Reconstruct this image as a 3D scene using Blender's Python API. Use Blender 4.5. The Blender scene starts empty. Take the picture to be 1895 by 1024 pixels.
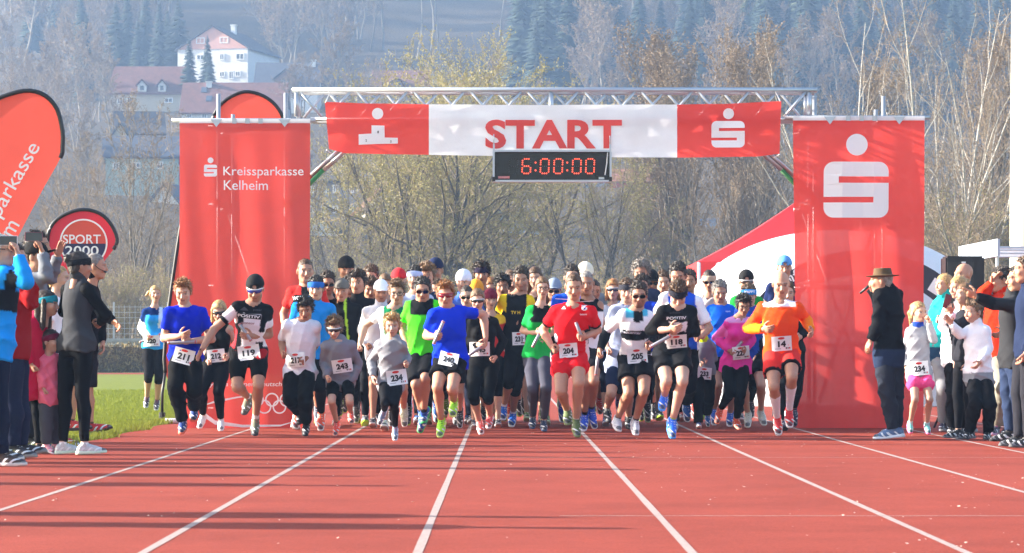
import bpy, bmesh, math, random, time
import numpy as np
from mathutils import Matrix, Vector
from mathutils.bvhtree import BVHTree
T0 = time.time()
SC = bpy.context.scene
COL = SC.collection
# ------------------------------------------------------------------ camera, sky, sun, exposure
F = 5600.0            # focal length in photo pixels (photo 1895 x 1024)
CX, CY, EYE = 932.0, 643.0, 0.92
cam = bpy.data.cameras.new('camera'); camo = bpy.data.objects.new('camera', cam); COL.objects.link(camo)
camo.location = (0, 0, EYE); camo.rotation_euler = (math.radians(90), 0, 0)
cam.sensor_fit = 'HORIZONTAL'; cam.sensor_width = 36.0
cam.lens = F / 1895 * 36; cam.shift_x = (947.5 - CX) / 1895; cam.shift_y = (CY - 512) / 1895
cam.clip_end = 3000; cam.clip_start = 0.5
cam.dof.use_dof = True; cam.dof.focus_distance = 32.5; cam.dof.aperture_fstop = 10.0
SC.camera = camo
SUN_EL, SUN_AZ = 20.0, 7.0      # low sun on the left, 7 degrees behind the gate line
sd = Vector((-math.cos(math.radians(SUN_EL)) * math.cos(math.radians(SUN_AZ)),
             math.cos(math.radians(SUN_EL)) * math.sin(math.radians(SUN_AZ)), math.sin(math.radians(SUN_EL))))
sun = bpy.data.lights.new('sun', 'SUN'); suno = bpy.data.objects.new('sun', sun); COL.objects.link(suno)
suno.rotation_euler = sd.to_track_quat('Z', 'Y').to_euler(); suno.location = (-20, 10, 30)
sun.energy = 5.0; sun.angle = math.radians(0.6); sun.color = (1.0, 0.93, 0.83)
world = bpy.data.worlds.new('World'); SC.world = world; world.use_nodes = True
wn = world.node_tree; bg = wn.nodes['Background']
sky = wn.nodes.new('ShaderNodeTexSky'); sky.sky_type = 'NISHITA'; sky.sun_disc = False
sky.sun_elevation = math.radians(SUN_EL)
sky.sun_rotation = math.atan2(sd.x, sd.y)
sky.air_density = 1.0; sky.dust_density = 2.0; sky.ozone_density = 1.0
wn.links.new(sky.outputs[0], bg.inputs[0]); bg.inputs[1].default_value = 0.13
SC.view_settings.view_transform = 'Standard'; SC.view_settings.look = 'None'
SC.view_settings.gamma = 1.0; SC.view_settings.use_curve_mapping = False
SC.view_settings.exposure = 1.88
SC.render.engine = 'CYCLES'
SC.cycles.use_denoising = True
SC.cycles.max_bounces = 5; SC.cycles.transparent_max_bounces = 8; SC.cycles.volume_bounces = 0
SC.cycles.use_adaptive_sampling = True; SC.cycles.adaptive_threshold = 0.02

def at(px, py, D):
    return Vector(((px - CX) / F * D, D, EYE + (CY - py) / F * D))
def depth_of(py):          # distance of a ground point seen at photo row py
    return F * EYE / (py - CY)

# ------------------------------------------------------------------ objects
def tag(o, label=None, cat=None, group=None, kind=None):
    if label: o['label'] = label
    if cat: o['category'] = cat
    if group: o['group'] = group
    if kind: o['kind'] = kind
    return o
def link(name, data, parent=None, mat=None, loc=None):
    o = bpy.data.objects.new(name, data); COL.objects.link(o)
    if parent: o.parent = parent
    if loc is not None: o.location = loc
    if mat is not None and data is not None and len(data.materials) == 0: data.materials.append(mat)
    return o
def empty(name, loc=(0, 0, 0), rz=0):
    o = bpy.data.objects.new(name, None); COL.objects.link(o); o.location = loc; o.rotation_euler = (0, 0, rz)
    return o
def copy_tree(o, parent=None):
    c = o.copy(); COL.objects.link(c); c.parent = parent
    for ch in o.children: copy_tree(ch, c)
    return c
def np_mesh(name, V, Fc, smooth=True, col=None, mats=(), midx=None):
    """fast mesh from arrays: V (n,3), Fc (m,3|4)"""
    V = np.asarray(V, np.float32); Fc = np.asarray(Fc, np.int32); k = Fc.shape[1]
    me = bpy.data.meshes.new(name)
    me.vertices.add(len(V)); me.vertices.foreach_set('co', V.ravel())
    me.loops.add(Fc.size); me.loops.foreach_set('vertex_index', Fc.ravel())
    me.polygons.add(len(Fc)); me.polygons.foreach_set('loop_start', np.arange(len(Fc), dtype=np.int32) * k)
    me.polygons.foreach_set('loop_total', np.full(len(Fc), k, np.int32))
    if midx is not None: me.polygons.foreach_set('material_index', np.asarray(midx, np.int32))
    for m in mats: me.materials.append(m)
    me.update(calc_edges=True)
    if smooth: me.polygons.foreach_set('use_smooth', np.ones(len(Fc), bool))
    if col is not None:
        a = me.color_attributes.new('Col', 'FLOAT_COLOR', 'POINT')
        c4 = np.ones((len(V), 4), np.float32); c4[:, :3] = col; a.data.foreach_set('color', c4.ravel())
    return me

class MB:
    """collects boxes, tubes, prisms into one mesh"""
    def __init__(s): s.v = []; s.f = []; s.m = []; s.cur = 0
    def add(s, vs, fs):
        n = len(s.v); s.v += [tuple(p) for p in vs]; s.f += [tuple(i + n for i in f) for f in fs]; s.m += [s.cur] * len(fs); return s
    def box(s, c, d, rz=0.0, M=None):
        x, y, z = d[0] / 2, d[1] / 2, d[2] / 2
        vs = [Vector(p) for p in ((-x, -y, -z), (x, -y, -z), (x, y, -z), (-x, y, -z), (-x, -y, z), (x, -y, z), (x, y, z), (-x, y, z))]
        R = M if M is not None else Matrix.Rotation(rz, 3, 'Z')
        return s.add([R @ p + Vector(c) for p in vs], [(0, 3, 2, 1), (4, 5, 6, 7), (0, 1, 5, 4), (1, 2, 6, 5), (2, 3, 7, 6), (3, 0, 4, 7)])
    def tube(s, pts, r, n=10, cap=True):
        pts = [Vector(p) for p in pts]; rs = r if isinstance(r, (list, tuple)) else [r] * len(pts)
        vs = []; fs = []
        for i, p in enumerate(pts):
            t = (pts[min(i + 1, len(pts) - 1)] - pts[max(i - 1, 0)]).normalized()
            a = t.cross(Vector((0, 0, 1)) if abs(t.z) < .9 else Vector((1, 0, 0))).normalized(); b = t.cross(a)
            for k in range(n):
                an = 2 * math.pi * k / n; vs.append(p + (a * math.cos(an) + b * math.sin(an)) * rs[i])
        for i in range(len(pts) - 1):
            for k in range(n):
                k2 = (k + 1) % n; fs.append((i * n + k, i * n + k2, (i + 1) * n + k2, (i + 1) * n + k))
        if cap: fs.append(tuple(range(n - 1, -1, -1))); fs.append(tuple((len(pts) - 1) * n + k for k in range(n)))
        return s.add(vs, fs)
    def prism(s, outline, y0, y1):
        """outline in (x,z), extruded from y0 to y1"""
        n = len(outline); vs = [(x, y0, z) for x, z in outline] + [(x, y1, z) for x, z in outline]
        fs = [tuple(range(n)), tuple(range(2 * n - 1, n - 1, -1))] + [(i, i + n, (i + 1) % n + n, (i + 1) % n) for i in range(n)]
        return s.add(vs, fs)
    def mesh(s, name, mats=(), smooth=False):
        me = bpy.data.meshes.new(name); me.from_pydata(s.v, [], s.f)
        for m in (mats if isinstance(mats, (list, tuple)) else [mats]): me.materials.append(m)
        if any(s.m): me.polygons.foreach_set('material_index', s.m)
        if smooth: me.polygons.foreach_set('use_smooth', [len(f) <= 4 for f in s.f])
        me.update(); return me
    def build(s, name, mat, parent=None, smooth=False, loc=None):
        return link(name, s.mesh(name, mat, smooth), parent, loc=loc)

# ------------------------------------------------------------------ materials
def lin(c):
    if isinstance(c, str):
        c = [int(c[i:i + 2], 16) / 255 for i in (0, 2, 4)]
        return tuple(x / 12.92 if x <= .04045 else ((x + .055) / 1.055) ** 2.4 for x in c)
    return tuple(c)
def mat(name, color=(.5, .5, .5), rough=.6, metal=0.0, noise=0.0, nscale=20.0, bump=0.0, bscale=None, src=None, emit=0.0, spec=.5, stretch=None, tl=0.0, hue2=None, clear=0.0):
    m = bpy.data.materials.new(name); m.use_nodes = True; nt = m.node_tree; N = nt.nodes; Lk = nt.links
    b = N['Principled BSDF']; out = N['Material Output']
    b.inputs['Roughness'].default_value = rough; b.inputs['Metallic'].default_value = metal; b.inputs['Specular IOR Level'].default_value = spec
    c4 = (*lin(color), 1); b.inputs['Base Color'].default_value = c4
    base = None
    if src == 'attr':
        a = N.new('ShaderNodeAttribute'); a.attribute_name = 'Col'; base = a.outputs['Color']
    elif src == 'obj':
        a = N.new('ShaderNodeObjectInfo'); base = a.outputs['Color']
    co = None
    if noise or bump or hue2:
        tc = N.new('ShaderNodeTexCoord'); co = tc.outputs['Object']
        if stretch:
            mp = N.new('ShaderNodeMapping'); mp.inputs['Scale'].default_value = stretch; Lk.new(co, mp.inputs[0]); co = mp.outputs[0]
    if noise or hue2:
        nz = N.new('ShaderNodeTexNoise'); nz.inputs['Scale'].default_value = nscale; nz.inputs['Detail'].default_value = 6; nz.inputs['Roughness'].default_value = .65
        Lk.new(co, nz.inputs['Vector'])
        rp = N.new('ShaderNodeValToRGB'); rp.color_ramp.elements[0].position = .3; rp.color_ramp.elements[1].position = .7
        Lk.new(nz.outputs['Fac'], rp.inputs[0])
        if hue2:
            rp.color_ramp.elements[0].color = c4; rp.color_ramp.elements[1].color = (*lin(hue2), 1)
            col = rp.outputs[0]
        else:
            lo, hi = 1 - noise, 1 + noise
            rp.color_ramp.elements[0].color = (lo, lo, lo, 1); rp.color_ramp.elements[1].color = (hi, hi, hi, 1)
            mx = N.new('ShaderNodeMix'); mx.data_type = 'RGBA'; mx.blend_type = 'MULTIPLY'; mx.inputs[0].default_value = 1
            if base is not None: Lk.new(base, mx.inputs[6])
            else: mx.inputs[6].default_value = c4
            Lk.new(rp.outputs[0], mx.inputs[7]); col = mx.outputs[2]
        base = col
    if base is not None: Lk.new(base, b.inputs['Base Color'])
    if bump:
        n2 = N.new('ShaderNodeTexNoise'); n2.inputs['Scale'].default_value = bscale or nscale * 2; n2.inputs['Detail'].default_value = 4
        Lk.new(co, n2.inputs['Vector'])
        bp = N.new('ShaderNodeBump'); bp.inputs['Strength'].default_value = 1.0; bp.inputs['Distance'].default_value = bump
        Lk.new(n2.outputs['Fac'], bp.inputs['Height']); Lk.new(bp.outputs[0], b.inputs['Normal'])
    if emit:
        b.inputs['Emission Color'].default_value = c4; b.inputs['Emission Strength'].default_value = emit
    if tl:
        t = N.new('ShaderNodeBsdfTranslucent'); ms = N.new('ShaderNodeMixShader'); ms.inputs[0].default_value = tl
        if base is not None: Lk.new(base, t.inputs[0])
        else: t.inputs[0].default_value = c4
        Lk.new(b.outputs[0], ms.inputs[1]); Lk.new(t.outputs[0], ms.inputs[2]); Lk.new(ms.outputs[0], out.inputs[0])
    if clear:
        src_ = out.inputs[0].links[0].from_socket; tr = N.new('ShaderNodeBsdfTransparent'); m2 = N.new('ShaderNodeMixShader'); m2.inputs[0].default_value = clear
        Lk.new(src_, m2.inputs[1]); Lk.new(tr.outputs[0], m2.inputs[2]); Lk.new(m2.outputs[0], out.inputs[0])
    m.diffuse_color = c4
    return m
M = {}
M['steel'] = mat('galvanised_steel', (.48, .50, .53), .35, .6, noise=.08, nscale=8)
M['alu'] = mat('aluminium', (.50, .53, .58), .35, .6, noise=.06, nscale=6)
M['black'] = mat('black_plastic', (.012, .012, .014), .45)
M['white'] = mat('white_paint', (.78, .78, .77), .5, noise=.04)
M['print_white'] = mat('white_print', (.90, .90, .90), .7, tl=.1)
M['print_black'] = mat('black_print', (.012, .012, .014), .6)
M['print_red'] = mat('red_print', (.62, .035, .03), .7)
M['print_green'] = mat('green_print', (.02, .25, .06), .7)
M['wood'] = mat('wood', (.28, .17, .09), .7, noise=.3, nscale=12)
M['concrete'] = mat('concrete', (.36, .35, .33), .85, noise=.2, nscale=5, bump=.004)

def text_mesh(s, size=1.0, bold=0.0, space=1.0, align='CENTER'):
    """2D lettering as a triangulated mesh -> V (n,3) with x right, y up; F list"""
    key = (s, size, bold, space, align)
    if key in TEXTS: return TEXTS[key]
    cu = bpy.data.curves.new('lettering', 'FONT'); cu.body = s; cu.size = size; cu.offset = bold; cu.space_character = space
    cu.align_x = align; cu.align_y = 'CENTER'; cu.fill_mode = 'FRONT'; cu.resolution_u = 4
    ob = bpy.data.objects.new('lettering', cu); COL.objects.link(ob)
    dg = bpy.context.evaluated_depsgraph_get()
    me = bpy.data.meshes.new_from_object(ob.evaluated_get(dg))
    V = [Vector(v.co) for v in me.vertices]; Fs = [tuple(p.vertices) for p in me.polygons]
    bpy.data.objects.remove(ob); bpy.data.curves.remove(cu); bpy.data.meshes.remove(me)
    TEXTS[key] = (V, Fs); return V, Fs
TEXTS = {}
def fit_text(s, w, h, bold=0.0, space=1.0):
    """text scaled to exactly w x h, centred on 0"""
    V, Fs = text_mesh(s, 1.0, bold, space)
    x0 = min(v.x for v in V); x1 = max(v.x for v in V); y0 = min(v.y for v in V); y1 = max(v.y for v in V)
    sx = w / (x1 - x0); sy = (h / (y1 - y0)) if h else sx
    return [Vector(((v.x - (x0 + x1) / 2) * sx, (v.y - (y0 + y1) / 2) * sy, 0)) for v in V], Fs
# ------------------------------------------------------------------ ground
rng = np.random.default_rng(7); random.seed(7)
HD = [-60, 0, 150, 175, 240, 300, 330, 430, 450, 500, 600, 680]
HZ = [0, 0, 0, 3, 12, 17, 21.8, 34, 38, 49, 76, 102]
def hill(y): return float(np.interp(y, HD, HZ))
def ground_material():
    m = mat('ground_soil', (.055, .075, .025), .95, spec=.05, bump=.02, bscale=6)
    nt = m.node_tree; N = nt.nodes; L = nt.links; b = N['Principled BSDF']
    g = N.new('ShaderNodeNewGeometry'); sx = N.new('ShaderNodeSeparateXYZ'); L.new(g.outputs['Position'], sx.inputs[0])
    n1 = N.new('ShaderNodeTexNoise'); n1.inputs['Scale'].default_value = .05; n1.inputs['Detail'].default_value = 8; L.new(g.outputs['Position'], n1.inputs['Vector'])
    n2 = N.new('ShaderNodeTexNoise'); n2.inputs['Scale'].default_value = 3; n2.inputs['Detail'].default_value = 8; L.new(g.outputs['Position'], n2.inputs['Vector'])
    gr = N.new('ShaderNodeValToRGB'); e = gr.color_ramp.elements; e[0].position = .3; e[0].color = (.115, .14, .025, 1); e[1].position = .7; e[1].color = (.18, .20, .04, 1); L.new(n2.outputs[0], gr.inputs[0])
    br = N.new('ShaderNodeValToRGB'); e = br.color_ramp.elements; e[0].position = .3; e[0].color = (.036, .030, .020, 1); e[1].position = .7; e[1].color = (.105, .078, .048, 1); L.new(n2.outputs[0], br.inputs[0])
    md = N.new('ShaderNodeMapRange'); md.inputs[1].default_value = 112; md.inputs[2].default_value = 116; L.new(sx.outputs[1], md.inputs[0])
    mx = N.new('ShaderNodeMix'); mx.data_type = 'RGBA'; L.new(md.outputs[0], mx.inputs[0]); L.new(gr.outputs[0], mx.inputs[6]); L.new(br.outputs[0], mx.inputs[7]); L.new(mx.outputs[2], b.inputs['Base Color'])
    return m
ys = np.concatenate([np.arange(-60, 150, 15), np.arange(150, 700, 10)]); xs = np.linspace(-128, 128, 41)
gx, gy = np.meshgrid(xs, ys); gz = np.interp(gy, HD, HZ) + np.where(gy > 160, 1.0, 0) * (np.sin(gx * .05 + gy * .02) * 1.2 + np.sin(gx * .13 - gy * .07) * .5)
gv = np.stack([gx, gy, gz], -1).reshape(-1, 3); nx = len(xs)
ii = (np.arange(len(ys) - 1)[:, None] * nx + np.arange(nx - 1)).ravel()
gr_o = link('ground', np_mesh('ground', gv, np.stack([ii, ii + 1, ii + nx + 1, ii + nx], 1), mats=[ground_material()]))
tag(gr_o, 'green infield grass that turns into the brown leaf covered hillside', 'ground', kind='structure')

def track_material():
    m = mat('track_rubber', (.37, .065, .045), .9, spec=.12)
    nt = m.node_tree; N = nt.nodes; L = nt.links; b = N['Principled BSDF']
    g = N.new('ShaderNodeNewGeometry')
    def noise(sc, det=6):
        n = N.new('ShaderNodeTexNoise'); n.inputs['Scale'].default_value = sc; n.inputs['Detail'].default_value = det; n.inputs['Roughness'].default_value = .7; L.new(g.outputs['Position'], n.inputs['Vector']); return n
    a = noise(120, 8); c = noise(.7, 10)
    r1 = N.new('ShaderNodeValToRGB'); e = r1.color_ramp.elements; e[0].position = .36; e[0].color = (.185, .026, .015, 1); e[1].position = .64; e[1].color = (.355, .064, .039, 1); L.new(a.outputs[0], r1.inputs[0])
    r2 = N.new('ShaderNodeValToRGB'); e = r2.color_ramp.elements; e[0].position = .3; e[0].color = (.72, .70, .70, 1); e[1].position = .7; e[1].color = (1.08, 1.12, 1.14, 1); L.new(c.outputs[0], r2.inputs[0])
    mx = N.new('ShaderNodeMix'); mx.data_type = 'RGBA'; mx.blend_type = 'MULTIPLY'; mx.inputs[0].default_value = 1; L.new(r1.outputs[0], mx.inputs[6]); L.new(r2.outputs[0], mx.inputs[7]); L.new(mx.outputs[2], b.inputs['Base Color'])
    bp = N.new('ShaderNodeBump'); bp.inputs['Distance'].default_value = .003; bp.inputs['Strength'].default_value = .8; L.new(a.outputs[0], bp.inputs['Height']); L.new(bp.outputs[0], b.inputs['Normal'])
    return m
M['track'] = track_material()
tb = MB(); TE = -4.05
tb.add([(TE, -5, .004), (14, -5, .004), (14, 100, .004), (TE, 100, .004)], [(0, 1, 2, 3)])
track = tb.build('running_track', M['track']); tag(track, 'red rubber running track with white lane lines', 'track', kind='structure')
M['line'] = mat('lane_paint', (.31, .225, .20), .9, noise=.42, nscale=45)
for k in range(9):
    x = -2.83 + 1.2235 * k
    b = MB(); n = 60; vs = []
    for i in range(n + 1):
        y = -4 + 100 * i / n; w = .021 + .002 * math.sin(i * 2.3 + k)
        vs += [(x - w, y, .0058), (x + w, y, .0058)]
    b.add(vs, [(2 * i, 2 * i + 1, 2 * i + 3, 2 * i + 2) for i in range(n)])
    b.build('lane_line', M['line'], track)
for y, x0, x1, w in ((16.4, .3, 8.3, .012), (25.1, -1.6, 8.3, .012)):
    MB().add([(x0, y - w, .0072), (x1, y - w, .0072), (x1, y + w, .0072), (x0, y + w, .0072)], [(0, 1, 2, 3)]).build('cross_line', M['line'], track)
far = MB().add([(-60, 102.5, .004), (TE - .02, 102.5, .004), (TE - .02, 108, .004), (-60, 108, .004)], [(0, 1, 2, 3)]).build('running_track', M['track'])
tag(far, 'distant strip of red track running along the hedge', 'track', kind='structure')
# flakes of dry debris on the track
n = 650; V = []; Fc = []
for i in range(n):
    y = 9 + 24 * random.random() ** 1.3; x = random.uniform(-3.9, 6.5); s = random.uniform(.004, .013); a = random.random() * 6.28
    if random.random() < .35: x = random.uniform(1, 6.5)
    k = len(V)
    for q in range(4):
        an = a + q * 1.57; V.append((x + math.cos(an) * s * (1 if q % 2 else .6), y + math.sin(an) * s * 1.6, .012 + random.random() * .006))
    Fc.append((k, k + 1, k + 2, k + 3))
o = link('debris', np_mesh('debris', V, Fc, False, mats=[mat('dry_flakes', (.62, .45, .36), .9)])); tag(o, 'small pale dry flakes scattered over the red track', 'debris', kind='stuff')
# grass blades on the verge left of the track
n = 60000; d = 22 + 42 * rng.random(n) ** 1.6; x = TE - .01 - (rng.random(n) ** 1.5) * (1.2 + .075 * (d - 20)) ; x += .10 * np.sin(d * 2.1) * np.exp(-(TE - x) * 4) + rng.normal(0, .03, n)
h = .025 + .04 * rng.random(n) + .05 * np.exp(-np.abs(x - TE) * 6) * rng.random(n); a = rng.random(n) * 6.28; w = .005 + .0002 * d
base = np.stack([x, d, np.zeros(n)], 1); tip = base + np.stack([rng.normal(0, .02, n), rng.normal(0, .02, n), h], 1)
dv = np.stack([np.cos(a) * w, np.sin(a) * w * .3, np.zeros(n)], 1)
V = np.stack([base - dv, base + dv, tip], 1).reshape(-1, 3); Fc = np.arange(3 * n).reshape(-1, 3)
M['grass'] = mat('grass_blade', (.19, .22, .03), .7, spec=.1, tl=.5, hue2=(.27, .30, .05), nscale=9)
o = link('grass', np_mesh('grass', V, Fc, False, mats=[M['grass']])); tag(o, 'short green turf on the verge beside the track', 'grass', kind='stuff')

# ------------------------------------------------------------------ trees
def unit(a): return a / np.maximum(np.linalg.norm(a, axis=-1, keepdims=True), 1e-9)
def tubes(P, R, sides):
    n, m, _ = P.shape
    T = np.empty_like(P); T[:, 1:-1] = P[:, 2:] - P[:, :-2]; T[:, 0] = P[:, 1] - P[:, 0]; T[:, -1] = P[:, -1] - P[:, -2]; T = unit(T)
    ref = np.where(np.abs(T[..., 2:3]) < .9, np.array([0, 0, 1.0]), np.array([1.0, 0, 0])); A = unit(np.cross(T, ref)); B = np.cross(T, A)
    an = np.arange(sides) * 2 * np.pi / sides
    V = P[:, :, None] + (A[:, :, None] * np.cos(an)[:, None] + B[:, :, None] * np.sin(an)[:, None]) * R[:, :, None, None]
    b = (np.arange(n) * m * sides)[:, None, None] + (np.arange(m - 1) * sides)[None, :, None]; k = np.arange(sides)[None, None]; k2 = (k + 1) % sides
    Q = np.stack([b + k, b + k2, b + sides + k2, b + sides + k], -1).reshape(-1, 4)
    return V.reshape(-1, 3), Q
def sprout(g, P, R, k, t0, t1, ang, ratio, lab, m, up=.0, wob=.12, rr=.55, rmin=.004, droop=0.0):
    """k children on every parent polyline"""
    n, mp, _ = P.shape
    t = t0 + (t1 - t0) * (np.arange(k)[None] + g.random((n, k))) / k
    f = t * (mp - 1); i = np.minimum(f.astype(int), mp - 2); fr = (f - i)[..., None]; ar = np.arange(n)[:, None]
    pos = P[ar, i] * (1 - fr) + P[ar, i + 1] * fr; tan = unit(P[ar, i + 1] - P[ar, i]); r0 = (R[ar, i] * (1 - fr[..., 0]) + R[ar, i + 1] * fr[..., 0])
    Lp = np.linalg.norm(np.diff(P, axis=1), axis=2).sum(1)[:, None]
    pos = pos.reshape(-1, 3); tan = tan.reshape(-1, 3); r0 = r0.reshape(-1); N = len(pos)
    L = (Lp * ratio * (1.15 - .6 * t) * (.65 + .7 * g.random((n, k)))).reshape(-1)
    pr = unit(np.cross(tan, unit(g.normal(size=(N, 3))))); a = np.radians(ang) * (.6 + .8 * g.random(N))[:, None]
    d = unit(tan * np.cos(a) + pr * np.sin(a))
    pts = [pos]; step = (L / (m - 1))[:, None]
    for j in range(m - 1):
        d = unit(d + g.normal(size=(N, 3)) * wob + np.array([0, 0, up - droop * j]) * .3); pts.append(pts[-1] + d * step)
    C = np.stack(pts, 1); rad = np.maximum(r0 * rr, rmin)[:, None] * np.linspace(1, .35, m)[None]
    return C, np.maximum(rad, rmin * .6)
def make_tree(name, seed, H, stems=1, lean=.1, r=.16, bark=None, twig=None, k1=9, k2=7, k3=6, spread=45, leaf=0, leafmat=None, ratio1=.45, up=.5, start=.25, lsz=.035, rmin=.008, basew=.25):
    g = np.random.default_rng(seed)
    m0 = 9; P = []; 
    for s in range(stems):
        az = 2 * np.pi * (s + g.random() * .6) / stems; d = unit(np.array([np.cos(az) * lean, np.sin(az) * lean, 1.0])); p = np.array([np.cos(az), np.sin(az), 0]) * basew * (stems > 1); pts = [p]
        hh = H * (.75 + .25 * g.random()) if stems > 1 else H
        for j in range(m0 - 1):
            d = unit(d + g.normal(size=3) * .07 + np.array([0, 0, .03])); pts.append(pts[-1] + d * hh / (m0 - 1))
        P.append(pts)
    P0 = np.array(P); R0 = r * (.7 + .3 * g.random((stems, 1))) * np.linspace(1, .12, m0)[None]; R0[:, 0] *= 1.25
    P1, R1 = sprout(g, P0, R0, k1, start, 1, spread, ratio1, 1, 6, up=up, rr=.55, rmin=rmin * 1.6)
    P2, R2 = sprout(g, P1, R1, k2, .2, 1, spread, .5, 2, 5, up=up * .8, rr=.6, rmin=rmin * 1.2)
    P3, R3 = sprout(g, P2, R2, k3, .15, 1, 38, .5, 3, 4, up=up * .5, rr=.6, rmin=rmin)
    va, fa = tubes(P0, R0, 7); vb, fb = tubes(P1, R1, 5)
    trunk = np_mesh('trunk', np.concatenate([va, vb]), np.concatenate([fa, fb + len(va)]), mats=[bark])
    vc, fc = tubes(P2, R2, 3); vd, fd = tubes(P3, R3, 3)
    V = [vc, vd]; Q = [fc, fd + len(vc)]; mi = [np.zeros(len(fc) + len(fd), int)]
    if leaf:
        tip = P3.reshape(-1, 3); idx = g.integers(0, len(tip), leaf); c = tip[idx] + g.normal(size=(leaf, 3)) * .05
        u = unit(g.normal(size=(leaf, 3))) * lsz; w = unit(np.cross(u, g.normal(size=(leaf, 3)))) * lsz * .6
        lv = np.stack([c - u, c + w, c + u, c - w], 1).reshape(-1, 3); n0 = sum(len(x) for x in V)
        V.append(lv); Q.append(np.arange(leaf * 4).reshape(-1, 4) + n0); mi.append(np.ones(leaf, int))
    crown = np_mesh('crown', np.concatenate(V), np.concatenate(Q), mats=[twig] + ([leafmat] if leaf else []), midx=np.concatenate(mi))
    return trunk, crown
M['bark_dark'] = mat('dark_bark', (.085, .068, .05), .9, noise=.3, nscale=10, bump=.02)
M['bark_grey'] = mat('grey_bark', (.15, .13, .10), .9, noise=.3, nscale=10, bump=.02)
M['bark_birch'] = mat('birch_bark', (.40, .37, .32), .8, noise=.35, nscale=5, stretch=(1, 1, 4))
M['twig_brown'] = mat('brown_twigs', (.20, .145, .09), .8)
M['twig_tan'] = mat('tan_twigs', (.20, .145, .09), .8)
M['twig_grey'] = mat('grey_twigs', (.18, .15, .11), .8)
M['twig_yellow'] = mat('yellow_twigs', (.215, .165, .08), .8)
M['bud'] = mat('yellow_green_buds', (.29, .255, .085), .7, tl=.3)
M['bud_brown'] = mat('brown_catkins', (.19, .135, .08), .7, tl=.2)
TPL = {}
TPL['willow'] = make_tree('willow', 1, 11.5, 4, .30, .22, M['bark_dark'], M['twig_yellow'], 10, 9, 7, 52, 16000, M['bud'], .50, .45, .2, lsz=.042)
TPL['willow2'] = make_tree('willow', 2, 10, 3, .25, .17, M['bark_dark'], M['twig_yellow'], 10, 9, 7, 54, 12000, M['bud'], .50, .45, .18, lsz=.042)
TPL['bare'] = make_tree('bare', 3, 10, 1, .05, .13, M['bark_grey'], M['twig_grey'], 13, 7, 6, 38, 2500, M['bud_brown'], .4, .7, .2)
TPL['bare2'] = make_tree('bare', 4, 9, 2, .16, .11, M['bark_grey'], M['twig_brown'], 11, 7, 6, 40, 2500, M['bud_brown'], .4, .7, .15)
TPL['slender'] = make_tree('slender', 5, 8, 6, .16, .065, M['bark_dark'], M['twig_grey'], 7, 6, 5, 30, 2500, M['bud'], .32, .7, .15)
TPL['poplar'] = make_tree('poplar', 6, 14, 2, .05, .2, M['bark_grey'], M['twig_tan'], 18, 9, 6, 30, 12000, M['bud_brown'], .34, .9, .12, lsz=.045)
TPL['birch'] = make_tree('birch', 8, 14, 2, .13, .11, M['bark_birch'], M['twig_brown'], 9, 6, 6, 32, 1500, M['bud_brown'], .36, .45, .25, rmin=.007)
TPL['birch2'] = make_tree('birch', 9, 13, 3, .2, .09, M['bark_birch'], M['twig_grey'], 8, 6, 6, 34, 1500, M['bud_brown'], .36, .4, .25, rmin=.007)
TPL['thicket'] = make_tree('thicket', 10, 5.5, 9, .35, .035, M['bark_grey'], M['twig_brown'], 7, 6, 5, 30, 3500, M['bud'], .4, .5, .1)
def plant_tree(kind, name, label, px, D, s=1.0, rz=None, group=None, sz=None, dz=0):
    x = (px - CX) / F * D
    r = empty(name, (x, D, hill(D) - .05 + dz), random.random() * 6.28 if rz is None else rz); r.scale = (s, s, sz or s)
    tr, cr = TPL[kind]
    link('trunk', tr, r); link('crown', cr, r)
    return tag(r, label, 'tree', group)
W = 'willow_tree'; B = 'bare_tree'
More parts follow.
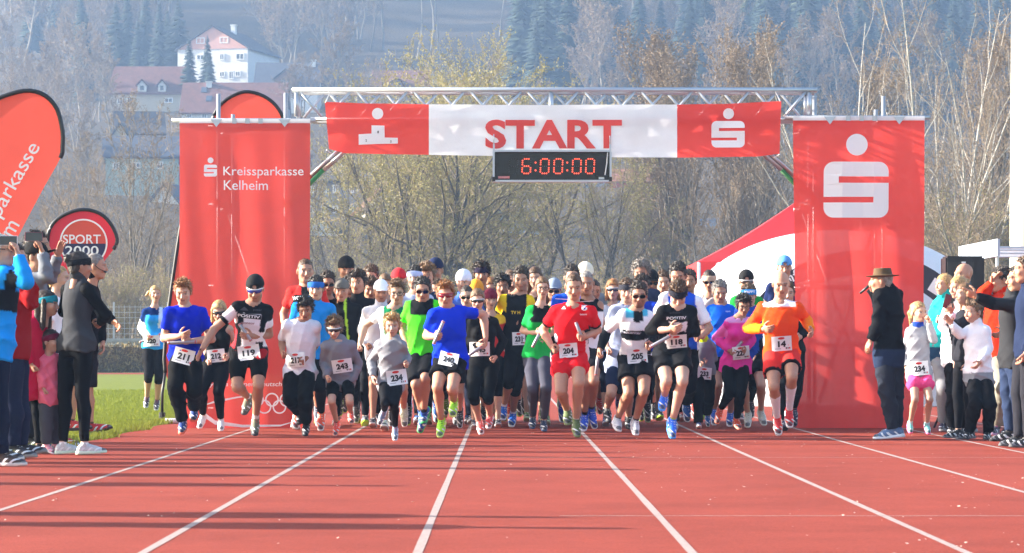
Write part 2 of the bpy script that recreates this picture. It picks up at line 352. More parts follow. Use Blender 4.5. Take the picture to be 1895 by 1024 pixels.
for a in [
    ('willow', W, 'broad multi-stemmed willow with yellow-green buds below the race clock', 770, 124, 1.02, .4),
    ('willow2', W, 'leaning dark-stemmed willow just behind the clock, budding yellow', 850, 130, 1.08, 2.2),
    ('willow', W, 'tall budding willow whose crown rises above the middle of the truss', 960, 142, 1.16, 3.9),
    ('willow2', W, 'budding willow under the letters of the start banner', 705, 134, 1.0, 5.2),
    ('willow2', W, 'willow with thin yellow shoots right of the race clock', 1085, 132, .92, 1.1),
    ('willow', W, 'yellowish willow showing over the truss left of centre', 830, 165, 1.15, 1.9),
    ('bare', B, 'slim bare tree just right of the clock', 1160, 126, .78, .3),
    ('slender', B, 'clump of slim dark stems beside the tall left banner', 640, 122, 1.08, 1.0),
    ('slender', B, 'second clump of slim stems left of the willow', 600, 128, .95, 2.6),
    ('bare', B, 'tall bare tree above the round flag by the spectators', 268, 126, .98, .9),
    ('bare2', B, 'forked bare tree between the feather flag and the left banner', 205, 124, 1.0, 2.0),
    ('bare', B, 'pale bare tree close to the left banner edge', 240, 122, .72, 4.4),
    ('bare2', B, 'bare tree beside the black edged flag pole', 312, 130, .8, .2),
    ('bare2', B, 'bare tree low behind the big feather flag', 150, 128, .85, 3.0),
    ('bare', B, 'thin bare tree behind the round flag', 180, 134, .9, 5.0),
    ('bare2', B, 'bare tree at the far edge beside the feather flag', 60, 130, .8, 1.3),
    ('poplar', 'poplar_tree', 'upright brown poplar right of the clock', 1265, 140, 1.08, 0.5),
    ('poplar', 'poplar_tree', 'tallest brown poplar over the red half of the start banner', 1235, 150, 1.20, 2.5),
    ('poplar', 'poplar_tree', 'narrow poplar behind the right end of the truss', 1350, 146, 1.18, 4.1),
    ('poplar', 'poplar_tree', 'poplar just left of the tall right banner', 1420, 142, 1.10, 1.4),
    ('bare2', B, 'grey bare tree above the red tent roof', 1310, 124, .95, 3.6),
    ('bare', B, 'bare tree in the gap beside the right banner', 1395, 126, .85, 2.9),
    ('birch', 'birch_tree', 'white-stemmed birch leaning left above the right banner', 1590, 118, 1.0, .4),
    ('birch2', 'birch_tree', 'forked white birch right of the truss end', 1560, 126, .95, 2.4),
    ('birch', 'birch_tree', 'tall white birch over the right banner corner', 1700, 116, 1.05, 3.3),
    ('birch2', 'birch_tree', 'white birch beside the floodlight pole', 1800, 120, 1.1, .9),
    ('birch', 'birch_tree', 'slender birch between the banner and the floodlight pole', 1760, 128, 1.1, 5.1),
    ('poplar', 'poplar_tree', 'dense brown poplar left of the floodlight pole', 1830, 134, 1.10, 5.5),
    ('poplar', 'poplar_tree', 'brown poplar behind the birches', 1650, 140, 1.03, .2),
    ('bare2', B, 'dense bare tree over the dome tent', 1740, 112, .95, .7),
    ('bare2', B, 'bare tree above the loudspeaker', 1815, 108, .9, 2.1),
    ('bare', B, 'twiggy tree behind the tent beside the right banner', 1690, 122, .9, 3.1),
]:
    plant_tree(*a[:6], rz=a[6], group='trees behind the sports ground')
thx = [20, 70, 120, 165, 210, 250, 290, 330, 600, 650, 700, 760, 820, 880, 930, 980, 1030, 1080, 1130, 1180, 1230, 1280, 1330, 1380, 1430, 1720, 1760, 1800, 1840, 1885]
for i, px in enumerate(thx):
    D = 113 + random.random() * 9; o = plant_tree('thicket', 'thicket_bush', 'twiggy bare bush in the thicket behind the sports ground', px, D, .5 + .3 * random.random() + (.45 if px > 1700 else 0), group='bare thicket bushes')
    o['category'] = 'bush'
# far woodland on the hillside
def spruce(seed, H=18, mat_=None):
    g = np.random.default_rng(seed); P0 = np.array([[[0, 0, z] for z in np.linspace(0, H, 6)]], float); R0 = np.linspace(.22, .03, 6)[None]
    va, fa = tubes(P0, R0, 5); V = []; n = 620
    t = g.random(n) ** .8; z = H * (.1 + .9 * t); L = (1 - t) ** .85 * H * .17 * (.7 + .5 * g.random(n)) + .25; a = g.random(n) * 6.28
    d = np.stack([np.cos(a), np.sin(a), np.zeros(n)], 1); s = np.stack([-np.sin(a), np.cos(a), np.zeros(n)], 1)
    b = np.stack([np.zeros(n), np.zeros(n), z], 1); mid = b + d * (L * .55)[:, None] - np.array([0, 0, 1]) * (L * .12)[:, None]; tip = b + d * L[:, None] - np.array([0, 0, 1]) * (L * .38)[:, None]
    w = (L * .25)[:, None]; dr = np.array([0, 0, 1]) * (L * .22)[:, None]
    q = np.stack([b, mid - s * w - dr, tip, mid + s * w - dr], 1).reshape(-1, 3)
    return np_mesh('trunk', va, fa, mats=[M['bark_dark']]), np_mesh('crown', q, np.arange(4 * n).reshape(-1, 4), mats=[mat_])
M['needle'] = mat('spruce_needles', (.014, .030, .018), .8, noise=.6, nscale=.5)
M['needle_lt'] = mat('larch_needles', (.08, .10, .04), .8, noise=.3, nscale=.5)
M['twig_far'] = mat('far_twigs', (.125, .09, .066), .9, noise=.3, nscale=.4)
FAR = {'spruce': spruce(1, 19, M['needle']), 'spruce2': spruce(2, 16, M['needle']), 'larch': spruce(3, 17, M['needle_lt']),
       'wood': make_tree('wood', 12, 17, 1, .05, .22, M['bark_grey'], M['twig_far'], 14, 7, 5, 42, 5000, M['bud_brown'], .36, .7, .3, rmin=.022, lsz=.12),
       'wood2': make_tree('wood', 13, 15, 2, .12, .2, M['bark_grey'], M['twig_far'], 12, 7, 5, 42, 5000, M['bud_brown'], .38, .7, .25, rmin=.022, lsz=.12),
       'trunks': make_tree('wood', 14, 22, 1, .03, .26, M['bark_grey'], M['twig_far'], 7, 5, 4, 35, 400, M['bud_brown'], .22, .7, .6, rmin=.025, lsz=.12)}
LB = {'spruce': ('spruce_tree', 'dark spruce in the hazy woodland on the hill'), 'spruce2': ('spruce_tree', 'dark spruce in the hazy woodland on the hill'),
      'larch': ('larch_tree', 'pale green larch in the hazy woodland on the hill'), 'wood': ('woodland_tree', 'leafless tree in the hazy woodland on the hill'),
      'wood2': ('woodland_tree', 'leafless tree in the hazy woodland on the hill'), 'trunks': ('beech_tree', 'tall bare-trunked beech on the brown hill clearing')}
def far_tree(kind, px, D, s=1.0):
    nm, lb = LB[kind]; TPL[kind] = FAR[kind]
    plant_tree(kind, nm, lb, px, D, s * random.uniform(.85, 1.15), group=lb + 's').scale[0] *= random.uniform(.85, 1.45)
for i in range(125):        # leafless wood, left and right flanks
    far_tree(random.choice(['wood', 'wood2']), random.choice([random.uniform(-40, 330), random.uniform(-40, 330), random.uniform(510, 700), random.uniform(1080, 1480), random.uniform(1480, 1890)]), random.uniform(470, 585))
for i in range(8):        # bare crowns in front of the conifers
    far_tree(random.choice(['wood', 'wood2']), random.uniform(1020, 1580), random.uniform(385, 450), .9)
for i in range(110):        # conifers right of the clearing
    far_tree(random.choice(['spruce', 'spruce2']), random.choice([random.uniform(960, 1130), random.uniform(1180, 1570), random.uniform(1280, 1860)]), random.uniform(412, 530))
for px, D in ((215, 455), (235, 462), (255, 450), (270, 470), (295, 458), (310, 468), (330, 455), (160, 440), (150, 470), (60, 500), (110, 520), (350, 432), (388, 430), (384, 436)):
    far_tree('spruce2', px, D, .62 if D < 440 else .8)
for px, D in ((1130, 480), (1100, 500), (1380, 470), (1480, 500), (1120, 540), (1420, 520)): far_tree('larch', px, D)
for px, D in ((655, 520), (708, 505), (770, 490), (790, 480), (812, 500), (842, 560), (865, 585), (925, 520), (905, 575), (735, 560), (560, 540), (590, 560), (480, 560), (520, 575)): far_tree('trunks', px, D)
for px, D, s in ((15, 350, .6), (50, 400, .7), (95, 360, .55), (140, 340, .5), (185, 410, .7), (90, 430, .8), (150, 420, .8), (205, 380, .5), (20, 430, .8), (165, 300, .45), (75, 320, .5), (20, 380, .7), (120, 385, .75), (65, 372, .62), (170, 392, .6), (560, 400, .6), (610, 395, .66), (660, 390, .6), (700, 380, .55), (590, 300, .45), (1080, 320, .5), (1150, 330, .55), (1230, 340, .6), (1330, 330, .6), (1450, 340, .7), (1550, 340, .7), (1000, 350, .5), (900, 330, .5), (760, 330, .45), (1700, 330, .8), (1850, 330, .8), (230, 345, .4), (40, 300, .5), (110, 290, .5), (10, 260, .5), (1240, 230, .45), (1040, 240, .4)):
    far_tree(random.choice(['wood', 'wood2']), px, D, s)

# ------------------------------------------------------------------ village houses
M['glass'] = mat('window_glass', (.05, .06, .08), .15, spec=.8)
M['frame_w'] = mat('window_frame', (.7, .7, .68), .6)
ROOFS = {'brown': mat('brown_roof_tiles', (.13, .048, .032), .9, noise=.25, nscale=1.2), 'grey': mat('slate_roof', (.045, .052, .070), .8, noise=.2, nscale=1.2),
         'red': mat('red_roof_tiles', (.22, .07, .04), .9, noise=.2, nscale=1.2), 'dark': mat('dark_roof', (.035, .032, .036), .9, noise=.2, nscale=1.2)}
WALLS = {'white': mat('white_render', (.64, .63, .60), .9, noise=.05, nscale=.7), 'pink': mat('pink_cladding', (.55, .30, .24), .9, noise=.06, nscale=1), 'cream': mat('cream_render', (.44, .38, .28), .9, noise=.06, nscale=1),
         'green': mat('pale_green_render', (.30, .36, .31), .9, noise=.06, nscale=1), 'blue': mat('pale_blue_render', (.30, .35, .39), .9, noise=.06, nscale=1), 'red': mat('red_render', (.45, .06, .07), .9, noise=.06, nscale=1), 'grey': mat('grey_render', (.24, .235, .23), .9, noise=.08, nscale=1),
         'brown': mat('brown_boards', (.20, .13, .11), .9, noise=.1, nscale=2)}
def house(label, D, x0, x1, ybase, yeave, yridge, ridge='x', depth=9.0, wall='white', roof='brown', yaw=0.0, wins=(), upper=None, chimney=None, dormers=(), skylights=()):
    k = D / F; w = (x1 - x0) * k; hw = (ybase - yeave) * k; hr = (yeave - yridge) * k; X = ((x0 + x1) / 2 - CX) * k; zb = EYE + (CY - ybase) * k
    r = empty('village_house', (X, D, zb), math.radians(yaw)); tag(r, label, 'house', 'houses on the hillside')
    ov = .35
    wl = MB()
    if ridge == 'x':
        wl.add([(-w/2, 0, -4), (w/2, 0, -4), (w/2, 0, hw), (-w/2, 0, hw), (-w/2, depth, -4), (w/2, depth, -4), (w/2, depth, hw), (-w/2, depth, hw), (-w/2, depth/2, hw + hr - .12), (w/2, depth/2, hw + hr - .12)],
               [(0, 1, 2, 3), (1, 5, 6, 9, 2), (5, 4, 7, 6), (4, 0, 3, 8, 7)])
    else:
        wl.add([(-w/2, 0, -4), (w/2, 0, -4), (w/2, 0, hw), (-w/2, 0, hw), (-w/2, depth, -4), (w/2, depth, -4), (w/2, depth, hw), (-w/2, depth, hw), (0, 0, hw + hr - .12), (0, depth, hw + hr - .12)],
               [(0, 1, 2, 8, 3), (1, 5, 6, 2), (5, 4, 7, 9, 6), (4, 0, 3, 7)])
    wl.build('wall', WALLS[wall], r)
    if upper:      # boarded gable, set a little proud of the wall
        MB().prism([(-w/2 - .05, hw), (w/2 + .05, hw), (0, hw + hr - .1)] if ridge == 'y' else [(-w/2, hw - 1), (w/2, hw - 1), (w/2, hw), (-w/2, hw)], -.08, 0).build('gable_cladding', WALLS[upper], r)
    ro = MB(); t = .22
    if ridge == 'x':
        s = hr / (depth / 2)
        for sg in (0, 1):
            ya, yb = (-ov, depth / 2) if sg == 0 else (depth + ov, depth / 2)
            za = hw - ov * s; zb2 = hw + hr
            ro.add([(-w/2 - ov, ya, za), (w/2 + ov, ya, za), (w/2 + ov, yb, zb2), (-w/2 - ov, yb, zb2), (-w/2 - ov, ya, za + t), (w/2 + ov, ya, za + t), (w/2 + ov, yb, zb2 + t), (-w/2 - ov, yb, zb2 + t)],
                   [(0, 1, 2, 3), (4, 5, 6, 7), (0, 1, 5, 4), (1, 2, 6, 5), (3, 0, 4, 7)])
    else:
        s = hr / (w / 2)
        for sg in (-1, 1):
            xa = sg * (w / 2 + ov); za = hw - ov * s; zb2 = hw + hr
            ro.add([(xa, -ov, za), (0, -ov, zb2), (0, depth + ov, zb2), (xa, depth + ov, za), (xa, -ov, za + t), (0, -ov, zb2 + t), (0, depth + ov, zb2 + t), (xa, depth + ov, za + t)],
                   [(0, 1, 2, 3), (4, 5, 6, 7), (0, 1, 5, 4), (3, 0, 4, 7), (2, 3, 7, 6)])
    roo = ro.build('roof', ROOFS[roof], r)
    def window(px, py, ww, wh, yoff=0.0):
        cx = (px - (x0 + x1) / 2) * k; cz = (ybase - py) * k; ww *= k; wh *= k
        f = MB(); b = .12
        for c, d in (((cx, yoff - .06, cz + wh/2), (ww + b, .12, b)), ((cx, yoff - .06, cz - wh/2), (ww + b, .12, b)), ((cx - ww/2, yoff - .06, cz), (b, .12, wh - b)), ((cx + ww/2, yoff - .06, cz), (b, .12, wh - b)), ((cx, yoff - .05, cz), (b * .7, .1, wh - b))): f.box(c, d)
        wo = f.build('window', M['frame_w'], r)
        MB().box((cx, yoff - .02, cz), (ww - .02, .04, wh - .02)).build('pane', M['glass'], wo)
    for q in wins: window(*q)
    if chimney:
        cx = (chimney[0] - (x0 + x1) / 2) * k; cz = (ybase - chimney[1]) * k
        MB().box((cx, depth / 2 - .6, cz - .9), (.7, .7, 1.9)).box((cx, depth / 2 - .6, cz + .12), (.9, .9, .14)).build('chimney', WALLS['white'], roo)
    for (dx, dw, dtop, dbot, wallc) in dormers:
        cx = (dx - (x0 + x1) / 2) * k; dw *= k; zt = (ybase - dtop) * k; zb3 = (ybase - dbot) * k; hgt = zt - zb3
        dm = MB().prism([(cx - dw/2, zb3), (cx + dw/2, zb3), (cx + dw/2, zb3 + hgt * .55), (cx, zt), (cx - dw/2, zb3 + hgt * .55)], -.3, depth * .35).build('dormer', WALLS[wallc], r)
        e = .25
        rf = MB()
        for sg in (-1, 1):
            rf.add([(cx, -.6, zt + .15), (cx + sg * (dw/2 + e), -.6, zb3 + hgt * .5), (cx + sg * (dw/2 + e), depth * .4, zb3 + hgt * .5), (cx, depth * .4, zt + .15), (cx, -.6, zt + .3), (cx + sg * (dw/2 + e), -.6, zb3 + hgt * .5 + .18), (cx + sg * (dw/2 + e), depth * .4, zb3 + hgt * .5 + .18), (cx, depth * .4, zt + .3)], [(0, 1, 2, 3), (4, 5, 6, 7), (0, 1, 5, 4), (1, 2, 6, 5)])
        rf.build('dormer_roof', ROOFS[roof], dm)
        MB().box((cx, -.33, zb3 + hgt * .33), (dw * .45, .06, hgt * .42)).build('pane', M['glass'], dm)
    for (sx_, sy_) in skylights:
        cx = (sx_ - (x0 + x1) / 2) * k; cz = (ybase - sy_) * k; fr = (cz - hw) / hr
        MB().box((cx, depth / 2 * fr, cz + t + .06), (.8, 1.2, .08), M=Matrix.Rotation(math.atan2(hr, depth / 2), 3, 'X')).build('skylight', M['glass'], roo)
    return r
house('big white house with pink boarded gable high on the hill', 450, 325, 462, 170, 91, 49, 'y', 15, 'white', 'dark', -14,
      [(370, 75, 15, 10), (416, 75, 15, 10), (343, 106, 9, 9), (370, 106, 14, 9), (412, 106, 8, 11), (447, 106, 15, 11), (412, 138, 9, 9), (443, 138, 9, 9), (430, 140, 8, 14)], 'pink', chimney=(405, 40))
house('wide brown-roofed house with two dormers left of the white house', 430, 205, 347, 205, 172, 120, 'x', 10, 'cream', 'brown', 0, [(222, 186, 9, 12), (240, 186, 9, 12), (312, 186, 14, 8)], dormers=((263, 16, 150, 170, 'white'), (300, 14, 150, 170, 'white')))
house('long red-brown roof just above the tall left banner', 400, 336, 525, 240, 208, 150, 'x', 10, 'white', 'brown', 0, [(350, 215, 8, 7), (378, 215, 8, 7), (440, 218, 8, 7)], chimney=(381, 148), skylights=((373, 166), (384, 184)))
house('slate-blue roofed house with a brown dormer beside the white house', 425, 473, 587, 205, 162, 113, 'x', 10, 'white', 'grey', 0, [(560, 178, 8, 12), (500, 178, 8, 12)], dormers=((529, 40, 131, 165, 'brown'),), chimney=(576, 108))
house('dark-roofed house with a small white gable end below the dormered house', 335, 218, 302, 275, 248, 204, 'x', 9, 'white', 'dark', 9, [(240, 258, 8, 7)])
house('pale gabled house half hidden by bare trees', 318, 196, 248, 300, 270, 229, 'y', 9, 'cream', 'dark', 0, [(215, 278, 8, 8)])
house('long grey-roofed house with pale green walls behind bare trees', 300, 196, 330, 345, 291, 250, 'x', 9, 'green', 'grey', 7, [(215, 308, 10, 12), (252, 306, 14, 9), (296, 306, 10, 12)])
house('white gabled house with a steep blue-grey roof close to the left banner', 265, 262, 345, 430, 392, 342, 'y', 10, 'white', 'grey', -10, [(300, 395, 8, 9)])
house('two-storey grey apartment house between left banner and willow', 250, 548, 690, 440, 338, 322, 'x', 9, 'grey', 'dark', 0, [(577, 351, 8, 11), (600, 351, 8, 11), (621, 350, 8, 13), (578, 388, 8, 11), (599, 388, 8, 11), (621, 388, 8, 11), (650, 351, 8, 11), (650, 388, 8, 11)])
house('low white gabled house beside the left banner edge', 220, 552, 628, 540, 434, 398, 'y', 10, 'white', 'grey', 6, [(585, 450, 10, 14), (612, 490, 9, 16)])
house('pale yellow-edged gabled house behind the budding willow', 240, 676, 770, 470, 385, 338, 'y', 9, 'white', 'brown', 8, [(705, 400, 9, 12), (735, 400, 9, 12)])
house('pale blue gabled house seen through the willow stems', 230, 862, 1002, 520, 432, 384, 'y', 10, 'blue', 'grey', 6, [(900, 452, 11, 15), (935, 452, 11, 15), (970, 452, 11, 15), (935, 492, 11, 15)])
house('bright red house with orange roof right of the clock', 290, 1128, 1196, 405, 338, 312, 'x', 9, 'red', 'red', -6, [(1145, 362, 7, 9), (1170, 362, 7, 9), (1175, 388, 9, 12)])
house('pale house behind the red house', 300, 1085, 1132, 400, 345, 316, 'y', 9, 'blue', 'grey', 0, [(1100, 360, 7, 9), (1115, 360, 7, 9)])
house('hazy brown-roofed house behind the truss', 440, 690, 792, 190, 160, 128, 'x', 9, 'grey', 'brown', 0, [(720, 172, 8, 8)], dormers=((736, 24, 148, 162, 'brown'),))
house('grey house low behind the trees left of the right banner', 235, 1240, 1330, 520, 440, 405, 'x', 9, 'white', 'grey', 0, [(1262, 455, 9, 12), (1300, 455, 9, 12)])

# ------------------------------------------------------------------ hedge, low wall and mesh fence behind the infield
g = np.random.default_rng(21); n = 26000; L0, L1 = -24.0, -3.0
c = np.stack([g.uniform(L0, L1, n), 109.2 + g.normal(0, .28, n).clip(-.5, .5), g.uniform(.02, 1.05, n) + .06 * np.sin(g.uniform(0, 60, n))], 1)
u = unit(g.normal(size=(n, 3)) * np.array([.5, .5, 1.0])) * .07; w_ = unit(np.cross(u, g.normal(size=(n, 3)))) * .02
hv = np.stack([c - u, c + w_, c + u, c - w_], 1).reshape(-1, 3)
M['hedge'] = mat('hedge_leaves', (.15, .115, .045), .9, hue2=(.26, .20, .07), nscale=6)
hd = empty('clipped_hedge', (0, 0, 0)); tag(hd, 'low clipped brown-green hedge along the infield', 'hedge')
link('foliage', np_mesh('foliage', hv, np.arange(4 * n).reshape(-1, 4), False, mats=[M['hedge']]), hd)
link('stem', MB().box(((L0 + L1) / 2, 109.25, .48), (L1 - L0 - .1, .5, .92)).mesh('stem', mat('hedge_core', (.085, .062, .030), .95)), hd)
wl = MB().box((-13.5, 111.2, .58), (22, .3, 1.16)).box((-13.5, 111.2, 1.20), (22, .42, .09)).build('low_wall', M['concrete']); tag(wl, 'low grey concrete wall topped by a coping behind the hedge', 'wall')
fe = empty('mesh_fence', (-13.5, 112.5, 0)); tag(fe, 'light metal mesh fence standing behind the hedge', 'fence')
fm = MB()
for k in range(111): fm.box((-11 + .2 * k, 0, 1.55), (.012, .012, 1.9))
for k in range(10): fm.box((0, .012, .62 + .2 * k), (22, .012, .014))
o = fm.build('wire_mesh', M['steel'], fe)
for k in range(12): MB().box((-11 + 2 * k, .06, 1.3), (.06, .06, 2.6)).build('post', M['steel'], fe)

# ------------------------------------------------------------------ haze in the valley
hm = bpy.data.materials.new('haze_air'); hm.use_nodes = True; nt = hm.node_tree; nt.nodes.remove(nt.nodes['Principled BSDF'])
pv = nt.nodes.new('ShaderNodeVolumePrincipled'); pv.inputs['Color'].default_value = (.41, .63, 1.0, 1); pv.inputs['Density'].default_value = HAZE = .00050; pv.inputs['Anisotropy'].default_value = .2
nt.links.new(pv.outputs[0], nt.nodes['Material Output'].inputs['Volume'])
hz = link('haze', MB().box((0, 325, 61), (262, 770, 124)).mesh('haze', hm)); tag(hz, 'pale blue haze filling the valley air', 'haze', kind='stuff')
# ------------------------------------------------------------------ start gate
GD = 34.4                      # distance of the gate's front plane
GS = F / GD                    # photo pixels per metre there
def gx(px): return (px - CX) / GS
def gz_(py): return EYE + (CY - py) / GS
def grid_cut(V, Fs, step=.12):
    bm = bmesh.new(); vs = [bm.verts.new(v) for v in V]
    for f in Fs:
        try: bm.faces.new([vs[i] for i in f])
        except ValueError: pass
    for ax in (0, 1):
        lo = min(v[ax] for v in V); hi = max(v[ax] for v in V); c = math.floor(lo / step) * step + step
        while c < hi:
            n = Vector((1, 0, 0)) if ax == 0 else Vector((0, 1, 0))
            bmesh.ops.bisect_plane(bm, geom=bm.verts[:] + bm.edges[:] + bm.faces[:], plane_co=n * c, plane_no=n); c += step
    bmesh.ops.triangulate(bm, faces=bm.faces[:])
    bm.verts.ensure_lookup_table(); bm.verts.index_update()
    r = [v.co.copy() for v in bm.verts], [tuple(v.index for v in f.verts) for f in bm.faces]; bm.free(); return r
def print_on(name, V, Fs, cx, cz, fdepth, matl, parent, off=.008, rot=0.0, cut=.12, tf=None):
    """flat print: shape in (x, y) metres placed at (cx, cz) on a cloth whose depth is fdepth(x, z)"""
    R = Matrix.Rotation(rot, 3, 'Z'); P = [R @ Vector((v[0], v[1], 0)) for v in V]
    P = [Vector((p.x + cx, p.y + cz, 0)) for p in P]
    if cut: P, Fs = grid_cut(P, Fs, cut)
    W_ = [(p.x, fdepth(p.x, p.y) - off, p.y) for p in P]
    me = bpy.data.meshes.new(name); me.from_pydata(W_, [], Fs); me.update(); me.materials.append(matl)
    return link(name, me, parent)
def disc(r, n=32, cx=0, cy=0): return [(cx + r * math.cos(2 * math.pi * i / n), cy + r * math.sin(2 * math.pi * i / n)) for i in range(n)], [tuple(range(n))]
def ring(r0, r1, n=36, cx=0, cy=0):
    v = []; 
    for i in range(n):
        a = 2 * math.pi * i / n; v += [(cx + r0 * math.cos(a), cy + r0 * math.sin(a)), (cx + r1 * math.cos(a), cy + r1 * math.sin(a))]
    return v, [(2 * i, 2 * i + 1, (2 * i + 3) % (2 * n), (2 * i + 2) % (2 * n)) for i in range(n)]
def s_emblem(w, h):
    """rounded block letter with two slots, centred on 0"""
    r = .15; hh = h / w; P = []
    def arc(cx, cy, a0, a1):
        for i in range(7):
            a = math.radians(a0 + (a1 - a0) * i / 6); P.append((cx + r * math.cos(a), cy + r * math.sin(a)))
    arc(r, hh - r, 180, 90); arc(1 - r, hh - r, 90, 0)
    P.extend([(1, hh * .737), (.228, hh * .737), (.228, hh * .623), (1, hh * .623)])
    arc(1 - r, r, 0, -90); arc(r, r, 270, 180)
    P.extend([(0, hh * .271), (.765, hh * .271), (.765, hh * .373), (0, hh * .373)])
    V = [((x - .5) * w, (y - hh / 2) * w) for x, y in P]
    return V, [tuple(range(len(V)))[::-1]]
def cloth_material(name, c, tl=.35, clear=0.0):
    m = mat(name, c, .75, noise=.05, nscale=3, tl=tl, clear=clear, spec=.25); return m
M['red_cloth'] = cloth_material('red_banner_cloth', (.90, .085, .07), .5, .03); M['coral_cloth'] = cloth_material('coral_banner_cloth', (.70, .085, .07), .45, .03)
M['white_cloth'] = cloth_material('white_banner_cloth', (.93, .93, .93), .35)
M['red_flag'] = cloth_material('red_flag_cloth', (.84, .115, .08), .5)
def cloth(name, x0, x1, z0, z1, fdepth, matl, parent=None, nx=36, nz=48, fx=None):
    V = []; 
    for j in range(nz + 1):
        for i in range(nx + 1):
            u, v = i / nx, j / nz; x = x0 + (x1 - x0) * u; z = z0 + (z1 - z0) * v
            if fx: x, z = fx(u, v)
            V.append((x, fdepth(x, z), z))
    ii = np.array([[j * (nx + 1) + i for i in range(nx)] for j in range(nz)]).ravel()
    return link(name, np_mesh(name, V, np.stack([ii, ii + 1, ii + nx + 2, ii + nx + 1], 1), mats=[matl]), parent)

gate = empty('start_gate', (0, 0, 0)); tag(gate, 'scaffold start gate with silver truss spanning the track', 'gate')
def pole(a, b, r=.024, name='scaffold_pole', m=None, par=None): return MB().tube([a, b], r, 10).build(name, m or M['steel'], par or gate, True)
for (xa, xb, ta, tb_, xs_) in ((gx(402), gx(527), gz_(172), gz_(170), 1), (gx(1510), gx(1638), gz_(176), gz_(176), -1)):
    y0, y1 = GD + .16, GD + 1.35
    for x, y, zt in ((xa, y0, ta), (xb, y0, tb_), (xa + .06, y1, gz_(195)), (xb - .06 * xs_, y1, gz_(186))):
        pole((x, y, .03), (x, y, zt)); MB().tube([(x, y, .012), (x, y, .03)], .09, 10).build('base_plate', M['steel'], gate)
    for z in (.22, .95, 1.62, 2.55, gz_(222) - .06):
        for y in (y0, y1): pole((xa - .12, y + .05, z), (xb + .12, y + .05, z), .022)
        for x in (xa, xb): pole((x - .05, y0 - .1, z + .05), (x - .05, y1 + .12, z + .05), .022)
        for x in (xa, xb):
            for y in (y0, y1): MB().box((x - .02, y + .025, z + .025), (.07, .08, .09)).build('coupler', M['steel'], gate)
    pole((xa + .05, y0 - .05, .3), (xb - .05, y0 - .05, 2.5), .022); pole((xa, y1 + .1, 2.5), (xb, y1 + .1, .3), .022)
# truss: four chords, uprights and zig-zag braces
xa, xb = gx(541), gx(1512); zt, zb = gz_(167), gz_(221); ty0, ty1 = GD - .02, GD + .33
for y in (ty0, ty1):
    pole((xa, y, zt), (xb, y, zt), .029, 'truss_chord', M['alu']); pole((gx(575), y, zb), (xb - .05, y, zb), .027, 'truss_chord', M['alu'])
n = 18; st = (gx(1497) - gx(549)) / n
for i in range(n):
    x = gx(549) + st * i
    for y, fl in ((ty0, 0), (ty1, 1)):
        a, b = (zt, zb) if (i + fl) % 2 == 0 else (zb, zt)
        pole((x + .02, y, a), (x + st - .02, y, b), .0165, 'truss_brace', M['alu'])
for px in (549, 1020, 1497):
    for y in (ty0, ty1): pole((gx(px), y, zt - .03), (gx(px), y, zb + .03), .027, 'truss_upright', M['alu'])
    for z in (zt, zb): pole((gx(px), ty0, z), (gx(px), ty1, z), .016, 'truss_brace', M['alu'])
for z in (zt, zb):
    for i in range(n): 
        x = gx(549) + st * i; pole((x, ty0 if i % 2 else ty1, z), (x + st, ty1 if i % 2 else ty0, z), .013, 'truss_brace', M['alu'])
# stays between towers and truss
M['pipe_green'] = mat('green_pipe_paint', (.03, .22, .06), .5); M['pipe_orange'] = mat('orange_pipe_paint', (.70, .12, .03), .5)
for s in (-1, 1):
    def gp(px, py, d): return (gx(px if s < 0 else 2045 - px), GD + d, gz_(py))
    pole(gp(527, 372, .13), gp(566, 333, .09), .025, 'stay', M['pipe_orange']); pole(gp(566, 333, .09), gp(575, 324, .09), .025, 'stay', M['pipe_orange']); pole(gp(575, 324, .09), gp(645, 262, .04), .025, 'stay')
    pole(gp(527, 385, .12), gp(598, 314, .06), .026, 'stay', M['pipe_green']); pole(gp(598, 314, .06), gp(660, 262, .02), .026, 'stay')
# --- tower banners
def wave(seed, ax=.016, az=.008):
    a = [random.Random(seed + i).random() * 6 for i in range(6)]
    def f(x, z): return ax * (math.sin(x * 7 + a[0] + .6 * math.sin(z * 1.3 + a[1])) + .6 * math.sin(x * 15 + z * .9 + a[2])) + az * math.sin(z * 5 + x * 2 + a[3]) + .02 * math.sin(z * 1.1 + a[4])
    return f
def tower_banner(label, x0, x1, ytop, ybot, seed, flare=0.0, cm='red_cloth'):
    w = wave(seed); X0, X1, Zt, Zb = gx(x0), gx(x1), gz_(ytop), gz_(ybot)
    def fd(x, z): return GD - .085 + w(x, z) * min(1, .12 + (Zt - z) * 1.5)
    r = empty('banner', (0, 0, 0)); tag(r, label, 'banner')
    def fx(u, v):
        z = Zb + (Zt - Zb) * v; b = flare * (1 - v); x = X0 + b + (X1 - X0 - b * 1.3) * u
        return x + .006 * math.sin(z * 4 + seed) * (1 - v), z - (.012 * math.sin(u * 31) ** 2 if v > .98 else 0)
    cloth('cloth', X0, X1, Zb, Zt, fd, M[cm], r, 40, 70, fx)
    bw = cloth('hem', X0, X1, Zt - .015, Zt + .035, lambda x, z: GD - .10, M['white_cloth'], r, 20, 1)
    pole((X0 - .09, GD - .07, Zt + .02), (X1 + .06, GD - .07, Zt + .02), .024, 'top_pole', M['alu'], r)
    for i in range(3): MB().box((X0 + (X1 - X0) * (.42 + .1 * i), GD - .108, Zt + .01), (.05, .01, .06)).build('strap', M['steel'], r)
    for q in (gx(x0 + 68), gx(x1 - 47)): MB().prism([(q - .07, Zt + .03), (q + .07, Zt + .03), (q, Zt - .06)], GD - .112, GD - .104).build('strap', M['alu'], r)
    return r, fd
lb, fdl = tower_banner('tall coral red banner with white bank lettering and rings, left of the runners', 334, 575, 227, 795, 3, 0.0, 'coral_cloth')
PW = M['print_white']
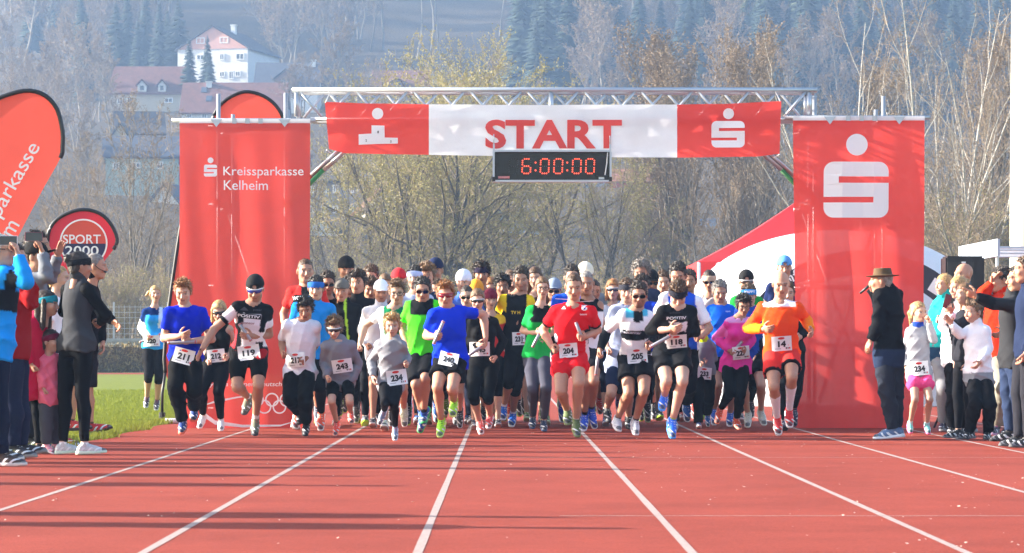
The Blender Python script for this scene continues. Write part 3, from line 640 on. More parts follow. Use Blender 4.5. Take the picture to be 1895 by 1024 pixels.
V_, F_ = s_emblem(24 / GS, 22 / GS); print_on('emblem', V_, F_, gx(391), gz_(317), fdl, PW, lb)
V_, F_ = disc(5.4 / GS); print_on('emblem_dot', V_, F_, gx(391), gz_(298), fdl, PW, lb)
V_, F_ = fit_text('Kreissparkasse', 148 / GS, 21.5 / GS, .004); print_on('lettering', V_, F_, gx(489), gz_(320.4), fdl, PW, lb)
V_, F_ = fit_text('Kelheim', 81 / GS, 18 / GS, .004); print_on('lettering', V_, F_, gx(456.5), gz_(344), fdl, PW, lb)
V_, F_ = fit_text('Olympia Partner Deutschland', 170 / GS, 11 / GS, .006); V_ = [Vector((v.x + .2 * v.y, v.y, 0)) for v in V_]; print_on('lettering', V_, F_, gx(461), gz_(712), fdl, PW, lb)
for (cx, cy) in ((476, 740), (504, 740), (531, 740), (490, 753), (518, 753)):
    V_, F_ = ring(10.2 / GS, 12.9 / GS); print_on('ring', V_, F_, gx(cx), gz_(cy), fdl, PW, lb, .008 + .001 * (cy > 745))
for pts in (((372, 752), (400, 741), (440, 734), (475, 731), (440, 737), (402, 745)), ((378, 762), (400, 778), (450, 786), (520, 786), (560, 776), (520, 789), (450, 791), (400, 786), (382, 774))):
    V_ = [(gx(x), gz_(y)) for x, y in pts]; print_on('swoosh', V_, [tuple(range(len(V_)))], 0, 0, fdl, PW, lb)
rb, fdr = tower_banner('tall red banner with giant white emblem behind the man in the hat', 1466, 1709, 222, 795, 11, .05)
V_, F_ = s_emblem(120 / GS, 103 / GS); print_on('emblem', V_, F_, gx(1583), gz_(352), fdr, PW, rb)
V_, F_ = disc(20 / GS, 40); print_on('emblem_dot', V_, F_, gx(1584), gz_(269), fdr, PW, rb)
# --- start banner over the track
sb = empty('start_banner', (0, 0, 0)); tag(sb, 'red and white banner reading START hung from the truss', 'banner')
def bdep(x, z): return GD - .11 + .016 * math.sin(x * 3.1 + z * 2) + .008 * math.sin(x * 9 - z * 6) + .006 * math.sin(x * 4 + z * 26) * min(1, abs(x) / 2.2) ** 2 + .02 * ((gz_(285) - z) if z < gz_(285) else 0)
def bx(px, py):          # slack outline of the banner
    return gx(px), gz_(py)
def strip(name, x0, x1, tops, bots, m, nx):
    def fx(u, v):
        px = x0 + (x1 - x0) * u; t = np.interp(px, tops[0], tops[1]); b = np.interp(px, bots[0], bots[1])
        xx = px + (8 * (1 - v) * max(0, 1 - u * 6) if x0 < 610 else 0) - (3 * (1 - v) * max(0, u * 6 - 5) if x1 > 1440 else 0)
        return gx(xx), gz_(b + (t - b) * v)
    return cloth(name, 0, 1, 0, 1, bdep, m, sb, nx, 14, fx)
TOPS = ([602, 680, 794, 1020, 1252, 1340, 1444], [190, 193, 195, 196, 195, 194, 189]); BOTS = ([602, 640, 794, 1020, 1252, 1400, 1444], [277, 285, 288, 292, 293, 291, 286])
strip('red_panel', 602, 794, TOPS, BOTS, M['red_cloth'], 26); strip('white_panel', 794.2, 1252, TOPS, BOTS, M['white_cloth'], 50); strip('red_panel', 1252.2, 1444, TOPS, BOTS, M['red_cloth'], 26)
M['start_red'] = mat('start_letter_red', (.80, .075, .06), .7, tl=.1)
V_, F_ = fit_text('START', 252 / GS, 54 / GS, .032, 1.0); print_on('lettering', V_, F_, gx(1024), gz_(250), bdep, M['start_red'], sb, .012)
V_, F_ = disc(10.5 / GS); print_on('emblem_dot', V_, F_, gx(699.5), gz_(212), bdep, PW, sb, .012)
V_ = [(gx(520 + x / 3.79), gz_(130 + y / 3.79)) for x, y in ((548, 455), (638, 450), (638, 392), (728, 395), (730, 478), (822, 480), (822, 520), (700, 522), (548, 528))]
print_on('podium_emblem', V_, [tuple(range(len(V_)))[::-1]], 0, 0, bdep, PW, sb, .012)
for px, t in ((678.5, '2'), (700.5, '1'), (724, '3')):
    V_, F_ = fit_text(t, 2.2 / GS, 4.5 / GS, .03); print_on('lettering', V_, F_, gx(px), gz_({'2': 261.5, '1': 246, '3': 263.5}[t]), bdep, M['print_black'], sb, .014, cut=0)
V_, F_ = s_emblem(61 / GS, 49 / GS); print_on('emblem', V_, F_, gx(1346), gz_(250), bdep, PW, sb, .012)
V_, F_ = disc(10 / GS); print_on('emblem_dot', V_, F_, gx(1347), gz_(212), bdep, PW, sb, .012)
for px, py in ((605, 279), (1441, 287), (603, 192), (1443, 191)): MB().tube([(gx(px), GD - .1, gz_(py)), (gx(px + (9 if px < 1000 else -9)), GD - .03, gz_(py + (6 if py > 200 else -22)))], .007, 6).build('tie', M['white'], sb)
# --- race clock
ck = empty('race_clock', (0, 0, 0)); tag(ck, 'black digital race clock with red digits under the start banner', 'clock')
cy = GD - .22; x0, x1, z1, z0 = gx(914), gx(1128), gz_(284), gz_(336)
hb = MB().box(((x0 + x1) / 2, cy + .05, (z0 + z1) / 2), (x1 - x0, .10, z1 - z0)).build('housing', mat('clock_face', (.010, .008, .009), .25), ck)
for c, d in ((((x0 + x1) / 2, cy - .004, z1 + .010), (x1 - x0 + .02, .13, .022)), (((x0 + x1) / 2, cy - .004, z0 - .010), (x1 - x0 + .02, .13, .022)), ((x0 - .002, cy - .006, (z0 + z1) / 2), (.022, .135, z1 - z0)), ((x1 + .002, cy - .006, (z0 + z1) / 2), (.022, .135, z1 - z0))): MB().box(c, d).build('frame', M['alu'], ck)
for x in (x0, x1):
    MB().box((x, cy - .012, z0 + .01), (.034, .14, .05)).build('bracket', M['black'], ck)
    MB().box((x, cy + .0, z1 + .04), (.02, .05, .10)).build('hanger', M['alu'], ck)
    pole((x, cy + .02, z1 + .07), (x, ty0, zb), .007, 'hanger', M['steel'], ck)
M['led'] = mat('lit_led', (1.0, .09, .04), .4, emit=.6); M['led_off'] = mat('unlit_led', (.05, .055, .06), .4)
SEG = {'8': 'abcdefg', '6': 'acdefg', '0': 'abcdef', '-': ''}
def clock_digit(px, ch, lit=True):
    w, h = 7.6, 13.3; dots = []
    pos = {'a': [(-3.8, -h), (0, -h), (3.8, -h)], 'g': [(-3.8, 0), (0, 0), (3.8, 0)], 'd': [(-3.8, h), (0, h), (3.8, h)],
           'f': [(-w, -10.3), (-w, -6.6), (-w, -3)], 'b': [(w, -10.3), (w, -6.6), (w, -3)], 'e': [(-w, 3), (-w, 6.6), (-w, 10.3)], 'c': [(w, 3), (w, 6.6), (w, 10.3)]}
    on, offm = MB(), MB()
    for sname, pl in pos.items():
        for (dx, dy) in pl:
            tgt = on if (lit and sname in SEG[ch]) else offm
            r = .0085 if tgt is on else .005
            X, Z = gx(px + dx - dy * .04), gz_(310 + dy); tgt.tube([(X, cy - .001, Z), (X, cy - .007, Z)], r, 8)
    if on.v: on.build('digit', M['led'], ck)
    if offm.v: offm.build('unlit_digit', M['led_off'], ck)
clock_digit(950, '8', False)
for px, ch in ((974, '6'), (1007.5, '0'), (1032.5, '0'), (1066.5, '0'), (1091, '0')): clock_digit(px, ch)
for px in (990.7, 1049):
    m_ = MB()
    for py in (303.4, 317.7): m_.tube([(gx(px), cy - .001, gz_(py)), (gx(px), cy - .008, gz_(py))], .010, 8)
    m_.build('colon', M['led'], ck)
MB().box((gx(1112), cy - .02, gz_(310.5)), (20.5 / GS, .04, 34 / GS)).build('receiver_box', M['black'], ck)
MB().tube([(gx(1123), cy - .05, gz_(285)), (gx(1121.5), cy - .05, gz_(305)), (gx(1118), cy - .05, gz_(327))], .007, 6).build('cable', M['white'], ck)
MB().box((gx(932.5), cy - .003, gz_(330.5)), (21 / GS, .006, 4.2 / GS)).build('maker_plate', mat('pink_plate', (.75, .25, .22), .6), ck)
MB().box((gx(1112), cy - .003, gz_(332)), (10 / GS, .006, 4 / GS)).build('label_plate', M['white'], ck)

# ------------------------------------------------------------------ flags
def flag(label, D, pts, edge, base, seed, poleside, mat_=None, rip=.03):
    k = D / F; P = [((x - CX) * k, EYE + (CY - y) * k) for x, y in pts]
    r = empty('beach_flag', (0, 0, 0)); tag(r, label, 'flag')
    a = random.Random(seed).random() * 6
    def fd(x, z): return D + rip * .35 * math.sin(x * 2.2 + z * 1.6 + a) + rip * .05 * math.sin(x * 17 - z * 11 + a)
    V, Fs = grid_cut([Vector((x, z, 0)) for x, z in P], [tuple(range(len(P)))], .10)
    me = bpy.data.meshes.new('cloth'); me.from_pydata([(p.x, fd(p.x, p.y), p.y) for p in V], [], Fs); me.update(); me.materials.append(mat_ or M['red_flag']); me.polygons.foreach_set('use_smooth', [True] * len(Fs)); link('cloth', me, r)
    E = [P[i] for i in edge]; sm = []
    for i in range(len(E) - 1):
        for q in range(4): t = q / 4; sm.append((E[i][0] * (1 - t) + E[i + 1][0] * t, E[i][1] * (1 - t) + E[i + 1][1] * t))
    sm.append(E[-1])
    MB().tube([(x, fd(x, z), z) for x, z in sm], .022, 8).build('sleeve', M['black'], r, True)
    e0 = E[poleside]; bxp = (base - CX) * k
    MB().tube([(e0[0], fd(*e0), e0[1]), (bxp, D, .35), (bxp, D, .03)], .018, 8).build('pole', M['black'], r, True)
    m_ = MB(); m_.tube([(bxp - .45, D, .02), (bxp + .45, D, .02)], .016, 6); m_.tube([(bxp, D - .45, .02), (bxp, D + .45, .02)], .016, 6); m_.tube([(bxp, D, 0.0), (bxp, D, .12)], .04, 8); m_.build('base', M['black'], r)
    return r, fd, k
def smooth_outline(pts, closed=True, q=3):
    out = []; n = len(pts)
    for i in range(n):
        p0, p1, p2, p3 = [np.array(pts[(i + j) % n], float) for j in (-1, 0, 1, 2)]
        for s in range(q):
            t = s / q; out.append(tuple(.5 * ((2 * p1) + (-p0 + p2) * t + (2 * p0 - 5 * p1 + 4 * p2 - p3) * t * t + (-p0 + 3 * p1 - 3 * p2 + p3) * t ** 3)))
    return out
o1 = smooth_outline([(-150, 520), (-115, 340), (-72, 238), (-20, 192), (20, 174), (55, 168), (85, 178), (106, 203), (116, 243), (116, 272), (112, 293), (80, 350), (40, 425), (-20, 540), (-60, 615), (-95, 660)])
fl, fd1, k1 = flag('large coral feather flag with white bank lettering, cut by the picture edge', 29.5, o1, range(0, 31), -135, 5, 0)
for s_, cx, cy_, ln, ht in (('Kreissparkasse', 2, 382, 262, 36), ('Kelheim', -8, 466, 130, 30)):
    V_, F_ = fit_text(s_, ln * k1, ht * k1, .004); print_on('lettering', V_, F_, (cx - CX) * k1, EYE + (CY - cy_) * k1, fd1, PW, fl, .012, math.radians(60), .1)
o2 = smooth_outline([(88, 446), (92, 424), (106, 406), (130, 393), (156, 388), (184, 395), (204, 413), (217, 442), (210, 462), (190, 488), (158, 540), (140, 600), (120, 690), (106, 720), (96, 640), (92, 540), (90, 480)])
f2, fd2, k2 = flag('round-topped red flag with a sports shop disc behind the spectators', 36, o2, range(0, 25), 108, 6, 0, mat('crimson_flag', (.62, .03, .05), .7, tl=.35))
X2, Z2 = (155 - CX) * k2, EYE + (CY - 450) * k2
V_, F_ = disc(43 * k2, 48); print_on('disc', V_, F_, X2, Z2, fd2, mat('disc_red', (.75, .10, .06), .6, tl=.2), f2, .01)
n_ = 24; V_ = [(43 * k2 * math.cos(math.pi + .03 + (math.pi - .06) * i / n_), 43 * k2 * math.sin(math.pi + .03 + (math.pi - .06) * i / n_)) for i in range(n_ + 1)]
print_on('disc_half', V_, [tuple(range(n_ + 1))], X2, Z2, fd2, mat('disc_navy', (.02, .02, .08), .6), f2, .014)
V_, F_ = ring(41.5 * k2, 44.5 * k2, 48); print_on('disc_rim', V_, F_, X2, Z2, fd2, M['print_white'], f2, .018)
for s_, y_, w_ in (('SPORT', 443, 70), ('2000', 464, 62)):
    V_, F_ = fit_text(s_, w_ * k2, 17 * k2, .012); print_on('lettering', V_, F_, (152 - CX) * k2, EYE + (CY - y_) * k2, fd2, M['print_white'], f2, .022)
o3 = smooth_outline([(366, 290), (395, 216), (412, 190), (438, 174), (460, 170), (488, 178), (510, 195), (524, 220), (530, 262), (520, 330), (480, 480), (420, 640), (340, 720), (306, 690), (309, 600), (322, 500), (340, 390)])
f3, fd3, k3 = flag('tall red feather flag whose round top shows above the left banner', 37.2, o3, list(range(39, 51)) + list(range(0, 24)), 300, 8, 0)

# ------------------------------------------------------------------ right-hand backdrop: tents, shelter, pole, loudspeaker
k = 62 / F
fp = MB().tube([((1901 - CX) * k, 62, 0), ((1901 - CX) * k, 62, 4), ((1902 - CX) * k, 62, 16)], [.37, .35, .27], 32).build('floodlight_pole', mat('cream_mast_paint', (.54, .53, .45), .45, noise=.03, nscale=1), None, True)
tag(fp, 'thick cream floodlight mast at the picture edge beside the birches', 'mast')
dt = empty('dome_tent', (0, 0, 0)); tag(dt, 'white inflatable dome tent with a dark sponsor band behind the right banner', 'tent')
kd = 47 / F; dcx, rx, ry, rz_ = (1575 - CX) * kd, 2.42, 2.2, 2.95
V_ = []; nu, nv = 64, 40
for j in range(nv + 1):
    for i in range(nu + 1):
        a = 2 * math.pi * i / nu; b = math.pi / 2 * j / nv
        zz = rz_ * math.sin(b);  c = 2.62 * math.sqrt(max(0, 1 - (zz / 2.95) ** 3.3)); lobe = 1 + .03 * math.cos(4 * a)
        V_.append((dcx + c * math.cos(a) * lobe, 49 + .9 * c * math.sin(a) * lobe, zz * .955))
ii = np.array([[j * (nu + 1) + i for i in range(nu)] for j in range(nv)]).ravel()
link('canopy', np_mesh('canopy', V_, np.stack([ii, ii + 1, ii + nu + 2, ii + nu + 1], 1), mats=[mat('white_tent_fabric', (.78, .79, .82), .5, noise=.03, nscale=1, tl=.25)]), dt)
arch = []
for i in range(41):
    a = math.pi * i / 40; arch.append((dcx + .1 - 1.95 * math.cos(a), 46.45 - .1 * math.sin(a), 2.2 * math.sin(a) ** .9 + .02))
m_ = MB(); vs = []; 
for i, p in enumerate(arch):
    c = Vector((dcx + .1, p[1], .0)); d = (Vector(p) - c).normalized(); vs += [Vector(p) - d * .19, Vector(p) + d * .19]
m_.add(vs, [(2 * i, 2 * i + 2, 2 * i + 3, 2 * i + 1) for i in range(40)]); m_.build('sponsor_band', mat('navy_band', (.02, .022, .035), .6), dt)
for i in list(range(3, 13)) + list(range(28, 39)):
    if i % 2: continue
    p = Vector(arch[i]); c = Vector((dcx + .1, p.y, 0)); d = (p - c).normalized(); t = Vector((-d.z, 0, d.x)); q = .11
    MB().add([p - d * q - t * q + Vector((0, -.006, 0)), p + d * q - t * q + Vector((0, -.006, 0)), p + d * q + t * q + Vector((0, -.006, 0)), p - d * q + t * q + Vector((0, -.006, 0))], [(0, 1, 2, 3)]).build('sponsor_plate', M['print_white'], dt)
V_, F_ = fit_text('info', .34, .17, .01); o = print_on('lettering', V_, F_, 0, 0, lambda x, z: 0, M['print_white'], dt, .0, math.radians(22), 0); o.location = ((1462 - CX) * kd, 46.33, EYE + (CY - 512) * kd)
pt = empty('pavilion_tent', (0, 0, 0)); tag(pt, 'red peaked pavilion tent left of the right banner', 'tent')
kp = 53 / F; ax_, hw_ = (1505 - CX) * kp, 2.0; zE, zA = EYE + (CY - 484) * kp, EYE + (CY - 356) * kp; yC = 55.0
cr = [(ax_ - hw_, yC - 2, zE), (ax_ + hw_, yC - 2, zE), (ax_ + hw_, yC + 2, zE), (ax_ - hw_, yC + 2, zE)]
M['red_tent'] = mat('red_tent_fabric', (.62, .03, .035), .6, tl=.3)
rf = MB(); vs = []; nn = 10
for s_ in range(4):
    a, b = Vector(cr[s_]), Vector(cr[(s_ + 1) % 4]); ap = Vector((ax_, yC, zA)); rows = []
    for j in range(nn + 1):
        t = j / nn; row = []
        for i in range(9):
            e = a.lerp(b, i / 8); p = e.lerp(ap, t); p.z -= .07 * math.sin(math.pi * t) * (1 - .3 * t); row.append(p)
        rows.append(row)
    n0 = len(vs); 
    for row in rows: vs += row
    rf.add([p for row in rows for p in row], [(j * 9 + i, j * 9 + i + 1, (j + 1) * 9 + i + 1, (j + 1) * 9 + i) for j in range(nn) for i in range(8)])
rf.build('roof', M['red_tent'], pt, True)
for s_ in range(4):
    a, b = Vector(cr[s_]), Vector(cr[(s_ + 1) % 4]); d = Vector((0, 0, -.32))
    MB().add([a, b, b + d, a + d], [(0, 1, 2, 3)]).build('valance', M['red_tent'], pt)
    MB().tube([a + Vector((0, 0, -.02)), (a.x, a.y, 0)], .03, 8).build('leg', M['alu'], pt)
for px in (1330, 1420):
    V_, F_ = disc(5.5 * kp); print_on('emblem_dot', V_, F_, (px - CX) * kp, EYE + (CY - 491) * kp, lambda x, z: yC - 2.0, PW, pt, .01, cut=0)
    V_, F_ = s_emblem(15 * kp, 13 * kp); print_on('emblem', V_, F_, (px - 3 - CX) * kp, EYE + (CY - 505) * kp, lambda x, z: yC - 2.0, PW, pt, .01, cut=0)
# bench shelter with curved ribbed roof
sh = empty('bench_shelter', (0, 0, 0)); tag(sh, 'bench shelter with a curved translucent roof by the mast', 'shelter')
ks = 52 / F; sx0 = (1822 - CX) * ks; m_ = MB(); prof = []
for i in range(13):
    t = i / 12; prof.append((52.2 + 1.6 * t, EYE + (CY - 490) * ks + .34 * math.sin(math.pi * (.12 + .5 * t)) + (0 if t < .8 else -.3 * (t - .8))))
M['poly'] = mat('ribbed_polycarbonate', (.62, .66, .72), .25, tl=.5)
m_.add([(x, y, z) for x in (sx0, sx0 + 5) for y, z in prof], [(i, i + 1, 13 + i + 1, 13 + i) for i in range(12)]); m_.build('roof', M['poly'], sh, True)
for q in range(5):
    MB().tube([(sx0 + q * 1.2 + .02, y, z + .012) for y, z in prof], .022, 6).build('rib', M['alu'], sh)
    MB().tube([(sx0 + q * 1.2 + .02, prof[-1][0], prof[-1][1]), (sx0 + q * 1.2 + .02, 53.9, 0)], .03, 8).build('post', M['alu'], sh)
for i in range(0, 13, 2): MB().tube([(sx0, prof[i][0], prof[i][1] + .01), (sx0 + 5, prof[i][0], prof[i][1] + .01)], .010, 5).build('purlin', M['alu'], sh)
sg = empty('sign_board', (0, 0, 0)); tag(sg, 'pale blue-white sign board on posts above the loudspeaker', 'sign')
kk = 46 / F; A = at(1774, 472, 46.6); B_ = at(1846, 458, 45.2); hh = 15.5 * kk
d = (B_ - A); nrm = Vector((d.y, -d.x, 0)).normalized()
m_ = MB(); m_.add([A + Vector((0, 0, -hh)), B_ + Vector((0, 0, -hh)), B_ + Vector((0, 0, hh)), A + Vector((0, 0, hh)), A + Vector((0, 0, -hh)) - nrm * .04, B_ + Vector((0, 0, -hh)) - nrm * .04, B_ + Vector((0, 0, hh)) - nrm * .04, A + Vector((0, 0, hh)) - nrm * .04], [(0, 1, 2, 3), (7, 6, 5, 4), (0, 4, 5, 1), (1, 5, 6, 2), (2, 6, 7, 3), (3, 7, 4, 0)])
m_.build('board', mat('pale_board', (.42, .50, .60), .5), sg)
for t in (.06, .9):
    for j in range(4):
        c = A.lerp(B_, t) + Vector((0, 0, hh * (.55 - .36 * j))) + nrm * .004; dd = d.normalized() * .035
        MB().add([c - dd - Vector((0, 0, .012)), c + dd - Vector((0, 0, .012)), c + dd + Vector((0, 0, .012)), c - dd + Vector((0, 0, .012))], [(0, 1, 2, 3)]).build('mark', mat('grey_mark', (.3, .35, .4)) if 'grey_mark' not in bpy.data.materials else bpy.data.materials['grey_mark'], sg)
for t in (.1, .9):
    p = A.lerp(B_, t) - nrm * .06; MB().tube([(p.x, p.y, 0), (p.x, p.y, p.z + hh * .8)], .025, 8).build('post', M['steel'], sg)
ls = empty('loudspeaker', (0, 0, 0)); tag(ls, 'black loudspeaker on a stand behind the spectators on the right', 'speaker')
kl = 33.6 / F; X = (1781 - CX) * kl; zc = EYE + (CY - 512) * kl
bm = bmesh.new(); bmesh.ops.create_cube(bm, size=1); bmesh.ops.scale(bm, vec=(71 * kl, .40, 74 * kl), verts=bm.verts); bmesh.ops.bevel(bm, geom=bm.edges[:], offset=.02, segments=2, affect='EDGES')
me = bpy.data.meshes.new('cabinet'); bm.to_mesh(me); bm.free(); me.materials.append(M['black']); link('cabinet', me, ls, loc=(X, 33.6, zc))
MB().box((X - .05, 33.39, zc - .02), (48 * kl, .02, 58 * kl)).build('grille', mat('grille_mesh', (.02, .02, .022), .3, noise=.5, nscale=90), ls)
MB().box((X - .02, 33.375, zc + .15), (.045, .006, .018)).build('badge', M['white'], ls)
MB().tube([(X, 33.6, zc - .2), (X, 33.6, .3)], .02, 8).build('stand_pole', M['black'], ls)
for a in (0, 2.1, 4.2): MB().tube([(X, 33.6, .75), (X + .5 * math.cos(a), 33.6 + .5 * math.sin(a), .02)], .013, 6).build('leg', M['black'], ls)
# ------------------------------------------------------------------ distance-field modelling of figures
f32 = np.float32
class Field:
    def __init__(s, lo, hi, h):
        s.h = h; s.ax = [np.arange(lo[i], hi[i] + h, h, dtype=f32) for i in range(3)]
        s.F = np.full([len(a) for a in s.ax], .5, f32)
    def box(s, lo, hi, pad):
        sl = []; g = []
        for i in range(3):
            a = max(0, np.searchsorted(s.ax[i], lo[i] - pad) - 1); b = min(len(s.ax[i]), np.searchsorted(s.ax[i], hi[i] + pad) + 1)
            sl.append(slice(a, max(b, a + 1))); sh = [1, 1, 1]; sh[i] = -1; g.append(s.ax[i][sl[-1]].reshape(sh))
        return tuple(sl), g
    def put(s, sl, d, k):
        o = s.F[sl]
        if k > 0:
            h = np.clip(.5 + .5 * (o - d) / k, 0, 1); s.F[sl] = o + (d - o) * h - k * h * (1 - h)
        else: s.F[sl] = np.minimum(o, d)
    def cap(s, a, b, ra, rb, k=.015, flat=False, sub=False, flata=False):
        a = np.asarray(a, f32); b = np.asarray(b, f32); m = max(ra, rb)
        sl, (X, Y, Z) = s.box(np.minimum(a, b) - m, np.maximum(a, b) + m, k + 2 * s.h)
        ba = b - a; L2 = float(ba @ ba) + 1e-9
        t = ((X - a[0]) * ba[0] + (Y - a[1]) * ba[1] + (Z - a[2]) * ba[2]) / f32(L2)
        tt = np.clip(t, -9 if flata else 0, 9 if flat else 1); r = ra + np.clip(tt, 0, 1) * f32(rb - ra)
        d = np.sqrt((X - a[0] - tt * ba[0]) ** 2 + (Y - a[1] - tt * ba[1]) ** 2 + (Z - a[2] - tt * ba[2]) ** 2) - r
        L = math.sqrt(L2)
        if flat: d = np.maximum(d, (t - 1) * L)
        if flata: d = np.maximum(d, -t * L)
        if sub: s.F[sl] = np.maximum(s.F[sl], -d)
        else: s.put(sl, d, k)
    def ell(s, c, r, k=.015, R=None, sub=False):
        c = np.asarray(c, f32); r = np.asarray(r, f32); m = float(r.max())
        sl, (X, Y, Z) = s.box(c - m, c + m, k + 2 * s.h)
        x, y, z = X - c[0], Y - c[1], Z - c[2]
        if R is not None:
            R = np.asarray(R, f32); x, y, z = [x * R[0, i] + y * R[1, i] + z * R[2, i] for i in range(3)]
        q = np.sqrt((x / r[0]) ** 2 + (y / r[1]) ** 2 + (z / r[2]) ** 2); d = (q - 1) * f32(r.min())
        if sub:
            o = s.F[sl]; d = -d; h = np.clip(.5 - .5 * (o - d) / max(k, 1e-4), 0, 1); s.F[sl] = o + (d - o) * h + k * h * (1 - h)
        else: s.put(sl, d, k)
    def loft(s, P, axis, L, s0, s1, f0, f1, T, Wd, Hd, k=.02, t0=None, t1=None, dz=None):
        """elliptic trunk along axis, its side axis turning from s0 to s1"""
        m = max(max(Wd), max(Hd)); e0 = P + axis * (L * T[0]); e1 = P + axis * (L * T[-1])
        sl, (X, Y, Z) = s.box(np.minimum(e0, e1) - m, np.maximum(e0, e1) + m, k + 2 * s.h)
        x, y, z = X - P[0], Y - P[1], Z - P[2]
        t = (x * axis[0] + y * axis[1] + z * axis[2]) / f32(L); tc = np.clip(t, 0, 1)
        sx = (x * s0[0] + y * s0[1] + z * s0[2]) * (1 - tc) + (x * s1[0] + y * s1[1] + z * s1[2]) * tc
        dy = (x * f0[0] + y * f0[1] + z * f0[2]) * (1 - tc) + (x * f1[0] + y * f1[1] + z * f1[2]) * tc
        w = np.interp(t, T, Wd).astype(f32); h = np.interp(t, T, Hd).astype(f32)
        q = np.sqrt((sx / w) ** 2 + (dy / h) ** 2); d = (q - 1) * np.minimum(w, h)
        a = T[0] if t0 is None else t0; b = T[-1] if t1 is None else t1
        d = np.maximum(d, np.maximum((t - b) * f32(L), (a - t) * f32(L)))
        s.put(sl, d.astype(f32), k)
    def ripple(s, amp, seed, fr=(28, 22, 17)):
        g = np.random.default_rng(seed); ph = g.random(6) * 6.28
        X = s.ax[0].reshape(-1, 1, 1); Y = s.ax[1].reshape(1, -1, 1); Z = s.ax[2].reshape(1, 1, -1)
        w = 1.6 * np.sin(Z * 6 + ph[3]) + 1.2 * np.sin(X * 7 + ph[4] + Y * 4)
        r1 = 1 - np.abs(np.sin(X * (fr[0] * .55) + Z * (fr[1] * .9) + ph[0] + w)); r2 = 1 - np.abs(np.sin(Z * (fr[1] * .8) - X * (fr[0] * .7) + Y * 9 + ph[1] - w))
        s.F -= (f32(amp) * (1.5 * r1 ** 3 * (.5 + .5 * np.sin(Z * 5 + ph[5])) + 1.3 * r2 ** 3 * (.5 - .5 * np.sin(Z * 5 + X * 6 + ph[5])))).astype(f32)
    def mesh(s):
        Fd = s.F; ins = Fd < 0; n = Fd.shape
        if not ins.any(): return np.zeros((0, 3), f32), np.zeros((0, 4), np.int32)
        c = ins[:-1, :-1, :-1].astype(np.int8).copy()
        for d in ((1, 0, 0), (0, 1, 0), (0, 0, 1), (1, 1, 0), (1, 0, 1), (0, 1, 1), (1, 1, 1)):
            c += ins[d[0]:n[0] - 1 + d[0], d[1]:n[1] - 1 + d[1], d[2]:n[2] - 1 + d[2]]
        I, J, K = np.nonzero((c > 0) & (c < 8)); N = len(I)
        idx = np.full(c.shape, -1, np.int32); idx[I, J, K] = np.arange(N)
        acc = np.zeros((N, 3), f32); cnt = np.zeros(N, f32)
        val = {}
        for d in np.ndindex(2, 2, 2): val[d] = Fd[I + d[0], J + d[1], K + d[2]]
        for d in np.ndindex(2, 2, 2):
            for a in range(3):
                if d[a]: continue
                e = list(d); e[a] = 1; v0 = val[d]; v1 = val[tuple(e)]; m = (v0 < 0) != (v1 < 0)
                if not m.any(): continue
                t = v0[m] / (v0[m] - v1[m]); p = np.tile(np.array(d, f32), (m.sum(), 1)); p[:, a] = t; acc[m] += p; cnt[m] += 1
        P = acc / cnt[:, None]
        V = np.stack([s.ax[0][I], s.ax[1][J], s.ax[2][K]], 1) + P * s.h
        Q = []
        for a in range(3):
            sl0 = [slice(None)] * 3; sl1 = [slice(None)] * 3; sl0[a] = slice(0, -1); sl1[a] = slice(1, None)
            A = ins[tuple(sl0)]; Bm = ins[tuple(sl1)]; ch = A != Bm
            i = list(np.nonzero(ch)); b, c2 = [(1, 2), (2, 0), (0, 1)][a]
            ok = (i[b] > 0) & (i[c2] > 0) & (i[b] < n[b] - 1) & (i[c2] < n[c2] - 1); i = [q[ok] for q in i]
            flip = A[i[0], i[1], i[2]]
            def cell(db, dc):
                q = [w.copy() for w in i]; q[b] -= db; q[c2] -= dc; return idx[q[0], q[1], q[2]]
            q = np.stack([cell(1, 1), cell(0, 1), cell(0, 0), cell(1, 0)], 1)
            q[~flip] = q[~flip][:, ::-1]; Q.append(q)
        return V, np.concatenate(Q)
def merge(parts):
    V = []; Q = []; n = 0
    for v, q in parts: V.append(v); Q.append(q + n); n += len(v)
    return np.concatenate(V), np.concatenate(Q)

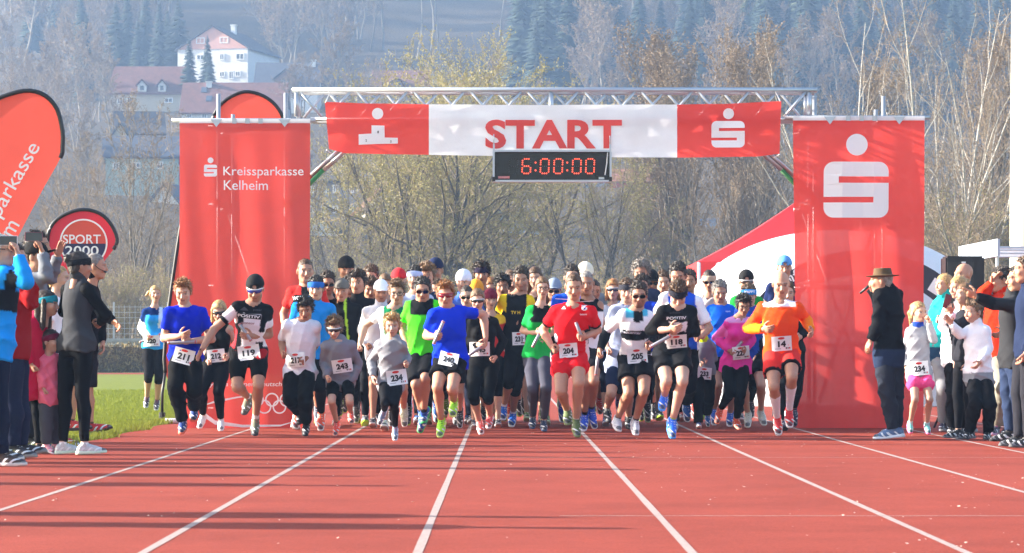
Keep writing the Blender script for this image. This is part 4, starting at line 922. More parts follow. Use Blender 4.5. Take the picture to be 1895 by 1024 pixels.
# ------------------------------------------------------------------ heads, hair, hands, shoes (templates in local space)
def make_head(kind, h):
    F_ = Field((-.11, -.15, -.21), (.11, .14, .15), h); ml = kind == 'm'; ch = kind == 'c'
    F_.ell((0, .016, .036), (.073, .096, .086), .01)
    F_.ell((0, -.022, -.03 if not ch else -.02), (.066 if ml else .061, .074, .083 if not ch else .074), .03)
    F_.ell((0, -.050, -.088 if not ch else -.076), (.030 if ml else .024, .032, .026), .03)
    if ml: F_.cap((-.045, -.01, -.07), (-.02, -.06, -.095), .018, .016, .025); F_.cap((.045, -.01, -.07), (.02, -.06, -.095), .018, .016, .025)
    for s in (-1, 1):
        F_.cap((s * .012, -.088, .026), (s * .046, -.076, .024), .010, .008, .014)          # brow
        F_.ell((s * .032, -.099, .006), (.019, .016, .012), .010, sub=True)                     # socket
        F_.ell((s * .032, -.076, .004), (.014, .012, .009), .004)                               # eyeball
        F_.ell((s * .040, -.070, -.028), (.020, .016, .018), .02)                               # cheek
        F_.ell((s * .079, .014, -.006), (.009, .018, .031), .006)                               # ear
        F_.ell((s * .011, -.099, -.034), (.008, .010, .007), .006)                              # nostril wing
    nl = .82 if ch or kind == 'f' else 1.0
    F_.cap((0, -.086, .016), (0, -.092 - .018 * nl, -.026), .008, .011, .010)
    F_.cap((-.020, -.088, -.058), (.020, -.088, -.058), .0065, .0065, .008); F_.cap((-.015, -.086, -.068), (.015, -.086, -.068), .007, .007, .006)
    F_.cap((-.022, -.099, -.0625), (.022, -.099, -.0625), .0035, .0035, 0, sub=True)
    F_.cap((0, .022, -.05), (0, .040, -.20), .054 if ml else .044, .058 if ml else .046, .03)
    V, Q = F_.mesh(); x, y, z = V.T; ax = np.abs(x); fr = y < -.03
    d2 = lambda cx, cz, rx, rz: ((ax - cx) / rx) ** 2 + ((z - cz) / rz) ** 2
    m = {'lip': fr & (np.abs(z + .0625) < .011) & (ax < .024), 'mouth': fr & (np.abs(z + .0625) < .0035) & (ax < .021),
         'brow': fr & (np.abs(z - (.026 + .004 * np.sin(ax * 60))) < .0058) & (ax > .012) & (ax < .052), 'white': fr & (d2(.032, .004, .0145, .0058) < 1) & (y < -.07),
         'iris': fr & (d2(.032, .004, .0068, .0062) < 1), 'lid': fr & (d2(.032, .011, .020, .007) < 1),
         'jaw': (z < -.035) & (y < .0) & (z > -.125) & (ax < .075) & ~((z > -.052) & (ax < .02)), 'cheek': fr & (d2(.045, -.03, .02, .018) < 1)}
    return V, Q, m
HEADS = {(k, lod): make_head(k, .0062 if lod == 0 else .0085) for k in 'mfc' for lod in (0, 1)}
def head_dir(F_, grow, zl, noise=0, seed=1, rec=0.0):
    """skull shell grown outwards, cut along a hairline zl = [(y, z) ...]"""
    F_.ell((0, .016, .036), (.073 + grow * .8, .096 + grow, .086 + grow), .01); F_.ell((0, .045, -.03), (.062 + grow * .7, .055 + grow * .7, .07), .02)
    X, Y, Z = F_.ax[0].reshape(-1, 1, 1), F_.ax[1].reshape(1, -1, 1), F_.ax[2].reshape(1, 1, -1)
    if noise:
        g = np.random.default_rng(seed); ph = g.random(8) * 6
        F_.F += (noise * (np.sin(X * 190 + ph[0] + 2 * np.sin(Z * 60)) * np.sin(Y * 170 + ph[1]) + .7 * np.sin(X * 90 + Z * 120 + ph[2]) * np.sin(Y * 80 - Z * 100 + ph[3]))).astype(f32)
    line = np.interp(F_.ax[1], [p[0] for p in zl], [p[1] for p in zl]).astype(f32).reshape(1, -1, 1)
    F_.F = np.maximum(F_.F, line - Z + .004 * np.sin(X * 160) + np.where(Y < -.03, .55, 0) * np.clip(np.abs(X) - .034, 0, .03) * rec)
HL = [(-.13, .094), (-.085, .086), (-.06, .068), (-.04, .045), (-.022, .012), (-.008, -.022), (.006, -.01), (.03, .005), (.05, -.045), (.09, -.072), (.14, -.075)]
def make_hair(style):
    F_ = Field((-.14, -.15, -.34), (.14, .26, .17), .0075)
    g = {'short': .008, 'crew': .004, 'quiff': .009, 'curly': .022, 'messy': .013, 'long': .014, 'pony': .010, 'bob': .018, 'bun': .012, 'rim': .007, 'wind': .010, 'low': .012}[style]
    hl = HL
    if style == 'rim': hl = [(-.13, .2), (-.04, .16), (-.02, .05), (.0, -.01), (.02, .0), (.04, .02), (.07, -.07), (.14, -.08)]
    if style in ('long', 'pony', 'bob', 'bun', 'wind', 'low'): hl = [(-.13, .085), (-.09, .078), (-.06, .06), (-.035, .03), (-.015, .0), (.02, -.02), (.05, -.07), (.14, -.08)]
    head_dir(F_, g, hl, {'curly': .007, 'messy': .0055, 'short': .0045, 'quiff': .004}.get(style, .0022), len(style), 1.0 if style in ('short', 'crew', 'quiff', 'messy') else 0.3)
    if style == 'quiff': F_.ell((0, -.058, .118), (.058, .042, .026), .02)
    if style == 'messy': F_.ell((0, -.062, .10), (.062, .035, .03), .02)
    if style in ('long', 'bob'):
        zb = -.20 if style == 'long' else -.10
        for s in (-1, 1):
            F_.cap((s * .072, .0, .03), (s * .078, .012, zb), .022, .026, .02); F_.cap((s * .05, .07, .0), (s * .05, .075, zb), .035, .03, .03)
    if style == 'pony': F_.cap((0, .11, .05), (0, .15, .0), .022, .03, .015); F_.cap((0, .15, .0), (0, .145, -.15), .03, .012, .02)
    if style == 'low': F_.cap((0, .10, -.01), (0, .13, -.05), .022, .028, .015); F_.cap((0, .13, -.05), (0, .12, -.17), .028, .012, .02)
    if style == 'wind': F_.cap((0, .11, .04), (-.08, .14, .03), .02, .028, .015); F_.cap((-.08, .14, .03), (-.13, .15, -.02), .028, .012, .02)
    if style == 'bun': F_.ell((0, .125, .06), (.038, .034, .038), .012)
    V, Q = F_.mesh(); g = np.random.default_rng(len(style) * 3 + 1); n = {'crew': 500, 'short': 1300, 'messy': 1300, 'quiff': 1300, 'curly': 1300}.get(style, 600)
    c = (V[Q[:, 0]] + V[Q[:, 2]]) / 2; nn = np.cross(V[Q[:, 2]] - V[Q[:, 0]], V[Q[:, 3]] - V[Q[:, 1]]); nn = unit(nn); i = g.integers(0, len(c), n); c, nn = c[i], nn[i]
    flow = np.stack([c[:, 0] * 2, np.where(c[:, 2] > .06, .5, .25), np.where(c[:, 2] > .07, .1, -.9)], 1)
    if style in ('quiff', 'messy'): flow[c[:, 1] < -.03] = (.25, -.3, .7)
    if style == 'curly': flow = g.normal(size=(n, 3))
    if style in ('long', 'bob'): flow = np.stack([c[:, 0] * 2, .1 * np.ones(n), -np.ones(n)], 1)
    flow = flow - nn * (flow * nn).sum(1)[:, None]; lift = {'curly': 1.0, 'messy': .9, 'quiff': .7, 'short': .75, 'crew': .6}.get(style, .15)
    d = unit(unit(flow) + nn * lift + g.normal(size=(n, 3)) * (.35 if n > 600 or style == 'crew' else .12)); Lh = {'crew': .011, 'short': .024, 'messy': .034, 'quiff': .030, 'curly': .028}.get(style, .026) * (.6 + .8 * g.random(n))
    w = unit(np.cross(d, nn)) * .0048; b = c - nn * .003; tq = np.stack([b - w, b + w, b + d * Lh[:, None] + w * .3, b + d * Lh[:, None] - w * .3], 1).reshape(-1, 3)
    return np.concatenate([V, tq]).astype(f32), np.concatenate([Q, np.arange(4 * n).reshape(-1, 4) + len(V)])
HAIRS = {}
def make_hat(style):
    F_ = Field((-.15, -.24, -.12), (.15, .25, .20), .0075)
    if style in ('cap', 'capback'):
        s = 1 if style == 'cap' else -1
        head_dir(F_, .022, [(-.2, .042), (.2, .020)]); F_.ell((0, .016, .135), (.012, .012, .008), .004)
        F_.ell((0, -s * .12 + .016, .040), (.066, .078, .008), .006, R=np.array([[1, 0, 0], [0, math.cos(-.25 * s), -math.sin(-.25 * s)], [0, math.sin(-.25 * s), math.cos(-.25 * s)]]))
        if s < 0: F_.ell((0, -.10, .055), (.034, .03, .018), .004, sub=True)
    elif style == 'beanie': head_dir(F_, .024, [(-.2, .040), (0, .01), (.2, -.03)], .0015)
    elif style == 'bobble': head_dir(F_, .024, [(-.2, .040), (0, .01), (.2, -.03)], .0015); F_.ell((0, .02, .155), (.03, .03, .03), .006)
    elif style == 'band':
        head_dir(F_, .021, [(-.2, .030), (0, .008), (.2, -.025)]); X, Y, Z = F_.ax[0].reshape(-1, 1, 1), F_.ax[1].reshape(1, -1, 1), F_.ax[2].reshape(1, 1, -1)
        F_.F = np.maximum(F_.F, Z - np.interp(F_.ax[1], [-.1, .1], [.088, .045]).astype(f32).reshape(1, -1, 1))
    elif style == 'brimhat':
        F_.cap((0, .016, .045), (0, .016, .125), .094, .082, .01, flat=True, flata=True); F_.ell((0, .016, .135), (.05, .02, .02), .02, sub=True)
        th = np.array([[1, 0, 0], [0, 1, 0], [0, 0, 1.0]]); F_.ell((0, .016, .050), (.148, .168, .010), .012)
    return F_.mesh()
HATS = {}
def make_hand(curl, point=False, thumbc=.4):
    F_ = Field((-.04, -.075, -.10), (.22, .085, .045), .0052)
    F_.cap((-.03, 0, 0), (.012, 0, 0), .026, .025, .012)
    F_.ell((.048, .002, -.002), (.052, .042, .017), .010)
    for i, (y, L, r) in enumerate(((.031, .072, .0092), (.0105, .080, .0095), (-.0105, .074, .009), (-.0305, .058, .0078))):
        c = curl * (1 + .12 * i) if not (point and i == 0) else .06
        p = np.array([.084 - .004 * i, y, -.001]); an = 0; sp = (y * 1.2) * (1 - min(curl, 1))
        for f in (.45, .30, .25):
            an += c; q = p + L * f * np.array([math.cos(an), sp, -math.sin(an)]); F_.cap(p, q, r, r * .93, .002); p = q
    p = np.array([.018, .030, -.006]); d = np.array([.62, .66, -.25]); d /= np.linalg.norm(d)
    for f, r in ((.040, .0125), (.032, .0105), (.026, .0095)):
        q = p + d * f; F_.cap(p, q, r, r * .93, .006); p = q; d = d + np.array([.35, -.55, -.25]) * thumbc; d /= np.linalg.norm(d)
    return F_.mesh()
HANDS = {'fist': make_hand(1.25, thumbc=1.1), 'relax': make_hand(.42), 'open': make_hand(.10, thumbc=.1), 'point': make_hand(1.3, True, .9), 'grip': make_hand(.95, thumbc=.9)}
def make_shoe():
    F_ = Field((-.075, -.25, -.03), (.075, .13, .13), .0065)      # toe towards -y, ankle at origin z .07
    F_.cap((0, .06, .028), (0, -.09, .022), .036, .034, .03); F_.cap((.004, -.06, .022), (.004, -.165, .012), .040, .030, .03); F_.cap((0, .045, .05), (0, .02, .085), .038, .040, .02); F_.cap((0, -.02, .055), (0, -.08, .032), .034, .03, .02)
    F_.cap((0, .03, .09), (0, .03, .13), .034, .034, 0, sub=True)
    Z = F_.ax[2].reshape(1, 1, -1); F_.F = np.maximum(F_.F, .004 - Z)
    up = F_.mesh()
    G = Field((-.075, -.25, -.03), (.075, .13, .05), .0065)
    G.cap((0, .065, .0), (0, -.05, .0), .044, .040, .02); G.cap((0, -.05, .0), (.003, -.165, .004), .046, .037, .02)
    Z = G.ax[2].reshape(1, 1, -1); Y = G.ax[1].reshape(1, -1, 1)
    G.F = np.maximum(G.F, np.maximum(Z - .017 - .06 * np.clip(Y, 0, .1), -.012 - Z + .10 * np.clip(-.13 - Y, 0, 1)))
    H = Field((-.05, -.16, .03), (.05, .0, .12), .006)
    for i in range(4):
        y = -.03 - .022 * i; z = .088 - .011 * i; H.cap((-.022, y, z - .004), (.022, y - .006, z), .004, .004, .002)
    return up, G.mesh(), H.mesh()
SHOE, SOLE, LACE = make_shoe()
M['skin'] = mat('skin', src='attr', rough=.52, noise=.05, nscale=60, spec=.35)
M['skin'].node_tree.nodes['Principled BSDF'].inputs['Subsurface Weight'].default_value = .12; M['skin'].node_tree.nodes['Principled BSDF'].inputs['Subsurface Radius'].default_value = (.02, .008, .004)
M['fabric'] = mat('sports_fabric', src='attr', rough=.8, noise=.03, nscale=50, bump=.003, bscale=30, spec=.06)
M['hair'] = mat('hair', src='obj', rough=.5, noise=.65, nscale=90, stretch=(1, .35, .35), bump=.004, bscale=130, spec=.4)
M['knit'] = mat('hat_fabric', src='obj', rough=.85, noise=.08, nscale=40, bump=.001, bscale=120, spec=.2)
M['upper'] = mat('shoe_mesh', src='obj', rough=.6, noise=.15, nscale=60, bump=.001, bscale=150)
M['sole'] = mat('shoe_sole', src='obj', rough=.7, noise=.06, nscale=30)
M['lens'] = mat('dark_lens', src='obj', rough=.08, spec=.9)
M['rimc'] = mat('glasses_rim', src='obj', rough=.3)
M['paper'] = mat('bib_paper', (.80, .80, .80), .7, noise=.03, nscale=30, bump=.002, bscale=20)
M['lace'] = mat('shoe_lace', src='obj', rough=.8)
def shoe_pattern(m):
    nt = m.node_tree; N = nt.nodes; Lk = nt.links; b = N['Principled BSDF']; src = b.inputs['Base Color'].links[0].from_socket
    tc = N.new('ShaderNodeTexCoord'); sx = N.new('ShaderNodeSeparateXYZ'); Lk.new(tc.outputs['Object'], sx.inputs[0])
    def step(sock, edge, lt):
        c = N.new('ShaderNodeMath'); c.operation = 'LESS_THAN' if lt else 'GREATER_THAN'; c.inputs[1].default_value = edge; Lk.new(sock, c.inputs[0]); return c.outputs[0]
    w = N.new('ShaderNodeTexWave'); w.inputs['Scale'].default_value = 9; w.inputs['Distortion'].default_value = 1.0; w.bands_direction = 'DIAGONAL'; Lk.new(tc.outputs['Object'], w.inputs[0])
    a = step(w.outputs['Fac'], .72, False); lo = step(sx.outputs[2], .052, True); mu = N.new('ShaderNodeMath'); mu.operation = 'MULTIPLY'; Lk.new(a, mu.inputs[0]); Lk.new(lo, mu.inputs[1])
    mx = N.new('ShaderNodeMix'); mx.data_type = 'RGBA'; Lk.new(mu.outputs[0], mx.inputs[0]); Lk.new(src, mx.inputs[6]); mx.inputs[7].default_value = (.75, .76, .78, 1)
    mt = N.new('ShaderNodeMath'); mt.operation = 'MULTIPLY'; mt.inputs[1].default_value = .8; Lk.new(step(sx.outputs[1], -.150, True), mt.inputs[0])
    m2 = N.new('ShaderNodeMix'); m2.data_type = 'RGBA'; Lk.new(mt.outputs[0], m2.inputs[0]); Lk.new(mx.outputs[2], m2.inputs[6]); m2.inputs[7].default_value = (.02, .02, .03, 1); Lk.new(m2.outputs[2], b.inputs['Base Color'])
shoe_pattern(M['upper'])
ME_SHOE = np_mesh('shoe', *SHOE, mats=[M['upper']]); ME_SOLE = np_mesh('sole', *SOLE, mats=[M['sole']]); ME_LACE = np_mesh('laces', *LACE, mats=[M['lace']])
def hair_mesh(st):
    if st not in HAIRS: HAIRS[st] = np_mesh('hair', *make_hair(st), mats=[M['hair']])
    return HAIRS[st]
def hat_mesh(st):
    if st not in HATS: HATS[st] = np_mesh('hat', *make_hat(st), mats=[M['knit']])
    return HATS[st]
def glasses_meshes(kind):
    """wrap lens / clear rims in head space"""
    if kind in GL: return GL[kind]
    rim = MB()
    def arcp(a, r=.0): return (math.sin(a) * (.080 + r), -.012 - math.cos(a) * (.090 + r), 0)
    lens = MB()
    if kind == 'sport':
        vs = []; n = 28
        for i in range(n + 1):
            a = math.radians(-62 + 124 * i / n); x, y, _ = arcp(a); c = abs(i - n / 2) / (n / 2); up = .024 - .003 * c; dn = -.016 + (.009 if abs(i - n / 2) < 2 else 0) + .006 * c ** 3
            vs += [(x, y, .005 + dn), (x, y, .005 + up), (x * .97, y * .97 + .002, .005 + dn), (x * .97, y * .97 + .002, .005 + up)]
        fs = []
        for i in range(n): a = 4 * i; b = a + 4; fs += [(a, b, b + 1, a + 1), (a + 2, a + 3, b + 3, b + 2), (a + 1, b + 1, b + 3, a + 3), (a, a + 2, b + 2, b)]
        lens.add(vs, fs)
        rim.tube([(arcp(math.radians(-64 + 128 * i / 20), .001)[0], arcp(math.radians(-64 + 128 * i / 20), .001)[1], .030) for i in range(21)], .0042, 6)
    else:
        for s in (-1, 1):
            pts = [(s * .034 + .027 * math.copysign(abs(math.cos(q * math.pi / 8)) ** .7, math.cos(q * math.pi / 8)), -.100 + .006 * abs(math.cos(q * math.pi / 8)) * (1 if (math.cos(q * math.pi / 8) * s) > 0 else -.3), .003 + .0165 * math.copysign(abs(math.sin(q * math.pi / 8)) ** .7, math.sin(q * math.pi / 8))) for q in range(17)]
            rim.tube(pts, .0032, 5, cap=False)
            if kind == 'dark': lens.add(pts[:16], [tuple(range(16))])
        rim.tube([(-.011, -.102, .006), (.011, -.102, .006)], .003, 5)
    for s in (-1, 1): rim.tube([(s * .070, -.055, .022 if kind == 'sport' else .008), (s * .081, -.01, .014), (s * .083, .02, .006)], .0038, 5)
    GL[kind] = (lens.mesh('lens', M['lens'], True) if lens.v else None, rim.mesh('frame', M['rimc'], True)); return GL[kind]
GL = {}
SKINS = {'a': (.50, .275, .185), 'b': (.44, .225, .145), 'c': (.54, .315, .222), 'd': (.35, .17, .105), 'e': (.50, .255, .165)}
HAIRC = {'blond': (.42, .27, .11), 'ginger': (.30, .13, .04), 'brown': (.085, .045, .022), 'dark': (.034, .022, .015), 'black': (.020, .016, .014), 'grey': (.22, .20, .18), 'ltbrown': (.17, .095, .045), 'white': (.5, .48, .45)}
BODY = {'m': dict(T=[-.20, -.1, 0, .2, .42, .66, .84, .94, 1.04], W=[.085, .148, .160, .150, .143, .163, .150, .100, .060], H=[.07, .098, .112, .106, .100, .118, .104, .080, .058]),
        'f': dict(T=[-.20, -.1, 0, .2, .42, .66, .84, .94, 1.04], W=[.085, .160, .172, .150, .124, .138, .126, .085, .048], H=[.07, .104, .120, .104, .088, .104, .090, .070, .048]),
        'c': dict(T=[-.20, -.1, 0, .2, .42, .66, .84, .94, 1.04], W=[.08, .135, .145, .138, .134, .144, .134, .09, .052], H=[.065, .09, .105, .103, .096, .105, .094, .07, .05])}
PSTAT = {'tris': 0}

class Figure:
    """joints: H head; sa ea wa / sb eb wb arms; ha ka fa ta / hb kb fb tb legs (a = picture left, b = picture right)"""
    def __init__(s, J, h, sex='m', front=-1, lod=0, seed=0):
        s.J = {k: np.asarray(v, float) for k, v in J.items()}; s.h = h; s.S = h / 1.78; s.sex = sex; s.front = front; s.lod = lod; s.seed = seed
        J = s.J
        mid = (J['sa'] + J['sb']) / 2; up_ = mid - (J['ha'] + J['hb']) / 2; up_ = up_ / np.linalg.norm(up_)
        for q in 'ab': J['s' + q] = mid + (J['s' + q] - mid) * .90 - up_ * .022 * s.S
        s.vox = (.0165, .021)[lod] * (.85 if sex == 'c' else 1)
        s.P = (J['ha'] + J['hb']) / 2; sm = (J['sa'] + J['sb']) / 2; ax = sm - s.P; ax /= np.linalg.norm(ax); s.N = sm + ax * .072 * s.S
        d = s.N - s.P; s.L = float(np.linalg.norm(d)); s.ax = d / s.L
        def fr(v):
            v = v - s.ax * (v @ s.ax); v = v / np.linalg.norm(v); f = np.cross(s.ax, v) * 1.0
            return v, f           # f points to the rear for a figure that faces the camera
        s.s0, s.f0 = fr(J['hb'] - J['ha'] + 1e-6); s.s1, s.f1 = fr(J['sb'] - J['sa'] + 1e-6)
        if s.front > 0: pass
        pts = np.array(list(J.values())); s.lo = pts.min(0) - .20; s.hi = pts.max(0) + .20
        s.shw = float(np.linalg.norm(J['sb'] - J['sa'])) / 2
    def fwd(s): return -s.f1 if s.front < 0 else s.f1
    def trunk(s, F_, g=0.0, t0=None, t1=None, k=.03, loose=0.0):
        b = BODY[s.sex]; wS = s.S * (.5 + .5 * s.shw / (.175 * s.S) if s.shw > .1 else .85)
        T = list(b['T']); W = [w * s.S + g for w in b['W']]; H = [w * s.S + g for w in b['H']]
        W = [w * (1 + (np.interp(t, [.0, .6, .8], [1, 1, 0])) * (min(1.06, max(.92, wS / s.S)) - 1)) for w, t in zip(W, T)]
        if loose: W = [w + loose * np.interp(t, [-.3, .1, .7], [1, 1, .1]) for w, t in zip(W, T)]; H = [w + loose * .8 * np.interp(t, [-.3, .1, .7], [1, 1, .1]) for w, t in zip(H, T)]
        if t0 is not None and t0 < T[0]: T[0] = t0; W[0] = W[1]; H[0] = H[1]
        elif t0 is not None and g > 0: W[0] = W[1]; H[0] = H[1]
        F_.loft(s.P, s.ax, s.L, s.s0, s.s1, s.f0, s.f1, T, W, H, k, t0, t1)
        if s.sex == 'f':
            for q in (-1, 1): F_.ell(s.P + s.ax * s.L * .70 + s.s1 * q * .068 * s.S + s.fwd() * .075 * s.S, np.array((.058, .058, .058)) * s.S + g, .035)
    def arm(s, F_, q, g=0.0, upto=2.0, k=.02, loose=0.0):
        """upto 0..1 on the upper arm, 1..2 on the forearm"""
        J = s.J; a, e, w = J['s' + q], J['e' + q], J['w' + q]; S = s.S * (1.0 if s.sex == 'm' else .86 if s.sex == 'f' else .86)
        F_.ell(a, np.array((.053, .053, .053)) * S + g, .03)
        F_.cap(s.N - s.ax * .035 * s.S, a + s.ax * .004 * s.S, .054 * S + g * .6, .046 * S + g, .04)
        t = min(upto, 1.0); b = a + (e - a) * t
        F_.cap(a, b, .049 * S + g, (.049 + (.040 - .049) * t) * S + g + loose, k, flat=upto <= 1.0)
        if upto > 1:
            t = upto - 1; m = e + (w - e) * min(t, .35); F_.cap(e, m, .041 * S + g + loose, .043 * S + g + loose, .012)
            if t > .35: F_.cap(m, e + (w - e) * t, .043 * S + g + loose, (.043 + (.028 - .043) * (t - .35) / .65) * S + g + loose * .6, .012, flat=t < 1)
    def leg(s, F_, q, g=0.0, upto=2.0, k=.025, loose=0.0, clipflat=True):
        J = s.J; a, e, w = J['h' + q], J['k' + q], J['f' + q]; S = s.S * (1.0 if s.sex != 'c' else .88)
        top = a + s.ax * .03 * s.S; t = min(upto, 1.0); m = top + (e - top) * .45
        F_.cap(top, m, .081 * S + g, .077 * S + g + loose * .3, k)
        b = top + (e - top) * t; F_.cap(m, b, .079 * S + g + loose * .3, np.interp(t, [.45, 1], [.079, .054]) * S + g + loose, k, flat=upto <= 1.0)
        F_.ell(a - s.f0 * (.028 * s.front) * s.S + s.ax * .0, np.array((.076, .076, .084)) * S + g, .03)
        if upto > 1:
            t = upto - 1; bk = np.cross(np.cross(w - e, e - a), w - e); nb = np.linalg.norm(bk); bk = bk / nb if nb > 1e-4 else np.zeros(3)
            sh = (w - e); F_.ell(e, np.array((.052, .052, .056)) * S + g, .015)
            m = e + sh * min(t, .32) - bk * .014 * S; F_.cap(e, m, .050 * S + g + loose, .054 * S + g + loose, .015)
            if t > .32:
                te = min(t, .8); n = e + sh * te; F_.cap(m, n, .054 * S + g + loose, np.interp(te, [.32, .8], [.054, .036]) * S + g + loose, .015, flat=t <= .8)
                if t > .8: F_.cap(n, e + sh * t, .036 * S + g + loose, .034 * S + g + loose, .01, flat=t < 1)
    def local(s, V):
        p = V - s.P; t = p @ s.ax / s.L; tc = np.clip(t, 0, 1)[:, None]; sd = s.s0 * (1 - tc) + s.s1 * tc; fd = s.f0 * (1 - tc) + s.f1 * tc
        r = {'t': t, 's': (p * sd).sum(1) / s.S, 'd': (p * fd).sum(1) * s.front / s.S}        # d > 0 on the front... towards the chest
        for q in 'ab':
            a, e, w = s.J['s' + q], s.J['e' + q], s.J['w' + q]
            def pr(a, e):
                d = e - a; u = np.clip((V - a) @ d / (d @ d), 0, 1); return u, np.linalg.norm(V - a - u[:, None] * d, axis=1)
            u1, d1 = pr(a, e); u2, d2 = pr(e, w); r['arm' + q] = np.where(d1 < d2, u1, 1 + u2); r['da' + q] = np.minimum(d1, d2)
            a, e, w = s.J['h' + q], s.J['k' + q], s.J['f' + q]; u1, d1 = pr(a, e); u2, d2 = pr(e, w); r['leg' + q] = np.where(d1 < d2, u1, 1 + u2); r['dl' + q] = np.minimum(d1, d2)
        outer = np.abs(r['s']) > (s.shw - .01) / s.S
        r['onarm'] = outer & (r['t'] > -.5) & ((r['daa'] < .11 * s.S) | (r['dab'] < .11 * s.S)) | (r['daa'] < .062 * s.S) & (r['arma'] > .35) | (r['dab'] < .062 * s.S) & (r['armb'] > .35)
        r['arm'] = np.where(r['daa'] < r['dab'], r['arma'], r['armb']); r['leg'] = np.where(r['dla'] < r['dlb'], r['lega'], r['legb']); r['qa'] = r['daa'] < r['dab']; r['la'] = r['dla'] < r['dlb']
        return r

def clipT(F_, fig, t0):
    X, Y, Z = F_.ax[0].reshape(-1, 1, 1), F_.ax[1].reshape(1, -1, 1), F_.ax[2].reshape(1, 1, -1)
    t = ((X - fig.P[0]) * fig.ax[0] + (Y - fig.P[1]) * fig.ax[1] + (Z - fig.P[2]) * fig.ax[2]).astype(f32)
    F_.F = np.maximum(F_.F, t0 * fig.L - t + .006 * np.sin(X * 25))
def frame_matrix(x, y, z, o, sc=1.0):
    m = Matrix.Identity(4)
    for i in range(3): m[i][0], m[i][1], m[i][2], m[i][3] = x[i] * sc, y[i] * sc, z[i] * sc, o[i]
    return m
def nrm(v): return v / max(np.linalg.norm(v), 1e-9)

